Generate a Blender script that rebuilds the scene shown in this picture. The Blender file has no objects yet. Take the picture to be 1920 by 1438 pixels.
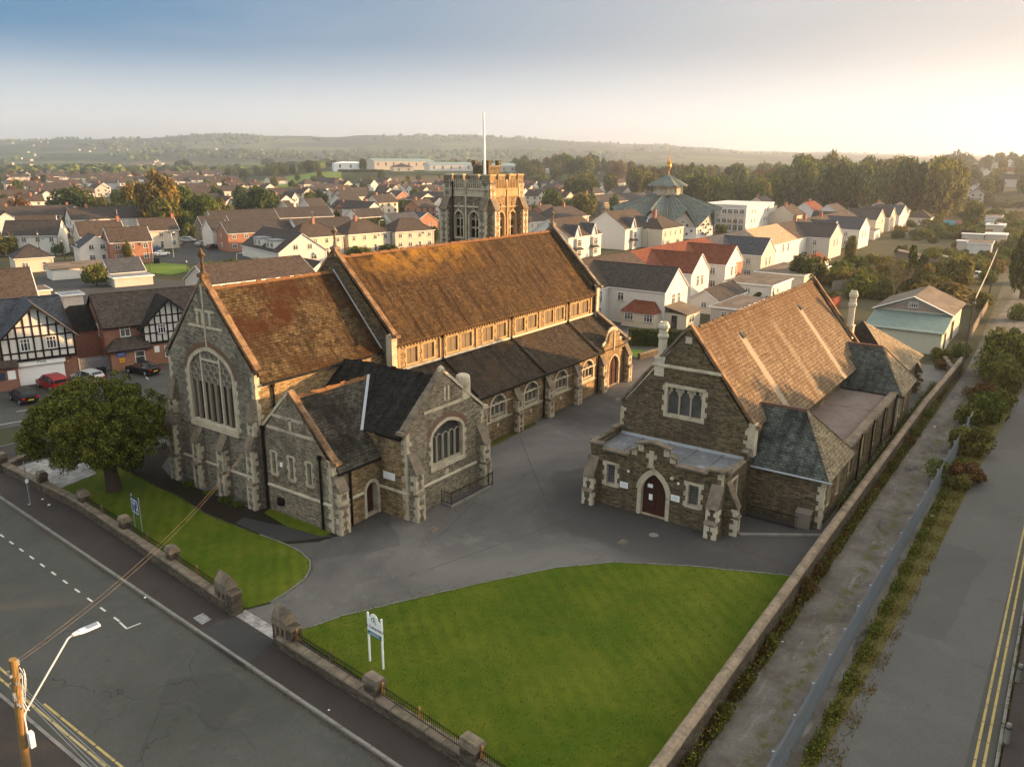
import bpy, bmesh, math, random
from mathutils import Vector, Matrix
from mathutils.geometry import tessellate_polygon
R = math.radians
rnd = random.Random(7)
S = bpy.context.scene
C = S.collection

# ------------------------------------------------------------------ camera, sky, sun, exposure
FPX, PITCH, ROLL, YAW, CAMZ = 1496.53, 0.273858458, 0.00721082, 0.616607826, 25.0
cam = bpy.data.cameras.new('camera'); camo = bpy.data.objects.new('camera', cam); C.objects.link(camo)
_fw = Vector((math.cos(YAW), math.sin(YAW), 0)); _rt = Vector((math.sin(YAW), -math.cos(YAW), 0)); _up = Vector((0, 0, 1))
_F = _fw*math.cos(PITCH) - _up*math.sin(PITCH); _U = _fw*math.sin(PITCH) + _up*math.cos(PITCH)
_r = _rt*math.cos(ROLL) + _U*math.sin(ROLL); _u = -_rt*math.sin(ROLL) + _U*math.cos(ROLL)
camo.matrix_world = Matrix(((_r.x, _u.x, -_F.x, 0), (_r.y, _u.y, -_F.y, 0), (_r.z, _u.z, -_F.z, CAMZ), (0, 0, 0, 1)))
cam.sensor_width = 36; cam.lens = 36*FPX/1920; cam.clip_start = 0.5; cam.clip_end = 30000
S.camera = camo
def at(px, py, z=0.0):
    "the point at height z that lies under a spot of the photograph (1920 wide)"
    d = _r*((px-960)/FPX) - _u*((py-719)/FPX) + _F
    t = (z-CAMZ)/d.z
    return Vector((d.x*t, d.y*t, z))
def over(px, py, g):
    "height above ground point g of the spot px,py"
    d = _r*((px-960)/FPX) - _u*((py-719)/FPX) + _F
    return CAMZ + d.z*math.hypot(g.x, g.y)/math.hypot(d.x, d.y)

SUN_AZ, SUN_EL = R(-44), R(9.2)
W = bpy.data.worlds.new('World'); S.world = W; W.use_nodes = True
wn = W.node_tree; bg = wn.nodes['Background']
sky = wn.nodes.new('ShaderNodeTexSky'); sky.sky_type = 'NISHITA'; sky.sun_disc = False
sky.sun_elevation = SUN_EL; sky.sun_rotation = math.pi/2 - SUN_AZ
sky.altitude = 50; sky.air_density = 1.0; sky.dust_density = 1.6; sky.ozone_density = 1.2
# clear-air sky above, a pale evening haze band low down that warms towards the sun's side
def _w(t, **k):
    q = wn.nodes.new('ShaderNode'+t)
    for a_, v_ in k.items(): setattr(q, a_, v_)
    return q
def _mix(f, a, b_, mode='MIX'):
    q = _w('Mix', data_type='RGBA', blend_type=mode)
    for sk, v_ in ((q.inputs[0], f), (q.inputs[6], a), (q.inputs[7], b_)):
        if isinstance(v_, bpy.types.NodeSocket): wn.links.new(v_, sk)
        elif isinstance(v_, tuple): sk.default_value = (*v_, 1)
        else: sk.default_value = v_
    return q.outputs[2]
def _rng(v_, a, b_, typ='SMOOTHSTEP'):
    q = _w('MapRange', interpolation_type=typ); wn.links.new(v_, q.inputs[0]); q.inputs[1].default_value = a; q.inputs[2].default_value = b_; return q.outputs[0]
_dir = _w('TexCoord').outputs['Generated']; _sx = _w('SeparateXYZ'); wn.links.new(_dir, _sx.inputs[0]); _el = _sx.outputs[2]
_dot = _w('VectorMath', operation='DOT_PRODUCT'); wn.links.new(_dir, _dot.inputs[0]); _dot.inputs[1].default_value = (math.cos(SUN_AZ), math.sin(SUN_AZ), 0)
_side = _rng(_dot.outputs['Value'], -.38, .76, 'SMOOTHSTEP')
_nz = _w('TexNoise'); _mp = _w('Mapping'); wn.links.new(_dir, _mp.inputs[0]); _mp.inputs['Scale'].default_value = (2.2, 2.2, 16); wn.links.new(_mp.outputs[0], _nz.inputs['Vector']); _nz.inputs['Scale'].default_value = 1.6; _nz.inputs['Detail'].default_value = 6
SKYK = 1.42
_k = lambda r_, g_, b_: (r_*SKYK, g_*SKYK, b_*SKYK)
_hz = _mix(_side, _k(.98,.93,.87), _k(1.12,1.06,.97)); _md = _mix(_side, _k(.76,.80,.81), _k(1.0,.98,.94)); _tp = _mix(_side, _k(.055,.235,.44), _k(.56,.56,.55))
_g = _mix(_rng(_el, -.01, .085), _hz, _md); _g = _mix(_rng(_el, .035, .138), _g, _tp)
_g = _mix(_rng(_nz.outputs['Fac'], .50, .78), _g, _mix(.10, _g, _k(.95,.92,.88)))
_hs = _w('HueSaturation'); wn.links.new(sky.outputs[0], _hs.inputs['Color']); _hs.inputs['Saturation'].default_value = .30; _hs.inputs['Value'].default_value = 1.10
_up_ = _mix(1.0, _hs.outputs[0], (1.05, .99, .88), 'MULTIPLY')
_fin = _mix(_rng(_el, .19, .42), _g, _up_)
wn.links.new(_fin, bg.inputs[0]); bg.inputs[1].default_value = 0.12
sl = bpy.data.lights.new('sun', 'SUN'); so = bpy.data.objects.new('sun', sl); C.objects.link(so)
sl.energy = 2.75; sl.angle = R(0.6); sl.color = (1.0, 0.57, 0.25)
_sd = Vector((math.cos(SUN_AZ)*math.cos(SUN_EL), math.sin(SUN_AZ)*math.cos(SUN_EL), math.sin(SUN_EL)))
so.rotation_euler = _sd.to_track_quat('Z', 'Y').to_euler(); so.location = (0, 0, 80)
S.view_settings.view_transform = 'Standard'; S.view_settings.look = 'None'
S.view_settings.exposure = 2.6; S.view_settings.gamma = 1
S.cycles.volume_bounces = 1; S.cycles.max_bounces = 6; S.cycles.transparent_max_bounces = 6

# ------------------------------------------------------------------ mesh helpers
_kids = {}
class MB:
    def __init__(s): s.v = []; s.f = []; s.m = []; s.keep = {}
    def poly(s, pts, m=0):
        i = len(s.v); s.v += [tuple(p) for p in pts]; s.f.append(tuple(range(i, i+len(pts)))); s.m.append(m); return s
    def box(s, x0, y0, z0, x1, y1, z1, m=0):
        if x0 > x1: x0, x1 = x1, x0
        if y0 > y1: y0, y1 = y1, y0
        if z0 > z1: z0, z1 = z1, z0
        i = len(s.v)
        s.v += [(x0,y0,z0),(x1,y0,z0),(x1,y1,z0),(x0,y1,z0),(x0,y0,z1),(x1,y0,z1),(x1,y1,z1),(x0,y1,z1)]
        for q in ((0,3,2,1),(4,5,6,7),(0,1,5,4),(1,2,6,5),(2,3,7,6),(3,0,4,7)):
            s.f.append(tuple(i+k for k in q)); s.m.append(m)
        return s
    def prism(s, pts, ext, m=0, mcap=None):
        "polygon pts (3-D, counter-clockwise seen from outside = against ext) swept by ext"
        e = Vector(ext); a = [Vector(p) for p in pts]; b = [p+e for p in a]; n = len(a)
        s.poly(a, m if mcap is None else mcap); s.poly(b[::-1], m if mcap is None else mcap)
        for k in range(n):
            j = (k+1) % n; s.poly([a[j], a[k], b[k], b[j]], m)
        return s
    def beam(s, p, q, w, h, m=0, up=(0,0,1)):
        "bar from p to q, w wide across, h thick"
        p = Vector(p); q = Vector(q); d = (q-p).normalized(); sd = d.cross(Vector(up))
        if sd.length < 1e-4: sd = d.cross(Vector((1,0,0)))
        sd.normalize(); un = sd.cross(d).normalized()
        o = [sd*(w/2)*a + un*(h/2)*b for a, b in ((-1,-1),(1,-1),(1,1),(-1,1))]
        i = len(s.v); s.v += [tuple(p+x) for x in o] + [tuple(q+x) for x in o]
        for k in ((3,2,1,0),(4,5,6,7),(0,1,5,4),(1,2,6,5),(2,3,7,6),(3,0,4,7)):
            s.f.append(tuple(i+j for j in k)); s.m.append(m)
        return s
    def cyl(s, p, q, r0, r1=None, n=10, m=0, cap=True):
        p = Vector(p); q = Vector(q); r1 = r0 if r1 is None else r1
        d = (q-p).normalized(); a = d.orthogonal().normalized(); b = d.cross(a)
        i = len(s.v)
        for c, r in ((p, r0), (q, r1)):
            for k in range(n):
                t = 2*math.pi*k/n; s.v.append(tuple(c + a*(r*math.cos(t)) + b*(r*math.sin(t))))
        for k in range(n):
            j = (k+1) % n; s.f.append((i+k, i+j, i+n+j, i+n+k)); s.m.append(m)
        if cap:
            s.f.append(tuple(i+k for k in range(n))[::-1]); s.m.append(m)
            s.f.append(tuple(i+n+k for k in range(n))); s.m.append(m)
        return s
    def tube(s, pts, r, n=6, m=0):
        for a, b in zip(pts[:-1], pts[1:]): s.cyl(a, b, r, r, n, m)
        return s
    def lathe(s, c, prof, n=12, m=0):
        c = Vector(c); i = len(s.v)
        for r, z in prof:
            for k in range(n):
                t = 2*math.pi*k/n + math.pi/n; s.v.append((c.x+r*math.cos(t), c.y+r*math.sin(t), c.z+z))
        for a in range(len(prof)-1):
            for k in range(n):
                j = (k+1) % n; s.f.append((i+a*n+k, i+a*n+j, i+(a+1)*n+j, i+(a+1)*n+k)); s.m.append(m)
        return s
    def face(s, O, U, outer, holes=(), depth=0.25, m=0, mr=None, Vv=(0,0,1)):
        "flat wall through O along U and Vv, outline outer (u,v), openings holes with reveals going in by depth"
        O = Vector(O); U = Vector(U).normalized(); Vv = Vector(Vv).normalized(); n = U.cross(Vv)
        loops = [outer] + list(holes)
        flat = [p for l in loops for p in l]
        i = len(s.v); s.v += [tuple(O + U*a + Vv*b) for a, b in flat]
        for t in tessellate_polygon([[Vector((a, b, 0)) for a, b in l] for l in loops]):
            t = list(t)
            a, b, c = (Vector((*flat[k], 0)) for k in t)
            cr = (b-a).cross(c-a).z
            if abs(cr) < 1e-9: continue
            if cr < 0: t = t[::-1]
            s.f.append(tuple(i+k for k in t)); s.m.append(m)
        for h in holes:
            k = len(h)
            ar = sum(h[j][0]*h[(j+1) % k][1] - h[(j+1) % k][0]*h[j][1] for j in range(k))
            hh = h if ar > 0 else h[::-1]
            for j in range(k):
                a = O + U*hh[j][0] + Vv*hh[j][1]; b = O + U*hh[(j+1) % k][0] + Vv*hh[(j+1) % k][1]
                s.poly([b, a, a - n*depth, b - n*depth][::-1], m if mr is None else mr)
        return s
    def ring(s, O, U, inner, outer, proud=0.03, m=0, back=0.0):
        "flat border between two outlines of equal length, standing proud of the wall"
        O = Vector(O); U = Vector(U).normalized(); n = U.cross(Vector((0,0,1))); k = len(inner)
        P = lambda q, d: O + U*q[0] + Vector((0,0,q[1])) + n*d
        for j in range(k-1):
            a, b, c, d = inner[j], inner[j+1], outer[j+1], outer[j]
            s.poly([P(a,proud),P(d,proud),P(c,proud),P(b,proud)], m)
            s.poly([P(d,proud),P(d,-back-.001),P(c,-back-.001),P(c,proud)], m)
            s.poly([P(a,-back),P(a,proud),P(b,proud),P(b,-back)], m)
        return s
    def build(s, name, mats, parent=None, smooth=False, local=False, loc=None, recalc=True):
        me = bpy.data.meshes.new(name); me.from_pydata(s.v, [], s.f)
        if not isinstance(mats, (list, tuple)): mats = [mats]
        for k in mats: me.materials.append(k)
        me.polygons.foreach_set('material_index', s.m)
        if recalc:
            bm = bmesh.new(); bm.from_mesh(me); bmesh.ops.recalc_face_normals(bm, faces=bm.faces); bm.to_mesh(me); bm.free()
        uv = me.uv_layers.new(name='UVMap'); data = [0.0]*(2*len(me.loops)); vs = me.vertices
        for p in me.polygons:
            n = p.normal; t = Vector((-n.y, n.x, 0))
            t = t.normalized() if t.length > 1e-3 else Vector((1, 0, 0))
            b = n.cross(t)
            for li in p.loop_indices:
                q = vs[me.loops[li].vertex_index].co; data[2*li] = q.dot(t); data[2*li+1] = q.dot(b)
        uv.data.foreach_set('uv', data)
        if smooth: me.polygons.foreach_set('use_smooth', [True]*len(me.polygons))
        o = bpy.data.objects.new(name, me); C.objects.link(o)
        if parent is not None:
            o.parent = parent; _kids.setdefault(parent.name, []).append(o)
            if not local: o.location = -origin(parent)
        if loc is not None: o.location = loc
        return o
def origin(o):
    v = Vector(o.location)
    while o.parent: o = o.parent; v += o.location
    return v
def tag(o, label=None, cat=None, group=None, kind=None):
    if label: o['label'] = label
    if cat: o['category'] = cat
    if group: o['group'] = group
    if kind: o['kind'] = kind
    return o
def thing(name, label, cat, loc=(0,0,0), rz=0.0, group=None):
    o = bpy.data.objects.new(name, None); C.objects.link(o); o.location = loc; o.rotation_euler = (0, 0, rz)
    o.empty_display_size = 0.3
    return tag(o, label, cat, group)
def dup(o, parent=None):
    c = o.copy(); C.objects.link(c)
    if parent is not None: c.parent = parent; _kids.setdefault(parent.name, []).append(c)
    for ch in list(_kids.get(o.name, [])): dup(ch, c)
    return c
def place(o, loc, rz=0.0, sc=1.0, label=None, cat=None, group=None):
    o.location = loc; o.rotation_euler = (0, 0, rz); o.scale = (sc, sc, sc) if not isinstance(sc, tuple) else sc
    return tag(o, label, cat, group)
def pt_arch(u0, u1, z0, zs, zt, n=8, t1=70):
    "outline of a pointed opening, from bottom right counter-clockwise"
    w = (u1-u0)/2; uc = (u0+u1)/2; T = R(t1); k = 1-math.cos(T)
    left = [(u0 + w*(1-math.cos(T*j/n))/k, zs + (zt-zs)*math.sin(T*j/n)/math.sin(T)) for j in range(n+1)]
    right = [(2*uc-a, b) for a, b in left[:-1]]
    return [(u0, z0), (u1, z0)] + right + left[::-1]
def rect(u0, z0, u1, z1): return [(u0, z0), (u1, z0), (u1, z1), (u0, z1)]
def grow(pts, d, bottom=True):
    "outline pushed outwards by d"
    n = len(pts); out = []
    ar = sum(pts[j][0]*pts[(j+1) % n][1] - pts[(j+1) % n][0]*pts[j][1] for j in range(n)); sg = 1 if ar > 0 else -1
    for j in range(n):
        p, q, r = Vector(pts[j-1]), Vector(pts[j]), Vector(pts[(j+1) % n])
        e1 = (q-p).normalized(); e2 = (r-q).normalized()
        n1 = Vector((e1.y, -e1.x))*sg; n2 = Vector((e2.y, -e2.x))*sg
        b = (n1+n2); L = b.length_squared
        out.append(tuple(q + b*(2*d/max(L, .7))) if L > 1e-6 else tuple(q+n1*d))
    return out
# ------------------------------------------------------------------ procedural materials
class NT:
    def __init__(s, name):
        s.mat = bpy.data.materials.new(name); s.mat.use_nodes = True
        s.t = s.mat.node_tree; s.n = s.t.nodes; s.b = s.n['Principled BSDF']
        s.b.inputs['Specular IOR Level'].default_value = 0.08
    def new(s, typ, **kw):
        k = s.n.new('ShaderNode'+typ)
        for a, v in kw.items(): setattr(k, a, v)
        return k
    def put(s, sock, v):
        if isinstance(v, bpy.types.NodeSocket): s.t.links.new(v, sock)
        elif isinstance(v, (tuple, list)) and len(v) == 3 and len(sock.default_value) == 4: sock.default_value = (*v, 1)
        else: sock.default_value = v
    def pos(s): return s.new('NewGeometry').outputs['Position']
    def uv(s): return s.new('UVMap', uv_map='UVMap').outputs[0]
    def scale(s, vec, k):
        m = s.new('Mapping'); s.put(m.inputs['Vector'], vec); m.inputs['Scale'].default_value = k if isinstance(k, tuple) else (k, k, k); return m.outputs[0]
    def noise(s, vec, scale=1, detail=4, rough=.6, dist=0, col=False):
        k = s.new('TexNoise'); s.put(k.inputs['Vector'], vec); k.inputs['Scale'].default_value = scale
        k.inputs['Detail'].default_value = detail; k.inputs['Roughness'].default_value = rough; k.inputs['Distortion'].default_value = dist
        return k.outputs['Color' if col else 'Fac']
    def vor(s, vec, scale=1, feat='F1', col=False):
        k = s.new('TexVoronoi', feature=feat); s.put(k.inputs['Vector'], vec); k.inputs['Scale'].default_value = scale
        return k.outputs['Color' if col else 'Distance']
    def brick(s, vec, w, h, c1, c2, mortar, ms=.015, bias=0.0, off=.5, squash=1.0):
        k = s.new('TexBrick'); s.put(k.inputs['Vector'], vec); k.inputs['Scale'].default_value = 1
        s.put(k.inputs['Color1'], c1); s.put(k.inputs['Color2'], c2); s.put(k.inputs['Mortar'], mortar)
        k.inputs['Mortar Size'].default_value = ms; k.inputs['Brick Width'].default_value = w; k.inputs['Row Height'].default_value = h
        k.inputs['Bias'].default_value = bias; k.inputs['Mortar Smooth'].default_value = .3; k.offset = off
        return k.outputs['Color'], k.outputs['Fac']
    def ramp(s, fac, a, b):
        k = s.new('MapRange', clamp=True); s.put(k.inputs[0], fac); k.inputs[1].default_value = a; k.inputs[2].default_value = b
        return k.outputs[0]
    def mix(s, f, a, b, mode='MIX'):
        k = s.new('Mix', data_type='RGBA', blend_type=mode); s.put(k.inputs[0], f); s.put(k.inputs[6], a); s.put(k.inputs[7], b); return k.outputs[2]
    def math(s, op, a, b=0.0):
        k = s.new('Math', operation=op); s.put(k.inputs[0], a); s.put(k.inputs[1], b); return k.outputs[0]
    def add(s, a, b):
        k = s.new('VectorMath', operation='ADD'); s.put(k.inputs[0], a); s.put(k.inputs[1], b); return k.outputs[0]
    def rand(s): return s.new('ObjectInfo').outputs['Random']
    def wob(s, vec, scale, amt):
        "vector disturbed by noise"
        k = s.new('VectorMath', operation='SCALE'); c = s.new('VectorMath', operation='SUBTRACT')
        s.put(c.inputs[0], s.noise(vec, scale, 2, col=True)); c.inputs[1].default_value = (.5, .5, .5)
        s.t.links.new(c.outputs[0], k.inputs[0]); k.inputs['Scale'].default_value = amt
        return s.add(vec, k.outputs[0])
    def sep(s, vec, i):
        k = s.new('SeparateXYZ'); s.put(k.inputs[0], vec); return k.outputs[i]
    def out(s, col, rough=.85, bump=None, strength=.4, dist=.02, metal=0.0, spec=None):
        s.put(s.b.inputs['Base Color'], col); s.put(s.b.inputs['Roughness'], rough); s.b.inputs['Metallic'].default_value = metal
        if spec is not None: s.b.inputs['Specular IOR Level'].default_value = spec
        if bump is not None:
            k = s.new('Bump'); s.put(k.inputs['Height'], bump); k.inputs['Strength'].default_value = strength; k.inputs['Distance'].default_value = dist
            s.t.links.new(k.outputs[0], s.b.inputs['Normal'])
        return s.mat
def stone(name, c1, c2, mortar, w=.32, h=.125, dirt=(.05,.045,.04), damt=.55, moss=None):
    n = NT(name); p = n.pos(); uv = n.wob(n.wob(n.uv(), 1.2, .10), 5, .05)
    c, f = n.brick(uv, w, h, c1, c2, mortar, .026)
    v = n.vor(n.scale(n.uv(), (1/w, 1/h, 1)), 1.0, col=True)
    c = n.mix(.4, c, n.mix(n.sep(v, 0), tuple(x*.4 for x in c1), tuple(min(1, x*1.55) for x in c2)))
    c = n.mix(n.math('MULTIPLY', n.ramp(n.noise(p, .35, 5, .7), .45, .72), damt), c, dirt)
    st = n.noise(n.scale(p, (1.3, 1.3, .12)), 1, 4, .7)
    c = n.mix(n.math('MULTIPLY', n.ramp(st, .52, .74), min(1, damt*1.3)), c, dirt)
    if moss: c = n.mix(n.ramp(n.noise(p, 1.7, 5, .7), .58, .75), c, moss)
    return n.out(c, .92, n.math('SUBTRACT', n.noise(n.uv(), 9, 4), f), 1.0, .05)
def dressed(name, c=(.47,.41,.30), d=(.17,.145,.105), a=.48, b=.75):
    n = NT(name); p = n.pos()
    k = n.mix(n.ramp(n.noise(p, 1.1, 6, .7), a, b), c, d)
    k = n.mix(n.ramp(n.noise(p, 7, 4, .7), .5, .8), k, tuple(x*.6 for x in c))
    k = n.mix(n.math('MULTIPLY', n.ramp(n.noise(p, 4.5, 3), .62, .7), .5), k, (.34,.24,.09))
    return n.out(k, .9, n.noise(p, 14, 4), .4, .02)
def slate(name, c1, c2, gap, w=.34, h=.24, lichen=None, lamt=(.5, .7), streak=None, samt=(.5, .75), ridge=None, ms=.032, rough=.85):
    n = NT(name); p = n.pos(); uv = n.wob(n.uv(), 3, .05)
    c, f = n.brick(uv, w, h, c1, c2, gap, ms)
    v = n.vor(n.scale(n.uv(), (1/w, 1/h, 1)), 1.0, col=True)
    c = n.mix(.4, c, n.mix(n.sep(v, 0), tuple(x*.5 for x in c1), tuple(min(1, x*1.6) for x in c2)))
    if streak:
        c = n.mix(n.ramp(n.noise(n.scale(n.uv(), (1.1, .10, 1)), 1.6, 5, .7), *samt), c, streak)
    if lichen:
        c = n.mix(n.ramp(n.noise(p, .22, 6, .72), *lamt), c, lichen)
    c = n.mix(n.math('MULTIPLY', n.ramp(n.noise(p, 6, 4, .7), .55, .8), .45), c, tuple(x*.4 for x in c1))
    saw = n.math('FRACT', n.math('DIVIDE', n.sep(uv, 1), h))
    return n.out(c, rough, n.math('SUBTRACT', n.math('MULTIPLY', saw, -.8), f), .6, .03)
def plain(name, c, rough=.7, var=.25, sc=1.5, metal=0.0, dirt=None, spec=None):
    n = NT(name); p = n.pos()
    k = n.mix(n.noise(p, sc, 5, .7), tuple(x*(1-var) for x in c), tuple(min(1, x*(1+var)) for x in c))
    if dirt: k = n.mix(n.ramp(n.noise(n.scale(p, (1, 1, .3)), .9, 5, .7), .52, .8), k, dirt)
    return n.out(k, rough, None, metal=metal, spec=spec)
def render_wall(name, c, dirt=(.30,.28,.24)):
    n = NT(name); p = n.pos()
    k = n.mix(n.noise(p, .7, 5, .7), tuple(x*.9 for x in c), tuple(min(.9, x*1.06) for x in c))
    k = n.mix(n.math('MULTIPLY', n.ramp(n.noise(n.scale(p, (1.5, 1.5, .2)), 1, 5, .75), .55, .85), .6), k, dirt)
    return n.out(k, .9, n.noise(p, 25, 3), .25, .01)
def bricks(name, c1, c2, mortar=(.30,.26,.22)):
    n = NT(name); c, f = n.brick(n.uv(), .225, .075, c1, c2, mortar, .008)
    c = n.mix(n.math('MULTIPLY', n.ramp(n.noise(n.pos(), .8, 5, .7), .5, .8), .5), c, tuple(x*.5 for x in c1))
    return n.out(c, .9, f, -.2, .01)
def glassy(name, c=(.03,.035,.04), rough=.12, curtain=None):
    n = NT(name); p = n.pos()
    k = n.mix(n.ramp(n.noise(p, .6, 3), .4, .6), c, curtain or tuple(x*2.2 for x in c))
    return n.out(k, rough, spec=.5)
def road(name, a, b, crack=True, wear=(.12,.11,.10), stain=(.02,.02,.02), sc=.12):
    n = NT(name); p = n.pos()
    c = n.mix(n.ramp(n.noise(p, sc, 6, .65, .5), .35, .65), a, b)
    c = n.mix(n.math('MULTIPLY', n.ramp(n.noise(p, sc*4, 6, .75), .55, .8), .7), c, wear)
    c = n.mix(n.math('MULTIPLY', n.ramp(n.noise(p, sc*6+.2, 5, .7), .6, .8), .6), c, stain)
    c = n.mix(n.math('MULTIPLY', n.ramp(n.noise(p, 14, 3, .8), .35, .7), .45), c, tuple(x*.5 for x in a))
    pc = n.vor(n.wob(p, .3, 1.5), .11, col=True); c = n.mix(n.math('MULTIPLY', n.ramp(n.sep(pc, 0), .78, .80), .32), c, tuple(x*.62 for x in a)); c = n.mix(n.math('MULTIPLY', n.ramp(n.noise(p, 2.2, 5, .8), .60, .72), .4), c, stain)
    if crack:
        e = n.vor(n.wob(p, .8, 1.3), .085, 'DISTANCE_TO_EDGE')
        c = n.mix(n.math('MULTIPLY', n.math('MULTIPLY', n.ramp(e, .0022, .0), n.ramp(n.noise(p, .09, 2), .45, .6)), .7), c, (.012,.012,.012))
    return n.out(c, .88, n.noise(p, 30, 3), .3, .01, spec=.2)
def grass(name, a, b, dry, stripe=None, sc=1.0):
    n = NT(name); p = n.pos()
    c = n.mix(n.noise(p, 1.6*sc, 6, .75), a, b)
    c = n.mix(n.math('MULTIPLY', n.ramp(n.noise(p, .55*sc, 6, .75, .6), .5, .75), .7), c, dry)
    c = n.mix(n.math('MULTIPLY', n.ramp(n.noise(n.scale(p, (6, 6, 1)), 2, 3, .8), .4, .75), .6), c, tuple(x*.35 for x in a))
    c = n.mix(n.math('MULTIPLY', n.ramp(n.noise(p, .16*sc, 4, .7), .40, .64), .85), c, tuple((x+y)*.5 for x, y in zip(b, dry)))
    c = n.mix(n.math('MULTIPLY', n.ramp(n.vor(n.wob(p, 2, .6), 1.1), .28, .05), .35), c, tuple(x*.5 for x in a))
    if stripe:
        m = n.new('Mapping'); n.put(m.inputs['Vector'], p); m.inputs['Rotation'].default_value = (0, 0, R(stripe))
        wv = n.new('TexWave'); n.put(wv.inputs['Vector'], m.outputs[0]); wv.inputs['Scale'].default_value = .36; wv.inputs['Distortion'].default_value = 2.0; wv.inputs['Detail'].default_value = 3
        c = n.mix(n.math('MULTIPLY', n.math('MULTIPLY', n.ramp(wv.outputs['Fac'], .3, .8), n.ramp(n.noise(p, .25, 4, .7), .3, .7)), .34), c, tuple(x*.6 for x in a))
    return n.out(c, .95, n.noise(p, 12, 5, .8), .9, .06, spec=.1)
def leafy(name, a, b, tr=.25, sc=.5):
    n = NT(name); p = n.pos()
    c = n.mix(n.ramp(n.noise(p, sc, 3, .6), .35, .65), a, b)
    c = n.mix(n.math('MULTIPLY', n.rand(), .4), c, tuple(x*.55 for x in a))
    isl = n.new('NewGeometry').outputs['Random Per Island']; c = n.mix(n.ramp(isl, .55, .15), c, tuple(x*.32 for x in a)); c = n.mix(n.math('MULTIPLY', n.ramp(isl, .72, 1.0), .75), c, tuple(min(.6, x*1.75) for x in b))
    n.out(c, .75, spec=.15)
    t = n.new('BsdfTranslucent'); n.put(t.inputs[0], c); mx = n.new('MixShader'); mx.inputs[0].default_value = tr
    n.t.links.new(n.b.outputs[0], mx.inputs[1]); n.t.links.new(t.outputs[0], mx.inputs[2])
    n.t.links.new(mx.outputs[0], n.n['Material Output'].inputs[0])
    return n.mat
M = {}
M['stone'] = stone('rubble_stone', (.19,.163,.115), (.34,.29,.205), (.060,.050,.036))
M['stone_blue'] = stone('grey_rubble_stone', (.185,.168,.130), (.33,.295,.225), (.058,.052,.040))
M['stone_dark'] = stone('dark_rubble_stone', (.090,.070,.042), (.21,.163,.096), (.020,.016,.011), moss=(.05,.055,.03))
M['stone_tan_sun'] = stone('sun_tinted_tan_rubble', (.22,.155,.082), (.41,.29,.155), (.055,.039,.022), damt=.5)  # sun's gold put into this tan for the clerestory and tower side
M['wallstone'] = stone('boundary_stone', (.085,.072,.055), (.15,.122,.088), (.035,.03,.024), moss=(.055,.06,.025))
M['dress'] = dressed('dressed_stone')
M['dress_pale'] = dressed('pale_dressed_stone', (.52,.47,.36), (.24,.21,.16), .55, .8)
M['dress_dark'] = dressed('weathered_coping_stone', (.21,.17,.125), (.075,.064,.05), .4, .68)
M['wall_coping'] = dressed('lane_wall_coping_stone', (.27,.21,.15), (.10,.082,.06), .42, .7)
M['coping_orange'] = dressed('orange_coping_stone', (.23,.145,.082), (.075,.050,.032), .40, .62)  # orange-brown stone for copings, kneelers and the chancel finial
M['quoin_red'] = plain('red_relieving_brick', (.15,.09,.065), .9, .4, 4)
M['roof_nave'] = slate('nave_slate', (.044,.026,.011), (.082,.050,.021), (.008,.006,.004), .30, .22, (.15,.092,.020), (.60,.78), (.018,.010,.005), (.44,.66))
_m = M['roof_nave'].node_tree; _b = _m.nodes['Principled BSDF']; _src = _b.inputs['Base Color'].links[0].from_socket
class _X(NT):
    def __init__(s, mat): s.mat = mat; s.t = mat.node_tree; s.n = s.t.nodes; s.b = s.n['Principled BSDF']
n = _X(M['roof_nave']); p = n.pos(); zz = n.sep(p, 2); xx = n.math('ABSOLUTE', n.math('SUBTRACT', n.sep(p, 0), 57.0))
k_ = n.math('MULTIPLY', n.math('MULTIPLY', n.ramp(zz, 14.2, 16.3), n.ramp(xx, 11, 4)), n.ramp(n.noise(p, .55, 5, .7), .42, .62))
n.put(n.b.inputs['Base Color'], n.mix(n.math('MULTIPLY', k_, .8), _src, (.26,.135,.020)))
M['roof_chancel'] = slate('chancel_slate', (.036,.024,.011), (.092,.066,.034), (.006,.005,.003), .36, .25, (.034,.013,.005), (.44,.60), (.010,.007,.004), (.48,.7))
M['roof_aisle'] = slate('aisle_slate', (.030,.024,.018), (.060,.048,.034), (.008,.007,.006), .34, .24, (.055,.036,.018), (.5,.7), (.014,.012,.010), (.45,.7))
M['roof_dark'] = slate('dark_slate', (.014,.0135,.013), (.036,.033,.029), (.005,.005,.005), .34, .24, (.024,.020,.015), (.55,.75), (.007,.007,.007), (.4,.7))
M['roof_vestry'] = slate('vestry_slate', (.042,.038,.031), (.098,.088,.068), (.009,.009,.008), .36, .25, (.014,.013,.011), (.44,.66), (.018,.016,.013), (.5,.75))
M['roof_wing'] = slate('green_grey_slate', (.050,.062,.057), (.105,.118,.104), (.012,.014,.013), .32, .22, (.012,.013,.013), (.50,.66), (.024,.027,.027), (.45,.7))
M['roof_wing_tan'] = slate('tan_slate', (.155,.125,.080), (.25,.205,.135), (.045,.035,.022), .36, .26, (.17,.12,.07), (.5,.75))
M['ridge_tile'] = plain('terracotta_ridge_tile', (.15,.078,.036), .85, .4, 3)
M['lead'] = plain('lead_sheet', (.17,.175,.185), .5, .35, 1.2, dirt=(.42,.43,.45))
M['lead_white'] = plain('white_flashing', (.38,.41,.43), .5, .2, 2, dirt=(.25,.26,.27))
M['felt'] = plain('brown_roof_felt', (.175,.14,.12), .9, .2, .6, dirt=(.075,.05,.04))
M['black_iron'] = plain('black_painted_iron', (.012,.012,.012), .5, .2)
M['gold'] = plain('gilded_iron', (.55,.30,.09), .4, .3, 9, .6)
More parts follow.
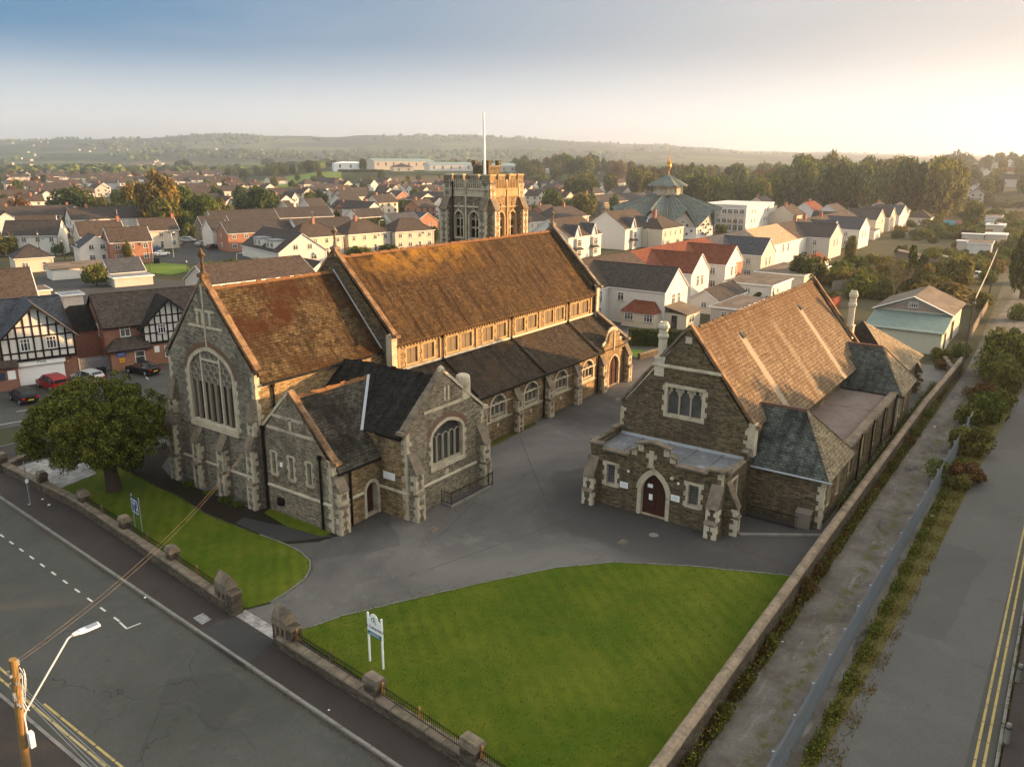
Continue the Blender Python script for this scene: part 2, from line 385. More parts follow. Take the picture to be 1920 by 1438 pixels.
M['timber_dark'] = plain('dark_brown_door_timber', (.055,.022,.016), .55, .3, 3)
M['timber_orange'] = plain('clouded_clerestory_glass', (.15,.115,.070), .5, .4, 1.6, dirt=(.06,.048,.034))
M['board'] = plain('boarded_over_window', (.27,.21,.11), .8, .2, 2)
M['dress_sun'] = dressed('sun_tinted_dressed_stone', (.36,.255,.135), (.14,.095,.05), .5, .78)  # warm sunlight put into the stone colour of the sun-facing trim
M['glass_poly'] = plain('cloudy_window_guard', (.13,.12,.098), .45, .35, 1.4, dirt=(.20,.185,.155))
M['tan_mullion'] = plain('tan_mullion_stone', (.20,.17,.125), .9, .25, 3)
M['glass_church'] = glassy('leaded_church_glass', (.035,.036,.034), .3)
M['slot'] = plain('window_slot_dark_glass', (.032,.028,.024), .4, .3)  # dark glass behind the chancel window mullions
M['mullion'] = plain('tracery_stone', (.34,.30,.225), .9, .25, 3)
M['white'] = render_wall('white_render', (.58,.56,.515))
M['cream'] = render_wall('cream_render', (.52,.465,.37))
M['greyrender'] = render_wall('grey_pebbledash', (.46,.43,.38), (.22,.20,.17))
M['whitepaint'] = plain('white_paint', (.78,.78,.76), .45, .04)
M['palegreen'] = render_wall('pale_green_render', (.47,.47,.37))
M['brick'] = bricks('red_brick', (.17,.055,.03), (.24,.085,.045))
M['brick_orange'] = bricks('orange_brick', (.27,.10,.05), (.33,.135,.07))
M['tile_brown'] = slate('brown_roof_tile', (.052,.041,.034), (.078,.062,.051), (.020,.016,.013), .3, .28, (.08,.07,.05), (.55,.75), ms=.03)
M['tile_grey'] = slate('grey_roof_tile', (.046,.040,.036), (.066,.058,.052), (.022,.02,.019), .3, .30, (.05,.04,.032), (.55,.75), ms=.03)
M['tile_red'] = slate('red_roof_tile', (.135,.045,.026), (.175,.060,.034), (.05,.02,.013), .3, .30, (.12,.05,.03), (.55,.75), ms=.03)
M['tile_orange'] = slate('pale_orange_roof_tile', (.36,.235,.15), (.42,.28,.18), (.18,.11,.07), .3, .3, ms=.03)
M['tile_slate'] = slate('blue_roof_slate', (.045,.050,.060), (.075,.08,.09), (.018,.02,.022), .3, .24)
M['beam_black'] = plain('black_timber_framing', (.016,.013,.012), .6, .3)
M['glass'] = glassy('window_glass', (.02,.024,.028), .1, (.11,.11,.10))
M['pvc'] = plain('white_window_frame', (.76,.76,.74), .4, .03)
M['chim'] = bricks('chimney_brick', (.30,.10,.05), (.36,.14,.07))
M['copper'] = slate('copper_sheet', (.12,.155,.145), (.165,.20,.185), (.06,.075,.07), 5, .5, (.15,.125,.085), (.45,.72), (.075,.095,.09), (.4,.7), ms=.04)
M['copper_seam'] = plain('copper_seam', (.20,.25,.235), .8, .2, .4)
M['corr_green'] = plain('corrugated_green_sheet', (.21,.275,.25), .6, .22, 1.0, dirt=(.13,.16,.14))
M['asbestos'] = slate('brown_sheet_roof', (.115,.095,.075), (.15,.122,.095), (.13,.10,.075), 3, 1.6, (.14,.11,.08), (.5,.75), ms=.02)
M['asphalt'] = road('road_asphalt', (.060,.060,.052), (.088,.087,.078))
M['asphalt_new'] = road('lane_asphalt', (.092,.088,.080), (.128,.122,.112), False, (.165,.158,.146), (.05,.048,.044), .07)
M['forecourt'] = road('forecourt_asphalt', (.064,.061,.058), (.172,.162,.150), True, (.25,.237,.22), (.026,.024,.023), .06)
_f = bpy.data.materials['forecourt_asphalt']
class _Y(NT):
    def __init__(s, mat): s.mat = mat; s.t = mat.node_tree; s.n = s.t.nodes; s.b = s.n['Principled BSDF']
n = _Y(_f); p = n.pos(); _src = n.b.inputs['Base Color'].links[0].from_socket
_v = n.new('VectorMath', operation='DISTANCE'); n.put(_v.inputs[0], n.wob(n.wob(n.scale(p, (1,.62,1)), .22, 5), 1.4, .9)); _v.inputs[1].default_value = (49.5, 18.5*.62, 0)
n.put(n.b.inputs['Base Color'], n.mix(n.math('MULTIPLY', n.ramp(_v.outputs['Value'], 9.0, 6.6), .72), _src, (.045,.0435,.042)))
M['pavement'] = road('pavement_asphalt', (.040,.033,.029), (.060,.049,.043), False, (.075,.066,.06))
n = NT('track_gravel'); p = n.pos()
c = n.mix(n.ramp(n.noise(p, .35, 6, .7, .6), .35, .65), (.085,.074,.062), (.165,.150,.132))
c = n.mix(n.ramp(n.noise(n.scale(p, (.35,1.6,1)), .8, 5, .7), .56, .74), c, (.235,.222,.205))
c = n.mix(n.math('MULTIPLY', n.ramp(n.noise(p, 6, 4, .8), .5, .75), .6), c, (.05,.043,.036))
c = n.mix(n.ramp(n.noise(n.scale(p, (.4,1,1)), .5, 4, .7), .60, .70), c, (.045,.040,.036))
strip = n.math('ABSOLUTE', n.math('SUBTRACT', n.math('ADD', n.sep(p, 1), n.math('MULTIPLY', n.noise(p, .25, 2), 1.0)), 8.65))
c = n.mix(n.math('MULTIPLY', n.ramp(strip, .55, .1), n.ramp(n.noise(p, 1.1, 5, .75), .48, .58)), c, (.075,.080,.022))
c = n.mix(n.math('MULTIPLY', n.ramp(n.sep(p, 1), 9.5, 10.3), n.ramp(n.noise(p, 1.3, 4, .75), .35, .55)), c, (.055,.055,.02))
M['gravel'] = n.out(c, .92, n.noise(p, 22, 4, .8), .8, .03, spec=.15)
M['patch'] = road('patched_asphalt', (.042,.042,.041), (.055,.054,.051), False)
M['kerb'] = plain('kerb_stone', (.20,.19,.17), .9, .35, 1.3, dirt=(.10,.095,.08))
M['slab'] = slate('paving_slab', (.25,.24,.23), (.31,.30,.28), (.13,.12,.11), .6, .6)
M['soil'] = plain('damp_soil', (.022,.018,.013), .95, .5, 3)
M['lawn'] = grass('lawn_grass', (.046,.086,.004), (.082,.124,.006), (.150,.135,.018), 38)
M['lawn_far'] = grass('green_grass', (.09,.16,.018), (.13,.20,.03), (.15,.17,.04))
M['verge'] = grass('rough_verge', (.065,.072,.016), (.12,.105,.03), (.16,.115,.055), None, 2)
M['ground'] = grass('town_ground', (.035,.042,.014), (.062,.062,.028), (.10,.085,.060), None, .16)
M['yellow'] = plain('yellow_road_paint', (.40,.305,.115), .8, .25, 5, dirt=(.13,.115,.08))
M['whiteline'] = plain('white_road_paint', (.55,.54,.50), .8, .15, 3)
M['steel'] = plain('galvanised_steel', (.30,.33,.36), .45, .12, 2, .5)
M['lampgrey'] = plain('lamp_housing', (.66,.70,.72), .35, .06)
M['pole_wood'] = plain('weathered_pole_timber', (.26,.155,.065), .9, .4, 3, dirt=(.13,.12,.03))
M['darkwood'] = plain('dark_pole_timber', (.085,.065,.045), .9, .3, 2)
M['greyfence'] = plain('weathered_fence_boards', (.17,.145,.12), .9, .3, 1.5)
M['redfence'] = plain('red_stained_fence', (.20,.055,.04), .85, .25, 2)
M['teal'] = plain('teal_sign_panel', (.012,.13,.16), .5, .05)
M['logo_green'] = plain('sign_green_ink', (.03,.20,.10), .5, .05)
M['ink'] = plain('dark_sign_ink', (.035,.045,.07), .5, .05)
M['blue'] = plain('blue_sign_paint', (.03,.09,.30), .5, .1)
M['yellowbox'] = plain('yellow_box_paint', (.70,.36,.02), .5, .1)
M['bark'] = plain('tree_bark', (.055,.042,.030), .95, .4, 4)
M['bark_pale'] = plain('pale_bare_bark', (.20,.155,.10), .95, .3, 4)
M['rubber'] = plain('tyre_rubber', (.014,.014,.014), .85, .1)
M['carglass'] = glassy('car_glass', (.012,.014,.016), .06)
for nm, c in dict(black=(.010,.010,.012), red=(.26,.012,.012), silver=(.42,.42,.42), white=(.72,.72,.72), blue=(.03,.09,.22), grey=(.11,.115,.12)).items():
    M['car_'+nm] = plain('car_paint_'+nm, c, .28, .03, spec=.5, metal=.15)
M['lamp_red'] = plain('tail_lamp_red', (.45,.012,.01), .25, .05)
M['plate'] = plain('yellow_number_plate', (.62,.44,.03), .5, .05)
M['gable_boards'] = plain('weathered_gable_boards', (.30,.235,.205), .9, .2, 2, dirt=(.19,.12,.10))
M['plastic_pink'] = plain('faded_pink_panel', (.45,.20,.22), .8, .15)
M['plastic_cyan'] = plain('faded_cyan_panel', (.13,.36,.42), .8, .15)
LEAF = dict(
    dark=leafy('dark_foliage', (.040,.066,.012), (.088,.112,.022), .35),
    mid=leafy('mid_green_foliage', (.078,.118,.016), (.150,.180,.028), .4),
    olive=leafy('olive_foliage', (.115,.120,.022), (.200,.185,.034), .4),
    gold=leafy('golden_foliage', (.15,.115,.022), (.24,.165,.032)),
    lime=leafy('lime_foliage', (.10,.12,.018), (.17,.17,.03)),
    rust=leafy('rusty_foliage', (.10,.055,.018), (.17,.085,.025)),
    purple=leafy('purple_foliage', (.035,.018,.018), (.055,.026,.022)),
    yew=leafy('yew_foliage', (.050,.070,.008), (.215,.215,.030), .25, 1.3))
# ------------------------------------------------------------------ ground, roads, lawns
def sheet(name, pts, z, m, kind='structure', sub=None):
    b = MB()
    for t in tessellate_polygon([[Vector((p[0], p[1], 0)) for p in pts]]):
        t = list(t); a, q, c = (Vector((*pts[k][:2], 0)) for k in t)
        if (q-a).cross(c-a).z < 0: t = t[::-1]
        b.poly([(pts[k][0], pts[k][1], z) for k in t])
    return tag(b.build(name, M[m]), kind=kind)
def slabpoly(name, pts, z0, z1, m, edge=None, kind='structure'):
    b = MB(); n = len(pts)
    for t in tessellate_polygon([[Vector((p[0], p[1], 0)) for p in pts]]):
        b.poly([(pts[k][0], pts[k][1], z1) for k in t])
    for k in range(n):
        p, q = pts[k], pts[(k+1) % n]; b.poly([(p[0],p[1],z0),(q[0],q[1],z0),(q[0],q[1],z1),(p[0],p[1],z1)], 1)
    return tag(b.build(name, [M[m], M[edge or m]]), kind=kind)
sheet('ground', [(-6000,-9000),(14000,-9000),(14000,14000),(-6000,14000)], -.06, 'ground')
def kx(y): return 20.31 + (y-20.39)*.0641          # church-side kerb of the front road
def wx(y): return 21.9 + (y-18)*.094 if y < 56 else 25.47   # outside face of the front wall
sheet('front_road', [(12.0,-40),(kx(-40),-40),(kx(76),76),(30,81),(37,79.5),(60,73.8),(61.5,78.6),(49,82),(38.5,85.0),(33,86.8),(0,96),(-2,91),(12.9,86),(13.0,78)], -.02, 'asphalt')
sheet('cross_street', [(61.5,78.6),(60,73.8),(100,63.6),(100,68)], -.018, 'asphalt')
slabpoly('forecourt', [(wx(10),10.6),(wx(30),30),(wx(55),55),(25.6,70),(45,70.5),(112,66),(112,10.6)], -.05, 0.0, 'forecourt')
# pavement with a real kerb along the front wall, corner rounded into the cross street
pv = [(kx(-40)+.15,-40)] + [(kx(y)+.15, y) for y in range(-30, 70, 10)] + [(23.9,72),(24.8,74.3),(26.6,75.6),(30,75.4),(45,71.2),(60,67.2),(100,57),(100,55),(60,65),(45,69.4),(27,71.2),(25.6,70),(25.5,58),(wx(40),40),(wx(20),20),(wx(-10)-.1,-10),(wx(-40)-.1,-40)]
slabpoly('pavement', pv, -.05, .10, 'pavement')
kb = MB()
kp = [(kx(y), y) for y in range(-40, 71, 1)] + [(23.75,72.1),(24.65,74.5),(26.5,75.8),(30,75.6),(45,71.4),(60,67.4)]
for i, (a, b) in enumerate(zip(kp[:-1], kp[1:])):
    a = Vector((*a, 0)); b = Vector((*b, 0)); d = (b-a).normalized(); n = Vector((d.y, -d.x, 0))
    j = .006*(i % 3)
    kb.poly([a+Vector((0,0,-.03)), b+Vector((0,0,-.03)), b+Vector((0,0,.115+j)), a+Vector((0,0,.115+j))])
    kb.poly([a+Vector((0,0,.115+j)), b+Vector((0,0,.115+j))-d*.02, b+n*.16+Vector((0,0,.115+j))-d*.02, a+n*.16+Vector((0,0,.115+j))])
tag(kb.build('kerb', M['kerb']), kind='structure')
slabpoly('far_pavement', [(9.2,-40),(12.0,-40),(12.75,70),(9.9,70)], -.05, .10, 'pavement')
kb = MB()
for y in range(-40, 70):
    x = 12.0+(y+40)*.0068; kb.box(x, y, -.04, x+.15, y+.98, .125)
tag(kb.build('far_kerb', M['kerb']), kind='structure')
sheet('driveway_patch', [(20.9,31.4),(23.35,31.9),(23.45,35.6),(21.3,36.2)], .106, 'patch')
slabpoly('entrance_slabs', [(23.25,32.1),(24.0,32.0),(24.2,35.7),(23.5,35.75)], 0, .112, 'slab')
sheet('pavement_grating', [(21.96,37.4),(22.6,37.4),(22.5,36.45),(21.85,36.4)], .107, 'slab')
ln = MB()
def stripe(b, p, q, w, z=.004, m=0):
    p = Vector((*p, z)); q = Vector((*q, z)); d = (q-p).normalized(); n = Vector((-d.y, d.x, 0))*w/2
    b.poly([p-n, q-n, q+n, p+n], m)
for k in range(17):
    y = 40.6 + k*1.62; x = 19.42 + (y-40)*.0567; stripe(ln, (x, y), (x+.034, y+.62), .11, -.012)
stripe(ln, (19.42,40.5), (19.30,39.6), .10, -.012); stripe(ln, (19.27,39.57), (20.05,39.45), .09, -.012)
for a, b in (((30.6,82.6),(33.5,81.9)),((36,81.2),(39,80.4)),((41.5,79.7),(44.5,78.9)),((47,78.2),(50,77.4)),((33.8,85.6),(45,83.0)),((48.6,86.4),(49.3,88.3)),((51.4,85.7),(52.1,87.6))): stripe(ln, a, b, .11, -.012)
tag(ln.build('road_markings', M['whiteline']), kind='structure')
yl = MB()
for off in (.46, .84):
    for k in range(60):
        y = -32+k*1.6; x = 12.22+(y+40)*.0068+off
        if 35.4 < y < 37.2 and off > .5: continue
        stripe(yl, (x, y), (x+.011, y+1.52), .11, -.012)
tag(yl.build('yellow_lines', M['yellow']), kind='structure')
# patch seams on the road
sm = MB()
for pp in ([(16.9,32.2),(17.5,30.9),(17.2,29.0),(17.9,27.6),(17.5,26.0)], [(16.9,32.2),(15.6,31.0),(14.4,29.9),(13.9,28.6),(14.3,27.6),(15.6,24.5)]):
    for a, b in zip(pp[:-1], pp[1:]): stripe(sm, a, b, .028, -.014)
tag(sm.build('road_seams', M['patch']), kind='structure')
# lawns
lawn_main = [(24.55,31.9),(25.4,31.35),(27.0,30.86),(30.35,29.06),(34.5,26.76),(38.8,24.1),(41.7,21.4),(44.1,17.3),(46.9,11.2),(47.1,10.75),(22.9,10.75),(22.9,18),(23.6,25),(24.2,31)]
slabpoly('front_lawn', lawn_main, -.02, .07, 'lawn', 'soil')
lawn_l = [(24.3,35.9),(25.6,35.3),(27.1,35.45),(28.6,35.8),(29.62,36.47),(30.3,37.3),(30.75,38.7),(30.9,40.5),(30.75,43),(30.6,46),(30.55,49),(31.2,53.5),(31.3,57),(31.8,62),(31,66),(29.5,66.8),(29.9,62.6),(26.4,61.9),(26.1,58),(25.0,46),(24.4,38)]
slabpoly('side_lawn', lawn_l, -.02, .07, 'lawn', 'soil')
sheet('soil_bed', [(30.95,40.5),(32.5,39.0),(33.9,38.6),(33.9,46),(33.2,47),(33.0,57),(34,60),(38,64),(31.4,66),(31.9,62),(31.4,57),(31.3,53.5),(30.7,49),(30.8,45)], .015, 'soil')
slabpoly('church_path', [(30.9,41.2),(31.6,40.3),(32.9,39.4),(33.7,38.7),(33.3,41.5),(32.4,43.6),(31.9,46.2),(30.95,45.9)], 0, .03, 'patch')
slabpoly('wall_grass_strip', [(33.2,45.6),(33.95,45.9),(33.95,39.2),(33.1,39.3),(32.7,42.5)], 0, .05, 'lawn', 'soil')
slabpoly('aisle_moss_strip', [(48,41.6),(62.5,41.6),(62.3,41.15),(56,40.7),(50,40.6)], 0, .03, 'verge')
slabpoly('paved_terrace', [(26.4,61.9),(29.9,62.6),(30.6,65.6),(29.2,69.4),(26.0,69.4)], 0, .09, 'slab')
slabpoly('rear_lawn', [(92.4,45.2),(97.2,44.4),(96.4,50),(92,50)], 0, .06, 'lawn_far', 'soil')
# kerb edging of the lawns
ke = MB()
for pp in (lawn_main[:9], lawn_l[1:9]):
    for i, (a, b) in enumerate(zip(pp[:-1], pp[1:])):
        a = Vector((*a, .0)); b = Vector((*b, .0)); L = (b-a).length; k = max(1, int(L/.9))
        for j in range(k):
            p = a.lerp(b, j/k); q = a.lerp(b, (j+.96)/k); ke.beam(p+Vector((0,0,.02)), q+Vector((0,0,.02)), .09, .15+.02*((i+j) % 3))
tag(ke.build('lawn_edging', M['kerb']), kind='structure')
# forecourt details: drain covers and repaired strips
fc = MB()
for x, y, s in ((44.7,22.3,.35),(38.5,34.0,.4),(62,35.4,.45),(80,37,.4),(66.5,31,.5)): fc.box(x-s, y-s*.8, 0, x+s, y+s*.8, .006)
tag(fc.build('drain_covers', M['dress_dark']), kind='structure')
sm = MB()
for a, e in (((45,28.2),(58,40.2)),((34,30.5),(46,27.0)),((46,27.0),(48.3,27.6)),((38,33),(44,34.5)),((60,41),(66,33))): stripe(sm, a, e, .05, .004)
tag(sm.build('forecourt_seams', M['patch']), kind='structure')
# lane, verge, right-hand road
sheet('back_lane', [(10,6.4),(10,10.4),(112,9.6),(125,9.9),(200,13),(230,30),(215,2),(150,4.6),(118,5.0)], -.03, 'gravel')
sheet('verge', [(0,4.4),(0,6.4),(118,6.1),(124,4),(110,2.9),(80,3.9)], -.026, 'verge')
sheet('right_road', [(-40,-.42),(10,-.42),(55,-.42),(95,-.8),(140,-2.5),(240,-9),(240,-3),(190,3.2),(125,4.2),(105,3.2),(73,4.3),(56,4.7),(31,5.75),(0,7.0),(-40,8.5)], -.022, 'asphalt_new')
sheet('road_patch_strip', [(20,.75),(55,.35),(85,.0),(85,-.36),(20,-.40)], -.017, 'asphalt')
yl = MB()
for off in (.28, .62):
    for k in range(70): stripe(yl, (-20+k*1.5, -.36+off), (-18.55+k*1.5, -.36+off), .11, -.012)
tag(yl.build('double_yellow_lines', M['yellow']), kind='structure')
slabpoly('right_pavement', [(-40,-.45),(95,-.85),(95,-3.4),(-40,-3.0)], -.05, .10, 'pavement')
kb = MB()
for x in range(-40, 95): kb.box(x, -.45, -.03, x+.985, -.58, .125)
tag(kb.build('right_kerb', M['kerb']), kind='structure')
def blob(name, cx, cy, rx, ry, z, m, seed):
    g = random.Random(seed); pts = []
    for k in range(14):
        t = 2*math.pi*k/14; q = 1+g.uniform(-.3, .3); pts.append((cx+rx*q*math.cos(t), cy+ry*q*math.sin(t)))
    return sheet(name, pts, z, m)
for i, (x, y, a, b) in enumerate(()): blob('pothole', x, y, a, b, -.026, 'patch', i)
sheet('estate_road', [at(560,452)[:2], at(300,478)[:2], at(270,490)[:2], at(330,492)[:2], at(450,505)[:2], at(470,478)[:2], at(560,460)[:2]], -.03, 'patch')
sheet('estate_close', [at(320,462)[:2], at(345,452)[:2], at(420,462)[:2], at(450,490)[:2], at(380,500)[:2]], -.028, 'patch')
slabpoly('green', [at(262,497)[:2], at(300,493)[:2], at(350,497)[:2], at(358,508)[:2], at(320,516)[:2], at(282,512)[:2]], -.03, .05, 'lawn_far')
sheet('rear_yard', [at(60,560)[:2], at(75,505)[:2], at(215,492)[:2], at(262,520)[:2], at(380,530)[:2], at(330,560)[:2], at(180,570)[:2]], -.035, 'patch')
sheet('parking_apron', [(20,92),(33,86.4),(49,82.2),(62,78.4),(62,90),(49,96),(33,100),(20,100)], -.03, 'asphalt')
# ------------------------------------------------------------------ the church
church = thing('church', 'long grey stone church with steep brown slate roofs and battlemented tower', 'church', (58, 50, 0))
Z = Vector((0,0,1)); XX = Vector((1,0,0)); YM = Vector((0,-1,0))
def quoins(b, O, U, n, u0, sgn, z0, z1, m=1, wide=.42, narrow=.24, h=.36, proud=.022, seed=0):
    "alternating long and short blocks up the edge of a wall"
    g = random.Random(seed); O = Vector(O); U = Vector(U); n = Vector(n); z = z0; k = seed % 2
    while z < z1-.05:
        hh = min(h*g.uniform(.65,1.4), z1-z); w = (wide if k % 2 else narrow)*g.uniform(.75,1.3)
        a = O + U*u0 + Z*z; c = O + U*(u0+sgn*w) + Z*(z+hh-.012)
        p = [a - n*.05, c - n*.05, a + n*proud, c + n*proud]
        b.box(min(q.x for q in p), min(q.y for q in p), z, max(q.x for q in p), max(q.y for q in p), z+hh-.012, m)
        z += hh; k += 1
def band(b, O, U, u0, u1, z, h=.16, proud=.09, m=1):
    O = Vector(O); U = Vector(U).normalized(); n = U.cross(Z)
    P = lambda u, d, zz: O + U*u + n*d + Z*zz
    b.prism([P(u0,-.05,z), P(u0,proud,z), P(u0,proud,z+h*.45), P(u0,-.01,z+h), P(u0,-.05,z+h)], U*(u1-u0), m)
def buttress(parent, O, n, w, stages, zq=None, m='stone', name='buttress', seed=1, dress='dress'):
    "stepped stone pier against a wall; stages = [(projection, z top of vertical face, z where its slope meets the next)]"
    O = Vector(O); n = Vector(n).normalized(); U = Z.cross(n)
    b = MB(); prof = [(-.02, -.3)]; prof.append((stages[0][0], -.3))
    for i, (pr, zt, zs) in enumerate(stages):
        prof.append((pr, zt)); nx = stages[i+1][0] if i+1 < len(stages) else -.02
        prof.append((nx, zs))
    pts = [O - U*(w/2) + n*d + Z*z for d, z in prof]
    b.prism(pts, U*w, 0)
    z0 = 0.0
    for i, (pr, zt, zs) in enumerate(stages):
        nx = stages[i+1][0] if i+1 < len(stages) else -.02
        for s in (-1, 1):
            quoins(b, O + n*pr, U, n, s*w/2, -s, z0, zt-.02, 1, .34 if w > .7 else .26, .18, .34, .02, seed+i)
            quoins(b, O + U*(s*w/2), -n, U*s, -pr, 1, z0, zt-.02, 1, .42, .22, .34, .021, seed+i+1)
        # weathered slope slab
        a = O + n*(pr+.06) + Z*(zt-.02); c = O + n*(nx) + Z*(zs+.03); d = (c-a)
        up = d.cross(U).normalized(); up = up if up.z > 0 else -up
        b.prism([a - U*(w/2+.03), a + U*(w/2+.03), c + U*(w/2+.03), c - U*(w/2+.03)], up*.09, 2)
        z0 = zs
    return b.build(name, [M[m], M[dress], M['dress_dark']], parent)
def coping(parent, p, q, nrm, w=.42, t=.16, m='coping_orange', drop=.06, name='coping', knee=True):
    b = MB(); p = Vector(p); q = Vector(q); d = (q-p).normalized(); L = (q-p).length; k = max(2, int(L/1.0))
    for j in range(k):
        a = p + d*(L*j/k); c = p + d*(L*(j+1)/k-.012); b.beam(a + Z*(.02*math.sin(j*3.1)), c + Z*(.02*math.sin(j*3.1+1)), w*(1+.06*math.sin(j*1.7)), t + .02*((j*7) % 3), 0, up=d.cross(Vector(nrm)))
    if knee:
        hz = Vector((d.x, d.y, 0)).normalized()*(-1 if d.z > 0 else 1); e = p if d.z > 0 else q
        a = e + hz*.0 - Z*.10; n = Vector(nrm)
        u = [a - hz*.25 - n*(w/2+.03), a + hz*.42 + n*(w/2+.03)]
        b.box(u[0].x, u[0].y, a.z-.14, u[1].x, u[1].y, a.z+.10)
    return b.build(name, M[m], parent)
def finial(parent, p, h=1.5, m='coping_orange'):
    b = MB(); p = Vector(p)
    b.box(p.x-.32, p.y-.32, p.z-.15, p.x+.32, p.y+.32, p.z+.10)
    b.lathe(p, [(.30,.1),(.17,.28),(.12,.6),(.10,.75),(.15,.82),(.10,.9),(.09,h*.62)], 8)
    for ax in ((1,0,0),(0,1,0)):
        a = Vector(ax)
        for s in (-1,1):
            c = p + Z*(h*.75); b.prism([c, c + a*(.14*s) + Z*.12, c + a*(.26*s) - Z*.02, c + a*(.15*s) - Z*.14], Vector((ax[1],ax[0],0))*.14 )
    b.lathe(p, [(.09,h*.60),(.2,h*.72),(.22,h*.80),(.12,h*.88),(.07,h*.95),(0,h)], 8)
    return b.build('finial', M[m], parent)
def roofslab(parent, a, b_, c, d, m, name='roof', t=.10):
    "a,b eave ends, c,d ridge ends (counter-clockwise from above)"
    q = MB(); pts = [Vector(x) for x in (a, b_, c, d)]
    n = (pts[1]-pts[0]).cross(pts[3]-pts[0]).normalized(); n = n if n.z > 0 else -n
    q.prism([p - n*t for p in pts], n*t)
    return q.build(name, M[m] if isinstance(m, str) else m, parent)
def ridge(parent, p, q, m='ridge_tile', w=.34):
    b = MB(); p = Vector(p); q = Vector(q); d = (q-p).normalized(); L = (q-p).length; k = int(L/.45); s = d.cross(Z).normalized()*w/2
    for j in range(k):
        a = p + d*(L*j/k); c = p + d*(L*(j+.97)/k); e = Z*(.05*math.sin(j*2.3)+.02*(j % 2))
        b.poly([a-s-Z*.12, c-s-Z*.12, c+Z*.09+e, a+Z*.09+e]); b.poly([c+s-Z*.12, a+s-Z*.12, a+Z*.09+e, c+Z*.09+e])
    return b.build('ridge', M[m], parent)
def pipe(parent, x, y, z0, z1, r=.075, name='downpipe', hop=True):
    b = MB(); b.cyl((x,y,z0), (x,y,z1), r, r, 8)
    for k in range(int((z1-z0)/1.8)+1): b.cyl((x,y,z0+.3+k*1.8), (x,y,z0+.42+k*1.8), r+.025, r+.025, 8)
    if hop: b.lathe((x,y,z1-.1), [(r,0),(.15,.16),(.17,.4),(0,.4)], 4)
    return b.build(name, M['black_iron'], parent)
# --- chancel
CX0, NX0, NX1, YRG = 33.92, 46.66, 81.35, 51.76
CL, CR = 57.04, 46.48
b = MB(); Of = (CX0, CL, 0)
u = lambda y: CL - y
win = pt_arch(2.72, 8.0, 5.35, 9.15, 11.15, 10, 78)
slits = [rect(4.74, 13.15, 4.92, 14.0), rect(5.66, 13.15, 5.84, 14.0)]
b.face(Of, YM, [(0,-.3),(10.56,-.3),(10.56,10.1),(5.28,16.25),(0,10.1)], [win]+slits, .30, 0, 1)
b.ring(Of, YM, win[1:]+win[:1], grow(win, .30)[1:]+grow(win, .30)[:1], .05, 1)
for j in range(11):
    for s, u0 in ((-1, 2.42), (1, 8.3)):
        z = 5.4+j*.36; w = .12 if j % 2 else .28
        a = Vector(Of) + YM*u0; y0 = a.y; y1 = a.y - s*w
        b.box(CX0-.03, min(y0,y1), z, CX0+.05, max(y0,y1), z+.35, 1)
b.box(CX0-.14, CL-2.4, 4.95, CX0+.3, CL-8.35, 5.32, 1)
band(b, Of, YM, 0, 10.56, 4.86, .14, .07, 3); band(b, Of, YM, 0, 10.56, 1.98, .18, .10)
for z in (12.85, 14.05): band(b, Of, YM, 3.2 if z < 13 else 4.1, 7.35 if z < 13 else 6.5, z, .24, .02)
for a in (4.45, 5.05, 5.95): b.box(CX0-.03, CL-a-.14, 13.1, CX0+.02, CL-a+.14, 14.05, 1)
b.box(CX0-.06, CL-5.36, 11.5, CX0, CL-5.20, 16.1, 1)
arc = win
for j in range(2, len(arc)-2):        # relieving arch of dark voussoirs
    p, q = grow(arc, .34)[j], grow(arc, .34)[j+1]; c, d = grow(arc, .72)[j], grow(arc, .72)[j+1]
    if min(p[1], q[1]) < 9.05: continue
    P = lambda t: (CX0-.012, CL-t[0], t[1])
    b.poly([P(p), P(c), P(d), P(q)], 2)
quoins(b, Of, YM, (-1,0,0), 0, 1, 0, 10.0, 1, seed=3); quoins(b, Of, YM, (-1,0,0), 10.56, -1, 0, 10.3, 1, seed=4)
quoins(b, (CX0, CR, 0), XX, (0,-1,0), 0, 1, 0, 10.3, 1, seed=5)
b.build('chancel_gable', [M['stone_blue'], M['dress'], M['quoin_red'], M['stone_dark']], church)
b = MB()
b.face((CX0, CR, 0), XX, [(.0,-.3),(NX0-CX0,-.3),(NX0-CX0,9.45),(0,9.45)], (), .2, 0)
b.face((NX0, CL, 0), -XX, [(.0,-.3),(NX0-CX0,-.3),(NX0-CX0,9.45),(0,9.45)], (), .2, 0)
b.face((CX0+.55, CL, 0), YM, [(0,9),(10.56,9),(10.56,10.0),(5.28,16.1),(0,10.0)], (), .2, 0)
b.box(CX0, CR-.06, 9.12, NX0, CR+.05, 9.42, 1)
b.build('chancel_wall', [M['stone_tan_sun'], M['dress']], church)
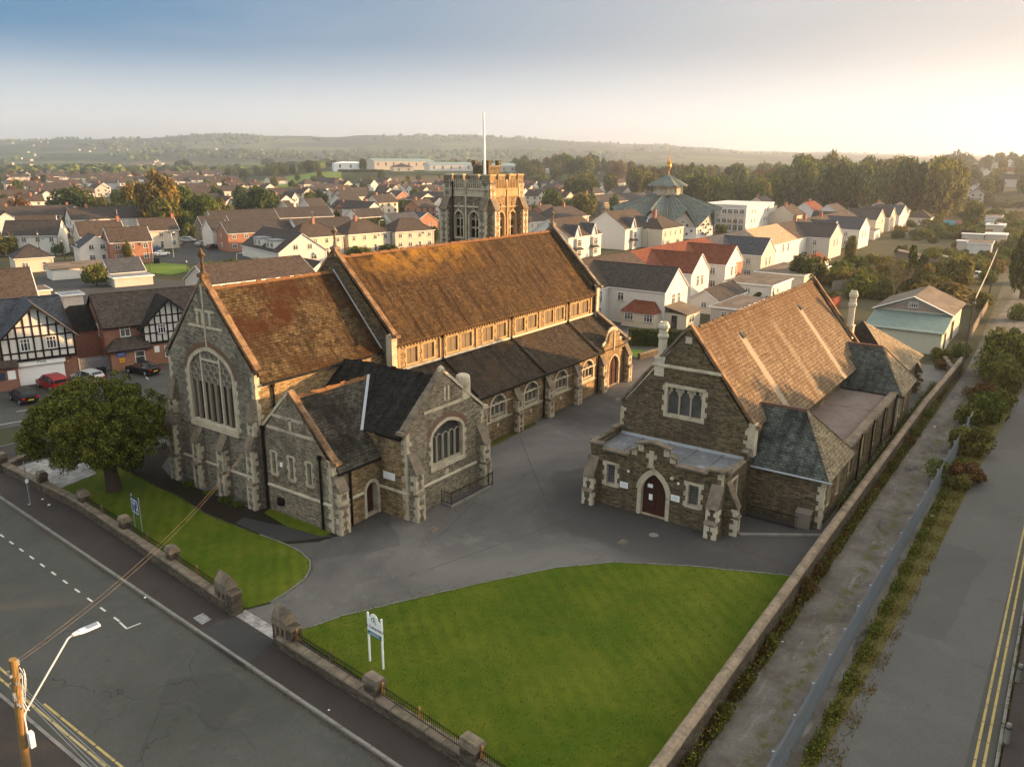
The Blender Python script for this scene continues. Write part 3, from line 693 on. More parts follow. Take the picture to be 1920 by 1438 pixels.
# chancel east-window tracery and glass
def gable_window(parent, O, U, outline, n_lights, z0, zs, zt, majors, m_glass, m_stone='mullion', circles=True, dep=.34, rail=None):
    O = Vector(O); U = Vector(U).normalized(); n = U.cross(Z)
    fr = MB(); P = lambda a, z, d=0.0: O + U*a + Z*z - n*(dep+d)
    us = [p[0] for p in outline]; u0, u1 = min(us), max(us); W_ = u1-u0
    def top(a):
        best = zs
        for (x0, y0), (x1, y1) in zip(outline, outline[1:]+outline[:1]):
            if min(x0,x1)-1e-6 <= a <= max(x0,x1)+1e-6 and abs(x1-x0) > 1e-6:
                best = max(best, y0+(y1-y0)*(a-x0)/(x1-x0))
        return best
    for k in range(1, n_lights):
        a = u0 + W_*k/n_lights; mj = k in majors
        fr.beam(P(a, z0), P(a, (top(a) if mj else zs+.1*(zt-zs))-.02), .15 if mj else .10, .16, 0, up=n)
    fr.beam(P(u0, z0+.08), P(u1, z0+.08), .2, .2, 0, up=n)
    lw = W_/n_lights
    for k in range(n_lights):                                    # cusped heads
        c = u0 + lw*(k+.5); pr = None
        for t in range(9):
            th = math.pi*t/8; q = P(c - lw*.45*math.cos(th), zs - .05 + lw*.45*math.sin(th))
            if pr is not None: fr.beam(pr, q, .06, .09, 0, up=n)
            pr = q
    if circles:
        r = lw*.5
        for row in range(5):
            for k in range(n_lights+1):
                cx = u0 + lw*(k + (.5 if row % 2 else 0)); cz = zs + .45 + row*r*1.55
                if cx-r*.6 < u0 or cx+r*.6 > u1 or cz+r*.5 > min(top(cx-r*.5), top(cx+r*.5)): continue
                pr = None
                for t in range(11):
                    th = 2*math.pi*t/10; q = P(cx + r*.9*math.cos(th), cz + r*.8*math.sin(th))
                    if pr is not None: fr.beam(pr, q, .045, .07, 0, up=n)
                    pr = q
    if rail: fr.beam(P(rail[0], rail[2]), P(rail[1], rail[2]), .12, .14, 0, up=n)
    w = fr.build('window', M[m_stone], parent)
    g = MB(); g.face(O - n*(dep+.12), U, outline, (), .1, 0); g.build('pane', M[m_glass], w)
    return w
o7 = [(a, z) for a, z in win]
fr = MB(); Pw = lambda a, z, d: (CX0+d, CL-a, z)
def wtop(a): h = 2.66; k = abs(a-5.36)/h; return 9.15 + 2.0*math.sqrt(max(0, 1-k**2.1)) - .06
for k in range(1, 7):
    a = 2.72+5.28*k/7
    if k in (2, 5): fr.box(CX0+.02, CL-a-.065, 5.35, CX0+.22, CL-a+.065, wtop(a), 1)
    else: fr.box(CX0+.06, CL-a-.15, 5.35, CX0+.24, CL-a+.15, 8.75, 0)
for a in (2.82, 7.9): fr.box(CX0+.06, CL-a-.12, 5.35, CX0+.24, CL-a+.12, 8.75, 0)
fr.box(CX0+.03, CL-8.0, 5.32, CX0+.24, CL-2.72, 5.55, 1); fr.box(CX0+.03, CL-6.49, 10.32, CX0+.2, CL-4.23, 10.46, 1)
for row in range(5):                         # reticulated tracery seen through the guard
    for k in range(8):
        a = 2.72+.377+.754*(k-.5+(.5 if row % 2 else 0)); z = 8.85+row*.47; pr = None
        if a < 2.9 or a > 7.85 or z+.3 > wtop(a-.25) or z+.3 > wtop(a+.25): continue
        for t in range(11):
            th = 2*math.pi*t/10; q = Vector(Pw(a+.36*math.cos(th), z+.28*math.sin(th), .10))
            if pr is not None: fr.beam(pr, q, .05, .05, 2, up=(-1,0,0))
            pr = q
wd = fr.build('window', [M['tan_mullion'], M['dress_pale'], M['mullion']], church)
g = MB(); g.face((CX0+.26, CL, 0), YM, [(a, z) for a, z in win], (), .1, 0); g.build('pane', M['slot'], wd)
g = MB(); g.face((CX0+.14, CL, 0), YM, pt_arch(2.74, 7.98, 8.62, 9.17, 11.12, 10, 78), (), .1, 0); g.build('window_guard', M['glass_poly'], wd)
for yy, seed in ((CL-3.3, 2), (CL-6.45, 3)): buttress(church, (CX0, yy, 0), (-1,0,0), .85, [(.68,1.95,2.1),(.60,3.75,4.85)], m='stone_blue', seed=seed)
for yy, seed in ((CL-.35, 6), (CR+.35, 7)): buttress(church, (CX0, yy, 0), (-1,0,0), .80, [(.85,1.95,2.15),(.72,4.6,5.6),(.38,6.7,8.3)], m='stone_blue', seed=seed)
buttress(church, (CX0+.45, CL, 0), (0,1,0), .85, [(.95,2.0,2.3),(.8,6.3,7.8)], m='stone_blue', seed=8)
SL = 1.144
def zc(y): return 15.69 - SL*abs(YRG-y)
for s in (1, -1):
    ye = YRG - s*5.46
    a, e, c, d = (CX0+.5, ye, zc(ye)), (NX0, ye, zc(ye)), (NX0, YRG, 15.69), (CX0+.5, YRG, 15.69)
    roofslab(church, *( (a,e,c,d) if s > 0 else (e,a,d,c)), 'roof_chancel')
    coping(church, (CX0+.26, YRG - s*5.5, 10.45), (CX0+.26, YRG, 16.55), (1,0,0), .50, .2, 'coping_orange' if s > 0 else 'dress_dark')
ridge(church, (CX0+.6, YRG, 15.72), (NX0, YRG, 15.72))
finial(church, (CX0+.26, YRG, 16.75), 1.95)
gt = MB(); gt.box(CX0+.5, 46.12, 9.25, NX0, 46.26, 9.40); gt.build('gutter', M['black_iron'], church)
fl = MB(); fl.beam((NX0-.03, 46.4, 9.75), (NX0-.03, YRG, 15.86), .05, .16, 0, up=(1,0,0)); fl.build('flashing', M['lead_white'], church)
pipe(church, 35.4, CR-.12, 0, 9.0)
# --- nave
SN = 1.055
def zn(y): return 16.83 - SN*abs(YRG-y)
b = MB()
b.face((NX0, 58.2, 0), YM, [(0,-.3),(12.75,-.3),(12.75,10.75),(6.44,17.25),(0,10.75)], (), .3, 0)
b.face((NX0+.6, 45.35, 0), -YM, [(0,9),(12.75,9),(12.75,10.7),(6.41,17.1),(0,10.7)], (), .3, 0)
b.box(NX0-.02, 45.25, 5, NX0+.62, 45.9, 10.95, 1)
b.build('nave_gable', [M['stone_dark'], M['dress']], church)
b = MB()
b.face((NX1-.6, 58.2, 0), YM, [(0,6),(12.75,6),(12.75,10.75),(6.44,17.25),(0,10.75)], (), .3, 0)
b.face((NX1, 45.4, 0), -YM, [(0,-.3),(12.75,-.3),(12.75,10.75),(6.44,17.25),(0,10.75)], (), .3, 0)
b.box(NX1-.6, 45.25, 5, NX1+.02, 45.9, 10.95, 1)
b.build('nave_gable', [M['stone_dark'], M['dress']], church)
for s in (1, -1):
    ye = YRG - s*6.55; k = (NX0+.5, ye, zn(ye)), (NX1-.5, ye, zn(ye)), (NX1-.5, YRG, 16.83), (NX0+.5, YRG, 16.83)
    roofslab(church, *(k if s > 0 else (k[1], k[0], k[3], k[2])), 'roof_nave')
    for xx in (NX0+.28, NX1-.28):
        coping(church, (xx, YRG - s*6.6, 11.0), (xx, YRG, 17.52), (1,0,0), .48, .2, 'coping_orange' if xx < 60 else 'dress_dark')
ridge(church, (NX0+.6, YRG, 16.86), (NX1-.6, YRG, 16.86))
finial(church, (NX0+.28, YRG, 17.65), 1.9, 'dress_dark'); finial(church, (NX1-.28, YRG, 17.65), 1.6, 'dress_dark')
# clerestory: six bays of paired windows
cw = [(48.70,50.22),(50.80,52.40),(54.02,55.70),(56.08,57.80),(59.38,61.12),(61.55,63.26),(64.85,66.55),(67.02,68.78),(70.2,72.0),(72.36,74.15),(75.55,77.4),(77.76,79.55)]
b = MB(); YC = 45.62
holes = [rect(a-NX0+.08, 8.05, c-NX0-.08, 9.42) for a, c in cw]
b.face((NX0, YC, 0), XX, [(0,-.3),(NX1-NX0,-.3),(NX1-NX0,10.1),(0,10.1)], holes, .22, 0, 1)
for i, (a, c) in enumerate(cw):
    h = rect(a-NX0+.08, 8.05, c-NX0-.08, 9.42); o = grow(h, .17)
    b.ring((NX0, YC, 0), XX, h+h[:1], o+o[:1], .04, 1)
    for j in range(4):
        for x, s in ((a-.09, -1), (c+.09, 1)):
            if j % 2: b.box(x, YC-.035, 7.95+j*.37, x+s*.13, YC+.04, 8.3+j*.37, 1)
b.box(NX0+.6, YC-.10, 9.62, NX1-.6, YC+.05, 9.86, 1); b.box(NX0+.6, YC-.12, 7.62, NX1-.6, YC+.05, 7.80, 3)
x = NX0+.9
while x < NX1-.9: b.box(x, YC-.17, 9.40+.22, x+.13, YC, 9.84, 2); x += .40
for x in (47.75, 53.15, 58.4, 63.8, 69.2, 74.65, 79.98):
    b.box(x-.13, YC-.12, 7.8, x+.13, YC, 9.62, 1)
b.box(NX0+.5, YC-.30, 9.90, NX1-.5, YC-.10, 10.06, 4)
b.build('clerestory_wall', [M['stone_tan_sun'], M['dress_sun'], M['stone_dark'], M['dress_pale'], M['ridge_tile']], church)
for a, c in cw:
    f = MB(); mm = (a+c)/2
    f.box(a+.08, YC+.10, 8.05, c-.08, YC+.14, 9.42, 0)
    w = f.build('clerestory_window', M['timber_orange'], church)
    f = MB(); f.box(mm-.035, YC+.06, 8.05, mm+.035, YC+.14, 9.42); f.build('mullion', M['tan_mullion'], w)
for x in (53.35, 64.0, 74.85): pipe(church, x, YC-.2, 7.4, 9.7, .06)
# far (north) side of the nave and aisle, unseen but standing
b = MB(); b.face((NX1, 57.9, 0), -XX, [(0,-.3),(NX1-NX0,-.3),(NX1-NX0,10.1),(0,10.1)]); b.build('nave_wall', M['stone'], church)
b = MB(); b.face((NX1, 61.8, 0), -XX, [(0,-.3),(NX1-NX0,-.3),(NX1-NX0,4.7),(0,4.7)]); b.face((NX0, 61.8, 0), YM, [(0,-.3),(3.9,-.3),(3.9,7.5),(0,4.7)]); b.build('aisle_wall', M['stone'], church)
roofslab(church, (NX1, 62, 4.65), (NX0, 62, 4.65), (NX0, 57.9, 7.5), (NX1, 57.9, 7.5), 'roof_aisle')
# --- south aisle
YA = 41.70; b = MB()
aw = [(55.52,57.75),(60.95,63.2),(66.45,68.72),(71.9,74.15),(49.8,52.0)]
holes = [pt_arch(a-NX0, c-NX0, 2.1, 3.15, 4.12, 7, 84) for a, c in aw]
door = pt_arch(77.85-NX0, 80.1-NX0, .05, 2.3, 3.55, 7, 75)
b.face((NX0, YA, 0), XX, [(0,-.3),(NX1-NX0,-.3),(NX1-NX0,4.55),(0,4.55)], holes+[door], .28, 0, 1)
for h in holes+[door]:
    o = grow(h, .2); b.ring((NX0, YA, 0), XX, h[1:]+h[:1] if h is door else h[1:]+h[:2], o[1:]+o[:1] if h is door else o[1:]+o[:2], .04, 1)
for h in holes:
    a2, o2 = grow(h, .22), grow(h, .46)
    for j in range(2, len(h)-1):
        if min(a2[j][1], a2[j+1][1]) > 3.3:
            P = lambda t: (NX0+t[0], YA-.012, t[1]); b.poly([P(a2[j]), P(a2[j+1]), P(o2[j+1]), P(o2[j])], 2)
    a = min(p[0] for p in h); c = max(p[0] for p in h); b.box(NX0+a-.25, YA-.10, 1.93, NX0+c+.25, YA+.1, 2.1, 1)
    b.box(NX0+(a+c)/2-.15, YA-.02, 1.1, NX0+(a+c)/2+.15, YA+.02, 1.4, 3)
band(b, (NX0, YA, 0), XX, 0, 30.4, 1.72, .14, .07); band(b, (NX0, YA, 0), XX, 0, 30.4, 3.25, .12, .035)
b.box(NX0, YA-.10, 4.36, 76, YA+.05, 4.55, 1)
b.build('aisle_wall', [M['stone_tan_sun'], M['dress'], M['quoin_red'], M['dress_pale']], church)
for a, c in aw:
    h = pt_arch(a-NX0, c-NX0, 2.1, 3.15, 4.12, 7, 84)
    gable_window(church, (NX0, YA, 0), XX, h, 3, 2.12, 3.1, 4.12, (), 'glass_poly', 'mullion', False, .2)
d = MB(); d.face((NX0, YA+.26, 0), XX, door, (), .1, 0); dd = d.build('door', M['timber_dark'], church)
d = MB()
d.box(78.95, YA+.20, .05, 79.0, YA+.255, 3.3); d.build('door_edge', M['black_iron'], dd)
tops = [(NX0, 4.68), (NX1, 4.68)]
roofslab(church, (NX0, 41.38, 4.58), (NX1-.3, 41.38, 4.58), (NX1-.3, YC, 7.55), (NX0, YC, 7.55), 'roof_aisle')
for x in (53.45, 64.1, 74.75):
    q = MB(); q.beam((x, 41.5, 4.80), (x, YC-.1, 7.68), .12, .14, 0); q.build('roof_downpipe', M['black_iron'], church)
gt = MB(); gt.box(NX0, 41.28, 4.42, 76, 41.40, 4.56); gt.build('gutter', M['black_iron'], church)
for x in (64.2, 75.0): pipe(church, x, YA-.14, 0, 4.5, .07)
for i, x in enumerate((48.0, 53.75, 59.3, 64.75, 70.25, 75.75, 81.65)):
    buttress(church, (x, YA, 0), (0,-1,0), .78, [(.78,1.75,2.0),(.66,3.1,4.4)], m='stone_tan_sun', seed=20+i)
# aisle end gablet, parapet over the south door
b = MB(); pb = [(76.15-NX0,4.3),(80.9-NX0,4.3),(80.9-NX0,5.0),(79.7-NX0,5.35),(79.6-NX0,6.0)]
pb += [(78.3-NX0+1.05*math.cos(t), 6.0+.62*math.sin(t)) for t in [math.pi*k/8 for k in range(0, 9)]] + [(77.0-NX0,5.35),(76.15-NX0,5.0)]
b.prism([(NX0+a, YA-.24, z) for a, z in pb], (0, .5, 0), 0)
b.box(78.2, YA-.34, 4.3, 78.4, YA-.2, 6.4, 1)
for a, c in zip(pb[2:-1], pb[3:]): b.beam((NX0+a[0], YA, a[1]+.06), (NX0+c[0], YA, c[1]+.06), .62, .12, 1, up=(0,1,0))
b.build('porch_parapet', [M['stone_tan_sun'], M['dress']], church)
b = MB(); b.face((NX1-.1, YA-.1, 0), -YM, [(0,-.3),(4.1,-.3),(4.1,7.9),(0,5.2)]); b.face((NX1-.5, YC, 0), YM, [(0,4),(4.1,4),(4.1,5.2),(0,7.9)]); b.build('aisle_gable', M['stone_dark'], church)
coping(church, (NX1-.28, 41.3, 5.35), (NX1-.28, YC, 8.05), (1,0,0), .55, .16, 'dress_dark')
# --- transept with the chimney
TX0, TX1, TXC, TY = 38.55, 47.35, 42.57, 36.32
ST = (9.68-6.35)/(TXC-TX0)
b = MB(); Ot = (TX0, TY, 0); twin = pt_arch(2.72, 6.2, 3.12, 5.35, 6.38, 9, 74)
b.face(Ot, XX, [(0,-.3),(8.8,-.3),(8.8,6.2),(4.02,10.1),(0,6.55)], [twin, rect(4.33,8.05,4.5,8.95)], .34, 0, 1)
o = grow(twin, .24); b.ring(Ot, XX, twin[1:]+twin[:2], o[1:]+o[:2], .05, 1)
a2, o2 = grow(twin, .27), grow(twin, .62)
for j in range(2, len(twin)-1):
    if min(a2[j][1], a2[j+1][1]) > 5.45: b.poly([(TX0+t[0], TY-.012, t[1]) for t in (a2[j], a2[j+1], o2[j+1], o2[j])], 2)
for j in range(7):
    for uu, s in ((2.48,-1),(6.44,1)):
        if j % 2: b.box(TX0+uu, TY-.045, 3.1+j*.36, TX0+uu+s*.16, TY+.02, 3.45+j*.36, 1)
b.box(TX0+2.4, TY-.13, 2.88, TX0+6.5, TY+.1, 3.14, 1)
b.box(TX0+1.9, TY-.035, 7.45, TX0+6.3, TY+.02, 7.68, 1); band(b, Ot, XX, 0, 8.8, 1.95, .2, .1)
for du in (4.2, 4.62): b.box(TX0+du-.08, TY-.03, 7.95, TX0+du+.09, TY+.02, 9.05, 1)
b.box(TX0+4.1, TY-.025, 2.2, TX0+4.5, TY+.02, 2.6, 1)
quoins(b, Ot, XX, (0,-1,0), 0, 1, 0, 6.6, 1, seed=9); quoins(b, Ot, XX, (0,-1,0), 8.8, -1, 0, 6.2, 1, seed=10)
quoins(b, (TX0, TY, 0), -YM, (-1,0,0), 0, 1, 0, 6.6, 1, seed=11)
b.build('transept_gable', [M['stone'], M['dress'], M['quoin_red']], church)
gable_window(church, Ot, XX, twin, 5, 3.15, 5.2, 6.38, (), 'glass_church', 'mullion', False, .24)
b = MB()
b.face((TX0, CR, 0), YM, [(0,-.3),(CR-TY,-.3),(CR-TY,6.3),(0,6.3)]); band(b, (TX0, CR, 0), YM, 6.5, CR-TY, 1.95, .2, .1, 1)
b.face((TX1, TY, 0), -YM, [(0,-.3),(CR-TY,-.3),(CR-TY,6.0),(0,6.0)])
b.face((TX1, TY+.5, 0), -XX, [(0,5),(8.8,5),(8.8,6.5),(4.78,10.0),(0,6.1)])
b.build('transept_wall', [M['stone_tan_sun'], M['dress']], church)
ye2 = 46.5
for s in (1, -1):
    xe = TXC - s*4.25 if s > 0 else TXC + 4.95; ze = 9.68 - ST*abs(TXC-xe)
    k = [(xe, TY+.4, ze), (xe, ye2, ze), (TXC, ye2, 9.68), (TXC, TY+.4, 9.68)]
    roofslab(church, *(k if s < 0 else (k[1], k[0], k[3], k[2])), 'roof_dark')
    e = (TX0-.1, 6.75) if s > 0 else (TX1+.1, 6.4)
    coping(church, (e[0], TY+.2, e[1]), (TXC, TY+.2, 10.28), (0,1,0), .55, .18, 'dress_dark' if s > 0 else 'dress')
q = MB(); q.lathe((TXC, TY+.2, 10.2), [(.3,0),(.26,.25),(.05,.42),(0,.42)], 6); q.build('apex_stone', M['dress'], church)
ridge(church, (TXC, TY+.5, 9.70), (TXC, 45.5, 9.70), 'roof_dark')
q = MB(); q.box(44.75, TY-.03, 7.5, 45.75, TY+.62, 8.85, 0); q.lathe((45.25, TY+.3, 8.6), [(.56,0),(.56,.55),(.5,.72),(.32,.82),(0,.82)], 14, 0); q.build('chimney', M['dress'], church)
for x, sd in ((TX0+.5, 12), (TX1-.45, 13)): buttress(church, (x, TY, 0), (0,-1,0), .85, [(.82,2.0,2.12),(.72,3.55,5.0)], m='stone', seed=sd)
gt = MB(); gt.box(TX0-.25, 39.1, 6.0, TX0-.1, TY+.4, 6.14); gt.build('gutter', M['black_iron'], church)
q = MB(); q.box(TX0-.04, 37.5, 2.75, TX0-.015, 38.65-.0, 3.3); tag(q.build('wall_sign', M['whitepaint'], church), 'white rectangular sign on the transept side wall')
# --- vestry
VX, VYR, VYK = 34.01, 43.0, 39.05
SV = (8.96-4.45)/(VYR-38.82)
b = MB(); Ov = (VX, CR, 0); uv_ = lambda y: CR-y
vw = [rect(uv_(y)-.21, 3.0, uv_(y)+.21, 4.66) for y in (45.05, 43.15, 41.27)]
b.face(Ov, YM, [(0,-.3),(CR-VYK,-.3),(CR-VYK,5.0),(CR-VYR,9.35),(0,5.65)], vw, .3, 0, 1)
for h in vw:
    o = grow(h, .14); b.ring(Ov, YM, h+h[:1], o+o[:1], .04, 1)
    for j in range(5):
        for uu, s in ((h[0][0]-.14,-1),(h[1][0]+.14,1)):
            if j % 2 == 0: y0 = CR-uu; b.box(VX-.03, min(y0, y0-s*.12), 2.95+j*.36, VX+.02, max(y0, y0-s*.12), 3.28+j*.36, 1)
    b.box(VX-.03, CR-h[0][0]+.15, 2.55, VX+.0, CR-h[1][0]-.15, 2.72, 2)
band(b, Ov, YM, .3, CR-VYK, 1.95, .2, .1)
for z, y0, y1 in ((6.42,45.6,40.6),(7.4,44.9,41.6)): b.box(VX-.03, y1, z, VX+.02, y0, z+.22, 1)
b.box(VX-.03, VYR-.14, 6.6, VX+.02, VYR+.14, 7.5, 1)
quoins(b, Ov, YM, (-1,0,0), CR-VYK, -1, 0, 5.3, 1, seed=14); quoins(b, (VX, VYK, 0), XX, (0,-1,0), 0, 1, 0, 5.2, 1, seed=15)
b.build('vestry_gable', [M['stone'], M['dress'], M['quoin_red']], church)
for h in vw:
    f = MB(); f.face((VX+.26, CR, 0), YM, h, (), .1, 0); w = f.build('window', M['glass_church'], church)
    f = MB(); y = CR-(h[0][0]+h[1][0])/2; f.box(VX+.2, y-.02, 3.0, VX+.25, y+.02, 4.66)
    for z in (3.4, 3.8, 4.2): f.box(VX+.2, y-.21, z, VX+.24, y+.21, z+.025)
    f.build('glazing_bar', M['lead'], w)
b = MB(); vd = pt_arch(37.15-VX, 38.25-VX, .06, 1.9, 2.6, 7, 84)
b.face((VX, VYK, 0), XX, [(0,-.3),(TX0-VX,-.3),(TX0-VX,4.5),(0,4.5)], [vd], .55, 0, 1)
o = grow(vd, .24); b.ring((VX, VYK, 0), XX, vd[1:]+vd[:1], o[1:]+o[:1], .05, 1)
b.box(VX, VYK-.08, 4.22, TX0, VYK+.05, 4.42, 1)
band(b, (VX, VYK, 0), XX, 0, 2.85, 1.95, .2, .1)
b.build('vestry_wall', [M['stone_tan_sun'], M['dress']], church)
q = MB(); q.face((VX, VYK+.5, 0), XX, vd, (), .1, 0); q.build('door', M['timber_dark'], church)
xv = TXC - (9.68-8.96)/ST
zvr = lambda y: 8.96 - SV*abs(VYR-y)
for s in (1, -1):
    ye = 38.72 if s > 0 else 46.4; ze = zvr(ye); xe_ = TXC - (9.68-max(ze, 6.05))/ST if s < 0 else TX0-.15
    k = [(VX+.45, ye, ze), (xe_ if s > 0 else 40.8, ye, ze), (xv+.02, VYR, 8.96), (VX+.45, VYR, 8.96)]
    roofslab(church, *(k if s > 0 else (k[1], k[0], k[3], k[2])), 'roof_vestry')
coping(church, (VX+.22, 38.85, 5.3), (VX+.22, VYR, 9.5), (1,0,0), .5, .18, 'coping_orange'); coping(church, (VX+.22, 46.3, 6.25), (VX+.22, VYR, 9.5), (1,0,0), .5, .18, 'dress', knee=False)
ridge(church, (VX+.5, VYR, 8.99), (xv, VYR, 8.99))
q = MB(); q.beam((xv-.02, VYR-.02, 9.08), (38.15, VYR-(8.96-(9.68-ST*(TXC-38.15)))/SV, 9.68-ST*(TXC-38.15)+.12), .20, .10, 0); q.build('valley_flashing', M['lead_white'], church)
gt = MB(); gt.box(VX+.3, 38.62, 4.22, TX0-.2, 38.74, 4.36); gt.build('gutter', M['black_iron'], church)
pipe(church, VX-.12, 46.0, 0, 6.2, .11); pipe(church, VX-.12, 40.05, 0, 5.2, .08); pipe(church, 35.6, VYK-.12, 0, 4.2, .08)
buttress(church, (VX+.42, VYK, 0), (0,-1,0), .84, [(.72,2.0,2.1),(.66,3.1,4.2)], m='stone', seed=16)
q = MB(); q.lathe((VX-.06, 44.5, 1.0), [(.3,-.25),(.34,0),(.3,.25),(0,.25)], 8); q.build('wall_vent', M['black_iron'], church)
q = MB(); q.box(VX-.12, 44.05, 3.75, VX-.02, 44.3, 4.05); q.build('alarm_box', M['whitepaint'], church)
q = MB(); q.box(VX-.25, 45.8, 6.15, VX-.02, 46.05, 6.45); q.build('cable_bracket', M['black_iron'], church)
# --- tower
TWX, TWY, TW, TZ = 81.2, 61.2, 7.3, 22.95
def tower_face(O, U, L):
    O = Vector(O); U = Vector(U); n = U.cross(Z); b = MB()
    c1, c2 = L*.33, L*.67
    ws = [pt_arch(c-.72, c+.72, 15.3, 17.7, 18.55, 6, 70) for c in (c1, c2)]
    b.face(O, U, [(0,-.3),(L,-.3),(L,22.2),(0,22.2)], ws, .5, 0, 1)
    for h in ws:
        o = grow(h, .2); b.ring(O, U, h[1:]+h[:2], o[1:]+o[:2], .09, 1)
        u0 = min(p[0] for p in h); u1 = max(p[0] for p in h); um = (u0+u1)/2
        # pinnacle drop above each arch
        p = O + U*um + n*.05; b.beam(p + Z*18.75, p + Z*19.6, .14, .14, 1, up=n)
    for z, h, pr in ((19.05,.2,.12),(20.4,.18,.14),(21.25,.22,.18)): band(b, O, U, 0, L, z, h, pr)
    p0 = O + U*0; 
    a = O + n*.03; 
    q0 = a + Z*20.6; q1 = a + U*L + Z*21.25
    b.box(min(q0.x,q1.x)-abs(n.x)*.02, min(q0.y,q1.y)-abs(n.y)*.02, 20.58, max(q0.x,q1.x)+abs(n.x)*.05, max(q0.y,q1.y)+abs(n.y)*.05, 21.25, 1)
    m_ = O + U*(L/2) + n*.08; b.beam(m_ + Z*14, m_ + Z*22.2, .22, .2, 1, up=n)
    k = 0; uu = 1.0
    while uu < L-.9:                       # blind panelling of the parapet
        if abs(uu-L/2) > .25: m_ = O + U*uu + n*.06; b.beam(m_ + Z*21.45, m_ + Z*22.5, .12, .14, 1, up=n)
        uu += .34
    # merlons
    for (ua, ub) in ((0,1.25),(1.75,L/2-.45),(L/2+.45,L-1.75),(L-1.25,L)):
        q0 = O + U*ua + n*.06; q1 = O + U*ub - n*.35
        b.box(min(q0.x,q1.x), min(q0.y,q1.y), 22.2, max(q0.x,q1.x), max(q0.y,q1.y), 22.95, 0)
        q0 = O + U*(ua-.05) + n*.14; q1 = O + U*(ub+.05) - n*.42
        b.box(min(q0.x,q1.x), min(q0.y,q1.y), 22.95, max(q0.x,q1.x), max(q0.y,q1.y), 23.15, 1)
    q0 = O + n*.02; q1 = O + U*L - n*.3
    b.box(min(q0.x,q1.x), min(q0.y,q1.y), 22.0, max(q0.x,q1.x), max(q0.y,q1.y), 22.45, 1)
    return b, ws
for O, U, mt in (((TWX, TWY+TW, 0), YM, 'stone'), ((TWX, TWY, 0), XX, 'stone_tan_sun'), ((TWX+TW, TWY, 0), -YM, 'stone'), ((TWX+TW, TWY+TW, 0), -XX, 'stone')):
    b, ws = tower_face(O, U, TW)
    wall = b.build('tower_wall', [M[mt], M['dress_sun' if mt == 'stone_tan_sun' else 'dress']], church)  # sun-facing wall takes the gold-tinted copies of the tower stone
    Ov_ = Vector(O); Uv_ = Vector(U); n_ = Uv_.cross(Z)
    for h in ws:
        f = MB(); u0 = min(p[0] for p in h); u1 = max(p[0] for p in h); um = (u0+u1)/2; dd = Ov_ - n_*.32
        f.beam(dd + Uv_*um + Z*15.3, dd + Uv_*um + Z*18.5, .11, .14, 0, up=n_)
        for zz in (16.6, 17.7): f.beam(dd + Uv_*u0 + Z*zz, dd + Uv_*u1 + Z*zz, .10, .12, 0, up=n_)
        for s in (-1, 1):
            c = um + s*(u1-u0)/4
            for zz in (16.5, 17.6, 18.0):
                pr = None
                for t in range(7):
                    th = math.pi*t/6; q = dd + Uv_*(c - .31*math.cos(th)) + Z*(zz + .26*math.sin(th) - .25)
                    if pr is not None: f.beam(pr, q, .06, .1, 0, up=n_)
                    pr = q
        w = f.build('belfry_window', M['dress'], wall)
        f = MB()
        for k in range(9): zz = 15.4+k*.34; f.beam(dd - n_*.12 + Uv_*(u0-.02) + Z*zz, dd - n_*.12 + Uv_*(u1+.02) + Z*zz, .05, .26, 0, up=n_ + Z*.8)
        f.face(Ov_ - n_*.6, Uv_, grow(h, .04), (), .1, 0)
        f.build('louvre', M['black_iron'], wall)
for (x, y, n) in ((TWX,TWY+.55,(-1,0,0)),(TWX,TWY+TW-.55,(-1,0,0)),(TWX+.55,TWY,(0,-1,0)),(TWX+TW-.55,TWY,(0,-1,0)),(TWX+TW,TWY+.55,(1,0,0)),(TWX+TW,TWY+TW-.55,(1,0,0)),(TWX+.55,TWY+TW,(0,1,0)),(TWX+TW-.55,TWY+TW,(0,1,0))):
    buttress(church, (x, y, 0), n, 1.05, [(1.0,13,14),(.85,18.75,20.2),(.12,22.0,22.1)], m='stone' if n[0] < 0 else 'stone_tan_sun', seed=int(x+y))
b = MB(); b.box(TWX+.3, TWY+.3, 21.9, TWX+TW-.3, TWY+TW-.3, 22.0, 0); b.build('tower_roof', M['lead'], church)
b = MB(); b.box(TWX+4.6, TWY+3.6, 21.9, TWX+7.2, TWY+6.2, 24.0, 0); b.box(TWX+4.5, TWY+3.5, 24.0, TWX+7.3, TWY+6.3, 24.18, 1)
for dx, dy in ((4.5,3.5),(6.7,3.5),(4.5,5.7),(6.7,5.7)): b.box(TWX+dx, TWY+dy, 24.18, TWX+dx+.6, TWY+dy+.6, 24.8, 0)
b.build('stair_turret', [M['stone_dark'], M['dress_dark']], church)
pipe(church, TWX-.2, TWY+5.75, 8, 21.9, .11)
q = MB(); q.cyl((TWX+3.0, TWY+3.0, 21.9), (TWX+2.95, TWY+3.05, 27.0), .17, .15, 10); q.cyl((TWX+2.95, TWY+3.05, 27.0), (TWX+2.9, TWY+3.1, 30.6), .13, .12, 10)
tag(q.build('flagpole', M['whitepaint']), 'tall white flagpole standing on the battlemented stone church tower', 'flagpole')
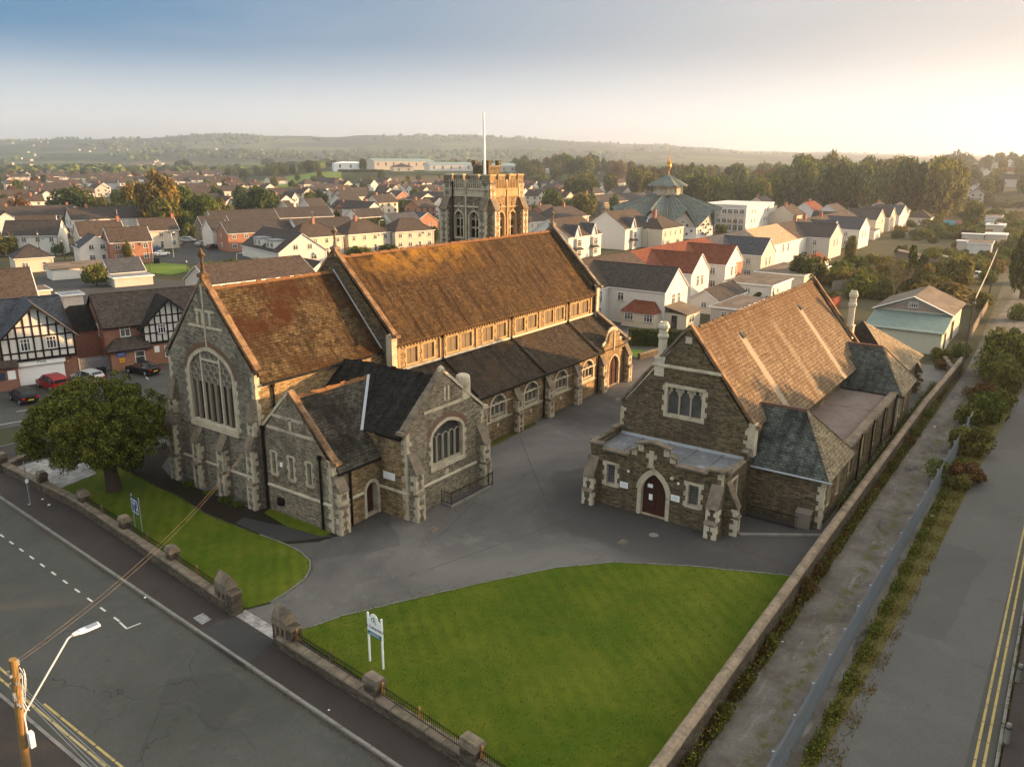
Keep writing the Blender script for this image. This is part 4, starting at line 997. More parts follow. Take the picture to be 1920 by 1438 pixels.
# --- area railings by the transept
ra = thing('area_railing', 'black iron area railing along the transept gable wall of the church', 'railing', (44.5, 35.5, 0))
pp = [Vector((42.2,36.3,0)), Vector((42.2,35.35,0)), Vector((46.75,35.35,0)), Vector((47.3,35.35,0)), Vector((47.3,36.2,0))]
b = MB(); pk = MB()
for a, c in zip(pp[:-1], pp[1:]):
    b.beam(a+Z*1.05, c+Z*1.05, .05, .03); b.beam(a+Z*.22, c+Z*.22, .05, .03); L = (c-a).length
    for j in range(int(L/.14)+1): q = a + (c-a)*(j*.14/L); pk.cyl(q+Z*.1, q+Z*1.12, .011, .011, 5)
for q in pp: b.cyl(q, q+Z*1.2, .03, .03, 6)
b.build('rail', M['black_iron'], ra); pk.build('bars', M['black_iron'], ra)
b = MB(); b.box(42.05, 35.2, 0, 46.9, 35.5, .16); b.box(42.05, 35.5, 0, 42.35, 36.3, .16); b.build('kerb_stone', M['kerb'], ra)
# ------------------------------------------------------------------ the church hall
hall = thing('church_hall', 'dark stone church hall with tan slate roof, arched brown doors and porch', 'hall', (62, 20, 0))
HX0, HX1, HYC = 54.0, 86.0, 22.45
b = MB(); Og = (HX0, 27.75, 0); gu = lambda y: 27.75-y
gw = rect(gu(23.85), 6.5, gu(21.1), 8.6)
b.face(Og, YM, [(0,-.3),(10.45,-.3),(10.45,6.55),(gu(HYC),13.1),(0,6.4)], [gw], .25, 0, 1)
o = grow(gw, .26); b.ring(Og, YM, gw+gw[:1], o+o[:1], .05, 1)
for yy, s in ((24.11,1),(20.84,-1)):
    for j in range(6):
        if j % 2: b.box(HX0-.045, yy, 6.3+j*.4, HX0+.02, yy+s*.16, 6.68+j*.4, 1)
band(b, Og, YM, gu(25.2), gu(19.8), 10.05, .25, .10)
for y0, y1, z in ((23.2,22.6,12.0),): b.box(HX0-.03, 22.2, 12.1, HX0+.02, 22.7, 12.6, 1)
quoins(b, Og, YM, (-1,0,0), 10.45, -1, 4.2, 6.6, 1, seed=31); quoins(b, Og, YM, (-1,0,0), 0, 1, 0, 6.4, 1, seed=32)
b.build('hall_gable', [M['stone_dark'], M['dress']], hall)
f = MB()
for y in (23.85-.92, 23.85-1.84): f.box(HX0+.10, y-.06, 6.5, HX0+.24, y+.06, 8.6)
for k in range(3):
    c = 23.85-.46-k*.92
    for s in (-1, 1):
        f.box(HX0+.12, c+s*.24-.11, 8.25, HX0+.22, c+s*.24+.11, 8.6); f.box(HX0+.12, c+s*.36-.08, 8.0, HX0+.22, c+s*.36+.08, 8.3)
w = f.build('window', M['mullion'], hall)
f = MB(); f.face((HX0+.24, 27.75, 0), YM, gw, (), .1, 0); f.build('pane', M['glass_church'], w)
b = MB()
b.face((HX0, 17.3, 0), XX, [(0,-.3),(32,-.3),(32,6.4),(0,6.4)])
b.face((HX1, 27.6, 0), -XX, [(0,-.3),(32,-.3),(32,6.4),(0,6.4)])
b.face((HX1, 17.3, 0), -YM, [(0,-.3),(10.45,-.3),(10.45,6.4),(HYC-17.3,13.1),(0,6.5)])
b.face((HX0+.5, 27.6, 0), -YM*-1, [(0,5.5),(10.3,5.5),(10.3,6.4),(5.15,13.0),(0,6.4)])
b.face((HX1-.5, 27.6, 0), YM, [(0,5.5),(10.3,5.5),(10.3,6.4),(5.15,13.0),(0,6.4)])
b.build('hall_wall', M['stone_dark'], hall)
SH = 1.24
def zh(y): return 13.02 - SH*abs(HYC-y)
# hall roof: the paler runs below the two ridge vents belong to the slates
n = NT('hall_slate'); p = n.pos(); uvv = n.wob(n.uv(), 3, .05)
c, fz = n.brick(uvv, .36, .30, (.125,.092,.056), (.21,.158,.100), (.030,.021,.013), .045)
vv = n.vor(n.scale(n.uv(), (1/.36, 1/.30, 1)), 1.0, col=True); c = n.mix(.35, c, n.mix(n.sep(vv, 0), (.07,.05,.032), (.29,.225,.15)))
c = n.mix(n.ramp(n.noise(n.scale(n.uv(), (1.0, .09, 1)), 1.3, 5, .7), .46, .70), c, (.095,.056,.028))
zz = n.sep(p, 2)
top = n.math('MULTIPLY', n.ramp(zz, 8.6, 12.4), n.ramp(n.noise(n.scale(n.uv(), (1.6, .16, 1)), 1.5, 5, .75), .36, .62))
c = n.mix(n.math('MULTIPLY', top, .85), c, (.075,.036,.015))
xx = n.add(n.scale(p, (1,1,1)), n.scale(n.noise(n.scale(p, (0,.5,.5)), 1.2, 3, col=True), (.5,0,0)))
for xc in (61.75, 77.35, 69.4):
    dxx = n.math('ABSOLUTE', n.math('SUBTRACT', n.sep(xx, 0), xc+.25))
    c = n.mix(n.math('MULTIPLY', n.math('MULTIPLY', n.ramp(dxx, .62, .35), n.ramp(zz, 11.75, 11.4)), .75 if xc != 69.4 else .22), c, (.31,.27,.20))
c = n.mix(n.math('MULTIPLY', n.ramp(n.noise(p, 5, 4, .75), .55, .75), .5), c, (.065,.048,.03))
saw = n.math('FRACT', n.math('DIVIDE', n.sep(uvv, 1), .30))
M['roof_hall'] = n.out(c, .88, n.math('SUBTRACT', n.math('MULTIPLY', saw, -.8), fz), .6, .03)
for s in (1, -1):
    for xa, xb, ov in (((HX0+.42, 58.0, 5.30), (58.0, 81.6, 6.15), (81.6, HX1-.42, 5.30)) if s > 0 else ((HX0+.42, HX1-.42, 5.6),)):
        ye = HYC - s*ov; k = (xa, ye, zh(ye)), (xb, ye, zh(ye)), (xb, HYC, 13.02), (xa, HYC, 13.02)
        roofslab(hall, *(k if s > 0 else (k[1], k[0], k[3], k[2])), 'roof_hall')
    for xx_ in (HX0+.2, HX1-.2):
        coping(hall, (xx_, HYC - s*5.35, 6.85), (xx_, HYC, 13.45), (1,0,0), .42, .17, 'coping_orange' if s > 0 else 'dress_dark')
ridge(hall, (HX0+.45, HYC, 13.06), (HX1-.45, HYC, 13.06), 'roof_hall', .44)
for x in (61.9, 77.5):
    q = MB(); y = HYC-1.15; z = zh(y); q.prism([(x-.28, y-.25, z-.3), (x+.28, y-.25, z-.3), (x+.28, y-.25, z-.10), (x-.28, y-.25, z-.10)], (0, .35, .30)); q.build('roof_vent', M['roof_wing'], hall)
def chimney_stack(x, y, z0, z1, r=.34):
    q = MB(); q.box(x-r*1.15, y-r*1.15, z0-1.3, x+r*1.15, y+r*1.15, z0, 0); q.box(x-r*1.3, y-r*1.3, z0, x+r*1.3, y+r*1.3, z0+.18, 0)
    h = z1-z0
    q.lathe((x, y, z0), [(r*.98,.18),(r*.95,h*.55),(r*1.2,h*.58),(r*1.25,h*.64),(r*1.0,h*.68),(r*.98,h*.8),(r*1.3,h*.84),(r*1.3,h*.92),(r*1.05,h*.95),(r*.95,h),(r*.6,h),(r*.6,h-.3),(0,h-.3)], 8, 0)
    return q.build('chimney', M['dress_pale'], hall)
chimney_stack(HX0+.35, 24.65, 10.6, 13.4); chimney_stack(86.4, 18.45, 8.6, 12.3)
# entrance porch
PX, PYL, PYR = 49.5, 27.75, 17.35
pu = lambda y: PYL-y
b = MB(); Op = (PX, PYL, 0)
pd = pt_arch(pu(23.45), pu(21.5), .04, 1.75, 3.3, 9, 62)
pw = [rect(pu(26.35), 1.72, pu(25.65), 3.25), rect(pu(19.85), 1.68, pu(19.1), 3.2)]
ol = [(0,-.3),(10.4,-.3),(10.4,4.66),(9.3,4.66),(9.3,4.36),(pu(20.85),4.36),(pu(20.85),4.9),(pu(21.35),5.0),(pu(21.35),5.42),(pu(22.5),5.68),(pu(23.9),5.42),(pu(23.9),5.0),(pu(24.5),4.75),(pu(24.5),4.36),(1.0,4.36),(1.0,4.66),(0,4.66)]
b.face(Op, YM, ol, [pd]+pw, .38, 0, 1)
o = grow(pd, .30); b.ring(Op, YM, pd[1:]+pd[:1], o[1:]+o[:1], .07, 1)
o2 = grow(pd, .42)
for j in range(1, len(pd)-1):
    if min(o[j][1], o[j+1][1]) > 1.9: P = lambda t: (PX-.10, PYL-t[0], t[1]); b.poly([P(o[j]), P(o[j+1]), P(o2[j+1]), P(o2[j])], 1)
for h in pw:
    o = grow(h, .2); b.ring(Op, YM, h+h[:1], o+o[:1], .05, 1)
    for j in range(5):
        for uu, s in ((h[0][0]-.2,-1),(h[1][0]+.2,1)):
            if j % 2 == 0: y = PYL-uu; b.box(PX-.045, min(y, y-s*.15), 1.55+j*.38, PX+.02, max(y, y-s*.15), 1.9+j*.38, 1)
    b.box(PX-.03, PYL-h[0][0]-.2, 1.25, PX+.01, PYL-h[0][0]-.55, 1.4, 2)
# cross panel and pale kneeler stones
b.box(PX-.04, 22.62, 3.72, PX+.05, 22.98, 5.05, 1); b.box(PX-.042, 22.38, 4.45, PX+.05, 23.2, 4.78, 1); b.box(PX-.041, 22.52, 3.72, PX+.05, 23.08, 3.92, 1)
for y in (24.15, 23.65, 21.65, 21.15): z = 4.45 if y in (24.15, 21.15) else 4.85; b.box(PX-.04, y-.22, z, PX+.06, y+.22, z+.5, 1)
quoins(b, Op, YM, (-1,0,0), 10.4, -1, 0, 4.6, 1, seed=33)
b.build('porch_wall', [M['stone_dark'], M['dress'], M['quoin_red']], hall)
b = MB(); sd = rect(1.55, 1.6, 2.45, 3.5)
b.face((PX, PYR, 0), XX, [(0,-.3),(4.5,-.3),(4.5,5.0),(3.6,5.0),(3.6,4.36),(.8,4.36),(.8,4.66),(0,4.66)], [sd], .25, 0, 1)
o = grow(sd, .2); b.ring((PX, PYR, 0), XX, sd+sd[:1], o+o[:1], .05, 1)
b.build('porch_wall', [M['stone_dark'], M['dress']], hall)
b = MB(); b.face((HX0, PYL, 0), -XX, [(0,-.3),(4.5,-.3),(4.5,4.66),(0,4.66)])
b.build('porch_wall', [M['stone_dark'], M['dress']], hall)
f = MB(); f.face((PX, PYR+.22, 0), XX, sd, (), .1, 0); f.build('boarded_window', M['board'], hall)
for h in pw:
    f = MB(); f.face((PX+.3, PYL, 0), YM, h, (), .1, 0); w = f.build('window', M['glass_church'], hall)
    f = MB(); y0, y1 = PYL-h[0][0], PYL-h[1][0]
    for k in range(1, 4): y = y0+(y1-y0)*k/4; f.box(PX+.26, y-.012, h[0][1], PX+.295, y+.012, h[2][1])
    for k in range(1, 6): z = h[0][1]+1.5*k/6; f.box(PX+.26, y1, z-.012, PX+.294, y0, z+.012)
    f.build('lead_bar', M['lead'], w)
f = MB(); f.face((PX+.33, PYL, 0), YM, pd, (), .1, 0); dr = f.build('door', M['timber_dark'], hall)
f = MB()
for k in range(12):
    y = 23.42-k*.175; zt = 1.75+1.55*math.sqrt(max(0, 1-(abs(y-22.47)/1.02)**2))*.95
    f.box(PX+.305, y-.012, .1, PX+.332, y+.012, zt)
f.box(PX+.29, 22.44, .06, PX+.335, 22.50, 3.2); f.box(PX+.295, 21.5, .08, PX+.335, 23.45, .42)
f.build('door_boards', M['timber_dark'], dr)
f = MB(); f.box(PX+.27, 22.7, 2.1, PX+.30, 23.1, 2.38); f.build('notice', M['whitepaint'], dr)
f = MB(); f.box(PX+.27, 22.68, 1.15, PX+.30, 22.96, 1.6); nt = f.build('notice', M['whitepaint'], dr)
for y0, y1 in ((25.2,24.54),(21.12,20.46)):
    f = MB(); f.box(PX-.05, y1, 1.68, PX-.02, y0, 2.14); sg = f.build('wall_sign', M['whitepaint'], hall)
    f = MB()
    for k, l in enumerate((.30,.44,.5,.36)): f.box(PX-.056, (y0+y1)/2-l/2, 2.02-k*.08, PX-.0505, (y0+y1)/2+l/2, 2.04-k*.08)
    tag(f.build('sign_lines', M['steel'], sg))
for y, z in ((24.55,3.0),(20.62,3.0)):
    f = MB(); f.box(PX-.1, y-.07, z, PX, y+.07, z+.16); f.build('alarm_box', M['whitepaint'], hall)
f = MB(); f.lathe((PX-.08, 21.1, 3.35), [(0,-.16),(.12,-.1),(.16,0),(.12,.1),(0,.16)], 10); f.build('bulkhead_lamp', M['dress_pale'], hall, True)
# porch coping stones, roof sheet
b = MB()
for (p, q) in (((PX+.02,26.75,4.40),(PX+.02,24.5,4.40)),((PX+.02,20.85,4.40),(PX+.02,18.45,4.40)),((PX+.02,PYL+.08,4.71),(PX+.02,26.7,4.71)),((PX+.02,18.5,4.71),(PX+.02,PYR-.08,4.71)),((PX+.3,PYR,4.42),(PX+3.6,PYR,4.42)),((PX+.0,PYR,4.72),(PX+.8,PYR,4.72)),((PX+3.6,PYR,5.05),(PX+4.45,PYR,5.05)),((PX+.3,PYL,4.72),(PX+1.1,PYL,4.72)),((PX+1.0,PYL,4.40),(PX+3.4,PYL,4.40)),((PX+3.4,PYL,4.85),(PX+4.45,PYL,4.85)),
    ((PX+.02,23.95,5.46),(PX+.02,22.5,5.74)),((PX+.02,22.5,5.74),(PX+.02,21.3,5.46)),((PX+.02,24.55,4.78),(PX+.02,23.9,5.05)),((PX+.02,21.35,5.05),(PX+.02,20.8,4.86))):
    d = Vector(q)-Vector(p); b.beam(p, q, .62 if abs(d.y) > .1 else .5, .13, 0, up=(0,0,1))
b.box(PX+.1, PYL-.2, 4.0, HX0, PYL+.1, 4.68, 1); b.box(PX+.12, PYR+.02, 3.9, PX+.5, PYL, 4.33, 1)
b.build('porch_coping', [M['dress_dark'], M['stone_dark']], hall)
b = MB(); b.box(PX+.3, PYR+.2, 4.0, HX0-.01, PYL-.2, 4.14, 0)
for y in (25.6, 23.4, 21.2, 19.2): b.beam((PX+.5, y, 4.17), (HX0, y, 4.17), .12, .07, 0)
b.build('porch_roof', M['lead'], hall)
b = MB(); b.box(HX0-.09, PYR+.2, 4.14, HX0-.012, PYL-.2, 4.36); b.build('flashing', M['lead_white'], hall)
for y, pr in ((27.45, 0), (17.75, 1)): buttress(hall, (PX, y, 0), (-1,0,0), .85, [(.95,1.05,1.25),(.8,2.15,3.6)], m='stone_dark', seed=40+pr, dress='dress_pale')
buttress(hall, (PX+.75, PYR, 0), (0,-1,0), .62, [(.95,1.3,1.45),(.85,2.0,3.75)], m='stone_dark', seed=42, dress='dress_pale')
q = MB(); q.box(HX0-.1, 16.95, 4.5, HX0+.55, 17.45, 6.95); q.build('kneeler', M['dress'], hall)
# side wing: two hipped bays with a flat roof between
WY, WE = 12.0, 3.75
def hipbay(x0, x1, front=True):
    xm = (x0+x1)/2; ya = 14.55; zr = 7.46; ov = .3
    b = MB(); A = (x0-ov, WY-ov-.1, WE); B_ = (x1+ov, WY-ov-.1, WE); Cc = (x1+ov, 17.9, WE); D = (x0-ov, 17.9, WE); E = (xm, ya, zr); F = (xm, 17.95, zr)
    for k, mi in (((D,A,E,F),0), ((A,B_,E),1), ((B_,Cc,F,E),1)):
        n_ = (Vector(k[1])-Vector(k[0])).cross(Vector(k[2])-Vector(k[0])).normalized()
        b.prism([Vector(q)-n_*.1 for q in k], n_*.1, mi)
    b.beam(A, E, .22, .10, 1); b.beam(B_, E, .22, .10, 1)
    b.build('hip_roof', [M['roof_wing'], M['roof_wing_tan']], hall)
    b = MB(); b.beam(E, (xm, 17.9, zr), .26, .2); b.build('ridge', M['quoin_red'], hall)
    b = MB()
    wn_ = [rect(1.0+k*2.5, 1.3, 1.9+k*2.5, 3.25) for k in range(2)]
    b.face((x0, 17.3, 0), YM, [(0,-.3),(17.3-WY,-.3),(17.3-WY,WE),(0,WE)])
    b.face((x0, WY, 0), XX, [(0,-.3),(x1-x0,-.3),(x1-x0,WE),(0,WE)], wn_, .12, 0, 1)
    b.face((x1, WY, 0), -YM, [(0,-.3),(5.3,-.3),(5.3,WE),(0,WE)])
    quoins(b, (x0, WY, 0), -YM, (-1,0,0), 0, 1, 0, WE-.1, 1, seed=int(x0)); quoins(b, (x0, WY, 0), XX, (0,-1,0), 0, 1, 0, WE-.1, 1, seed=int(x0)+1)
    b.build('wing_wall', [M['stone_dark'], M['dress']], hall)
    for h in wn_:
        f = MB(); f.face((x0, WY+.1, 0), XX, h, (), .1, 0); f.build('boarded_window', M['board'], hall)
    f = MB(); f.box(x0-ov-.1, WY-ov-.22, WE-.12, x0-ov, 17.2, WE-.02); f.build('gutter', M['lead_white' if x0 < 60 else 'black_iron'], hall)
hipbay(54.65, 61.3); hipbay(80.3, 87.2)
b = MB(); wn_ = [rect(x-61.3, 1.25, x+1.35-61.3, 3.45) for x in (62.6, 66.8, 71.2, 75.6)]
b.face((61.3, WY+.25, 0), XX, [(0,-.3),(19,-.3),(19,4.0),(0,4.0)], wn_, .15, 0, 1)
b.box(61.3, WY+.1, 3.72, 80.3, WY+.8, 4.02, 1)
b.build('wing_wall', [M['stone_dark'], M['dress_dark']], hall)
for h in wn_:
    f = MB(); f.face((61.3, WY+.37, 0), XX, h, (), .1, 0); f.build('boarded_window', M['board'], hall)
b = MB(); b.box(61.2, WY+.8, 3.4, 80.4, 17.4, 3.62, 0)
for x in (67.5, 74): b.box(x, WY+.8, 3.62, x+.06, 17.3, 3.645, 1)
b.box(61.3, 14.9, 3.62, 80.3, 14.95, 3.64, 1)
b.build('flat_roof', [M['felt'], M['kerb']], hall)
for x in (65.6, 70.1, 74.4, 79.5, 61.5): pipe(hall, x, WY+.1, 0, 3.7, .08)
# far bay behind the hall's rear gable
b = MB(); A, B_, Cc, D = (86.2,12.9,3.8), (99.5,12.9,3.8), (99.5,22,3.8), (86.2,22,3.8); E, F = (95.2,17.4,8.3), (86.2,17.4,8.3)
E2 = (92.2, 18.4, 8.3)
b.poly([D, A, (89,17.6,8.1), (89,19,8.1)][:3], 0)
b.poly([A, B_, E2], 1); b.poly([B_, Cc, E2], 1); b.poly([A, E2, D], 0); b.poly([D, E2, Cc], 1)
b.build('rear_hip_roof', [M['roof_dark'], M['roof_wing_tan']], hall)
b = MB(); b.box(86.4, 13.2, -.3, 99.2, 21.7, 3.75); b.build('rear_wall', M['stone_dark'], hall)
buttress(hall, (97, 13.2, 0), (0,-1,0), .8, [(.9,1.5,1.7),(.7,2.4,3.6)], m='stone_dark', seed=50)
# step-down area beside the porch: iron railing and bin store
rl = thing('yard_railing', 'low dark railing in the sunken yard beside the hall porch', 'railing', (54, 14.5, 0))
b = MB(); b.beam((53.6,17.0,.95),(53.6,13.3,.95),.05,.05); b.beam((53.6,17.0,.15),(53.6,13.3,.15),.05,.05); b.build('rail', M['black_iron'], rl)
b = MB()
for k in range(26): b.cyl((53.6,17.0-k*.145,0),(53.6,17.0-k*.145,1.0),.012,.012,5)
b.build('bars', M['black_iron'], rl)
b = MB(); b.box(54.0, 12.6, 0, 54.55, 13.6, 1.15); b.prism([(53.95,12.55,1.15),(54.6,12.55,1.15),(54.6,12.55,1.32)], (0,1.1,0)); tag(b.build('storage_box', M['greyfence']), 'low dark storage box against the side wall of the hall wing', 'box')
b = MB(); b.beam((50.4,16.3,.06),(53.9,11.2,.06),.22,.14); tag(b.build('yard_kerb', M['kerb']), kind='structure')
# ------------------------------------------------------------------ boundary walls, railings, gate piers
def stone_wall(name, label, pts, w, h, cop='round', top='dress_dark', body='wallstone', step=None):
    t = thing(name, label, 'wall', (*pts[0], 0)); b = MB(); c = MB(); g = random.Random(len(name)+int(pts[0][0]))
    for p, q in zip(pts[:-1], pts[1:]):
        p = Vector((*p, 0)); q = Vector((*q, 0)); d = (q-p).normalized(); n = Vector((-d.y, d.x, 0)); L = (q-p).length
        b.prism([p-n*w/2-Z*.2, p+n*w/2-Z*.2, p+n*w/2+Z*h, p-n*w/2+Z*h], q-p)
        k = max(1, int(L/(.38 if cop == 'round' else 1.05)))
        for j in range(k):
            a = p+d*(L*j/k); e = p+d*(L*(j+.965)/k); zz = h+g.uniform(-.012,.012)
            if cop == 'round':
                pr = [(-w/2-.05,0),(-w/2-.05,.10),(-w/2+.06,.21),(0,.26),(w/2-.06,.21),(w/2+.05,.10),(w/2+.05,0)]
                c.prism([a + n*u_ + Z*(zz+v_) for u_, v_ in pr], e-a)
            else:
                pr = [(-w/2-.05,0),(-w/2-.05,.10),(-w/2+.02,.16),(w/2-.02,.16),(w/2+.05,.10),(w/2+.05,0)]
                c.prism([a + n*u_ + Z*(zz+v_) for u_, v_ in pr], e-a)
    b.build('wall_body', M[body], t); c.build('wall_coping', M[top], t)
    return t
stone_wall('boundary_wall', 'long lane wall of dark rubble with rounded stone coping beside lawn', [(10,10.62),(30,10.68),(55,10.78),(88,10.75),(112,10.2)], .46, 1.35, 'round', 'wall_coping')
fw = stone_wall('front_wall', 'low dark stone front wall with railings beside the large lawn', [(wx(-6)+.3,-6),(wx(18)+.28,18),(23.12,31.3)], .48, .62, 'flat', 'dress_dark')
fl_ = stone_wall('front_wall', 'low dark stone front wall with stone piers beside the yew lawn', [(23.62,36.4),(25.65,57),(25.75,69.2)], .48, .72, 'flat', 'dress_dark')
stone_wall('corner_wall', 'low stone wall along the side street behind the yew', [(25.8,69.3),(28,70.4),(45,67.6),(60,64)], .42, .55, 'flat', 'dress_dark')
def rail_run(t, p, q, z, h=.62, step=.13):
    p = Vector((*p, z)); q = Vector((*q, z)); L = (q-p).length; d = (q-p)/L
    r_ = MB(); r_.beam(p+Z*.08, q+Z*.08, .03, .02); r_.beam(p+Z*(h-.12), q+Z*(h-.12), .03, .02); r_.build('rail', M['black_iron'], t)
    b = MB(); k = int(L/step)
    for j in range(k+1):
        a = p + d*(j*step); b.cyl(a, a+Z*(h-.05), .010, .010, 4); b.cyl(a+Z*(h-.06), a+Z*h, .018, .0, 4)
    b.build('bars', M['black_iron'], t)
def fleuron(p, label, gold=True):
    "pierced leafy iron standard"
    b = MB(); p = Vector(p); b.cyl(p, p+Z*.62, .016, .012, 5)
    for k in range(5):
        z = .12+k*.11
        for s in (-1, 1):
            w = .12*(1-.12*k); c = p+Z*z; b.prism([c, c+Vector((.0,s*w,.04)), c+Vector((0,s*w*.8,.10)), c+Vector((0,s*.03,.06))], (.03,0,0)); b.prism([c, c+Vector((s*w*.8,0,.05)), c+Vector((s*w*.6,0,.1)), c+Vector((s*.02,0,.06))], (0,.03,0))
    b.lathe(p, [(.03,.58),(.07,.64),(.05,.7),(0,.78)], 6)
    return tag(b.build('railing_finial', M['gold' if gold else 'quoin_red']), label, 'finial', 'leafy iron finials on the front railings')
def pier(x, y, rz, w, l, h, label, top='slant'):
    t = thing('gate_pier' if top == 'gable' else 'wall_pier', label, 'pier', (x, y, 0), rz, 'stone piers of the front wall')
    b = MB(); b.box(-w/2, -l/2, -.2, w/2, l/2, h, 0)
    for s in (-1,1):
        for j in range(int(h/.34)):
            b.box(-w/2-.015, s*l/2-(s*.18 if j % 2 else s*.28), j*.34, w/2+.015, s*l/2+s*.012, j*.34+.33, 0)
    b.build('pier_body', M['wallstone'], t, local=True)
    c = MB()
    if top == 'gable':
        c.prism([(-w/2-.06,-l*.22,h-.25),(w/2+.06,-l*.22,h-.25),(w/2+.06,-l*.22,h+.25),(0,-l*.22,h+.85),(-w/2-.06,-l*.22,h+.25)], (0,l*.66,0), 0)
        for dy in (-.3,-.05,.2): c.box(-w/2-.075, dy*l-.1+.2, h-.9, w/2+.075, dy*l+.02+.2, h-.2, 0)
        c.box(-w/2-.04,-l/2-.03,h-.16,w/2+.04,l/2+.03,h-.02,0)
    else:
        c.box(-w/2-.05, -l/2-.05, h, w/2+.05, l/2+.05, h+.16, 0)
        c.prism([(-w/2-.05,-l/2-.05,h+.16),(w/2+.05,-l/2-.05,h+.16),(w/2-.06,-l/2-.05,h+.36),(-w/2+.06,-l/2-.05,h+.36)], (0,l+.1,0), 0)
    c.build('pier_cap', M['dress_dark'], t, local=True)
    return t
rz0 = -math.atan(.094)
pier(23.38, 31.0, rz0, .62, 1.75, 1.55, 'gabled stone gate pier on the large lawn side of the driveway', 'gable')
pier(23.72, 36.5, rz0, .62, 1.75, 1.55, 'gabled stone gate pier on the yew lawn side of the driveway', 'gable')
for y, lb in ((23.9,'squared wall pier in front of the white two-post sign'),(17.6,'squared wall pier nearest the bottom edge, below the big lawn'),(11.3,'squared wall pier hidden below the frame at the lane corner')): pier(wx(y)+.26, y, rz0, .62, .85, 1.25, lb)
for y, lb in ((43.3,'squared wall pier where the overhead cable crosses the front wall'),(49.8,'squared wall pier in front of the small notice board'),(56.3,'squared wall pier closest to the yew trunk on the street side'),(62.5,'squared wall pier under the yew canopy beside the paved terrace'),(69.2,'squared wall pier at the left street corner')): pier(wx(y)+.28 if y < 56 else 25.72, y, rz0, .6, .62, 1.3, lb)
for p, q in (((23.2,30.0),(22.75,24.4)),((22.68,23.4),(22.12,18.1)),((22.06,17.1),(21.5,11.8)),((21.4,10.8),(20.2,-5))): rail_run(fw, p, q, .78)
for p, q in (((23.9,37.5),(24.5,43.0)),((24.58,43.7),(25.1,49.4)),((25.2,50.2),(25.65,55.9))): rail_run(fl_, p, q, .88, .5)
for (x, y, lb, gd) in ((23.25,30.05,'gilded iron finial beside the gabled pier by the driveway',1),(22.98,27.2,'rust coloured iron finial on the railing behind the white sign',0),(22.7,23.35,'gilded iron finial just right of the sign pier',1),(22.42,20.8,'gilded iron finial mid railing along the big lawn',1),(22.1,17.05,'gilded iron finial right of the nearest squared pier',1),(21.85,14.4,'gilded iron finial at the bottom edge of the photo',1),
    (24.2,40.2,'rusty iron finial between the cable crossing and driveway',0),(24.85,46.6,'rusty iron finial below the notice board',0),(25.4,53.2,'rusty iron finial between the two piers near the yew',0)): fleuron((x, y, .78), lb, gd)
# palisade fence along the lane
pf = thing('palisade_fence', 'long grey steel palisade fence between the gravel lane and the road', 'fence', (50, 6.6, 0))
def fy(x): return 6.95 - .0125*(x-25)
b = MB(); posts = []
for k in range(36):
    x = 12+k*2.75
    if x > 84: break
    q = MB(); q.box(x-.05, fy(x)+.05, -.1, x+.05, fy(x)+.15, 1.86); q.build('post', M['steel'], pf)
    for z in (.45, 1.65): b.beam((x, fy(x)+.03, z), (x+2.75, fy(x+2.75)+.03, z), .04, .06)
b.build('rail', M['steel'], pf)
b = MB(); x = 12.0
while x < 84:
    y = fy(x); b.prism([(x, y, .05), (x+.035, y-.03, .05), (x+.07, y, .05), (x+.07, y, 1.85), (x+.035, y-.03, 2.08), (x, y, 1.85)], (0, .012, 0)) if x < 58 else b.box(x, y-.02, .05, x+.07, y, 1.85)
    x += .19
b.build('pales', M['steel'], pf)
# ------------------------------------------------------------------ houses
_wm = {}
def window_mesh(w, h, bars=1, frame='pvc'):
    k = (round(w,1), round(h,1), bars, frame)
    if k not in _wm:
        b = MB(); f = .07
        b.box(-w/2, -.06, 0, w/2, .02, f); b.box(-w/2, -.06, h-f, w/2, .02, h); b.box(-w/2, -.06, f, -w/2+f, .02, h-f); b.box(w/2-f, -.06, f, w/2, .02, h-f)
        for i in range(1, bars+1): x = -w/2+w*i/(bars+1); b.box(x-.03, -.055, f, x+.03, .02, h-f)
        b.box(-w/2+f, -.05, h*.66, w/2-f, .01, h*.66+.05)
        b.box(-w/2-.08, -.12, -.08, w/2+.08, .0, 0, 2)
        b.box(-w/2+.03, -.025, .03, w/2-.03, -.015, h-.03, 1)
        o = b.build('window', [M[frame], M['glass'], M['kerb']]); _wm[k] = o.data; bpy.data.objects.remove(o)
    return _wm[k]
def add_window(t, x, y, z, w, h, rz=0.0, bars=1, frame='pvc', name='window'):
    o = bpy.data.objects.new(name, window_mesh(w, h, bars, frame)); C.objects.link(o); o.parent = t
    _kids.setdefault(t.name, []).append(o); o.location = (x, y, z); o.rotation_euler = (0, 0, rz); return o
def chimney(t, x, y, z0, z1, mat='chim', pots=2):
    b = MB(); b.box(x-.35, y-.45, z0, x+.35, y+.45, z1, 0); b.box(x-.42, y-.52, z1, x+.42, y+.52, z1+.14, 0)
    for k in range(pots): b.cyl((x, y-.25+k*.5/max(1,pots-1), z1+.14), (x, y-.25+k*.5/max(1,pots-1), z1+.55), .12, .10, 8, 1)
    ch = b.build('chimney', [M[mat], M['ridge_tile']], t, local=True)
    if rnd.random() < .7:
        q = MB(); q.cyl((x, y, z1), (x, y, z1+1.9), .025, .025, 5)
        for k in range(5): q.cyl((x-.35, y-.5+k*.22, z1+1.75), (x+.35, y-.5+k*.22, z1+1.75), .012, .012, 4)
        q.cyl((x, y-.6, z1+1.75), (x, y+.5, z1+1.75), .015, .015, 4); q.build('aerial', M['steel'], ch, local=True)
    return ch
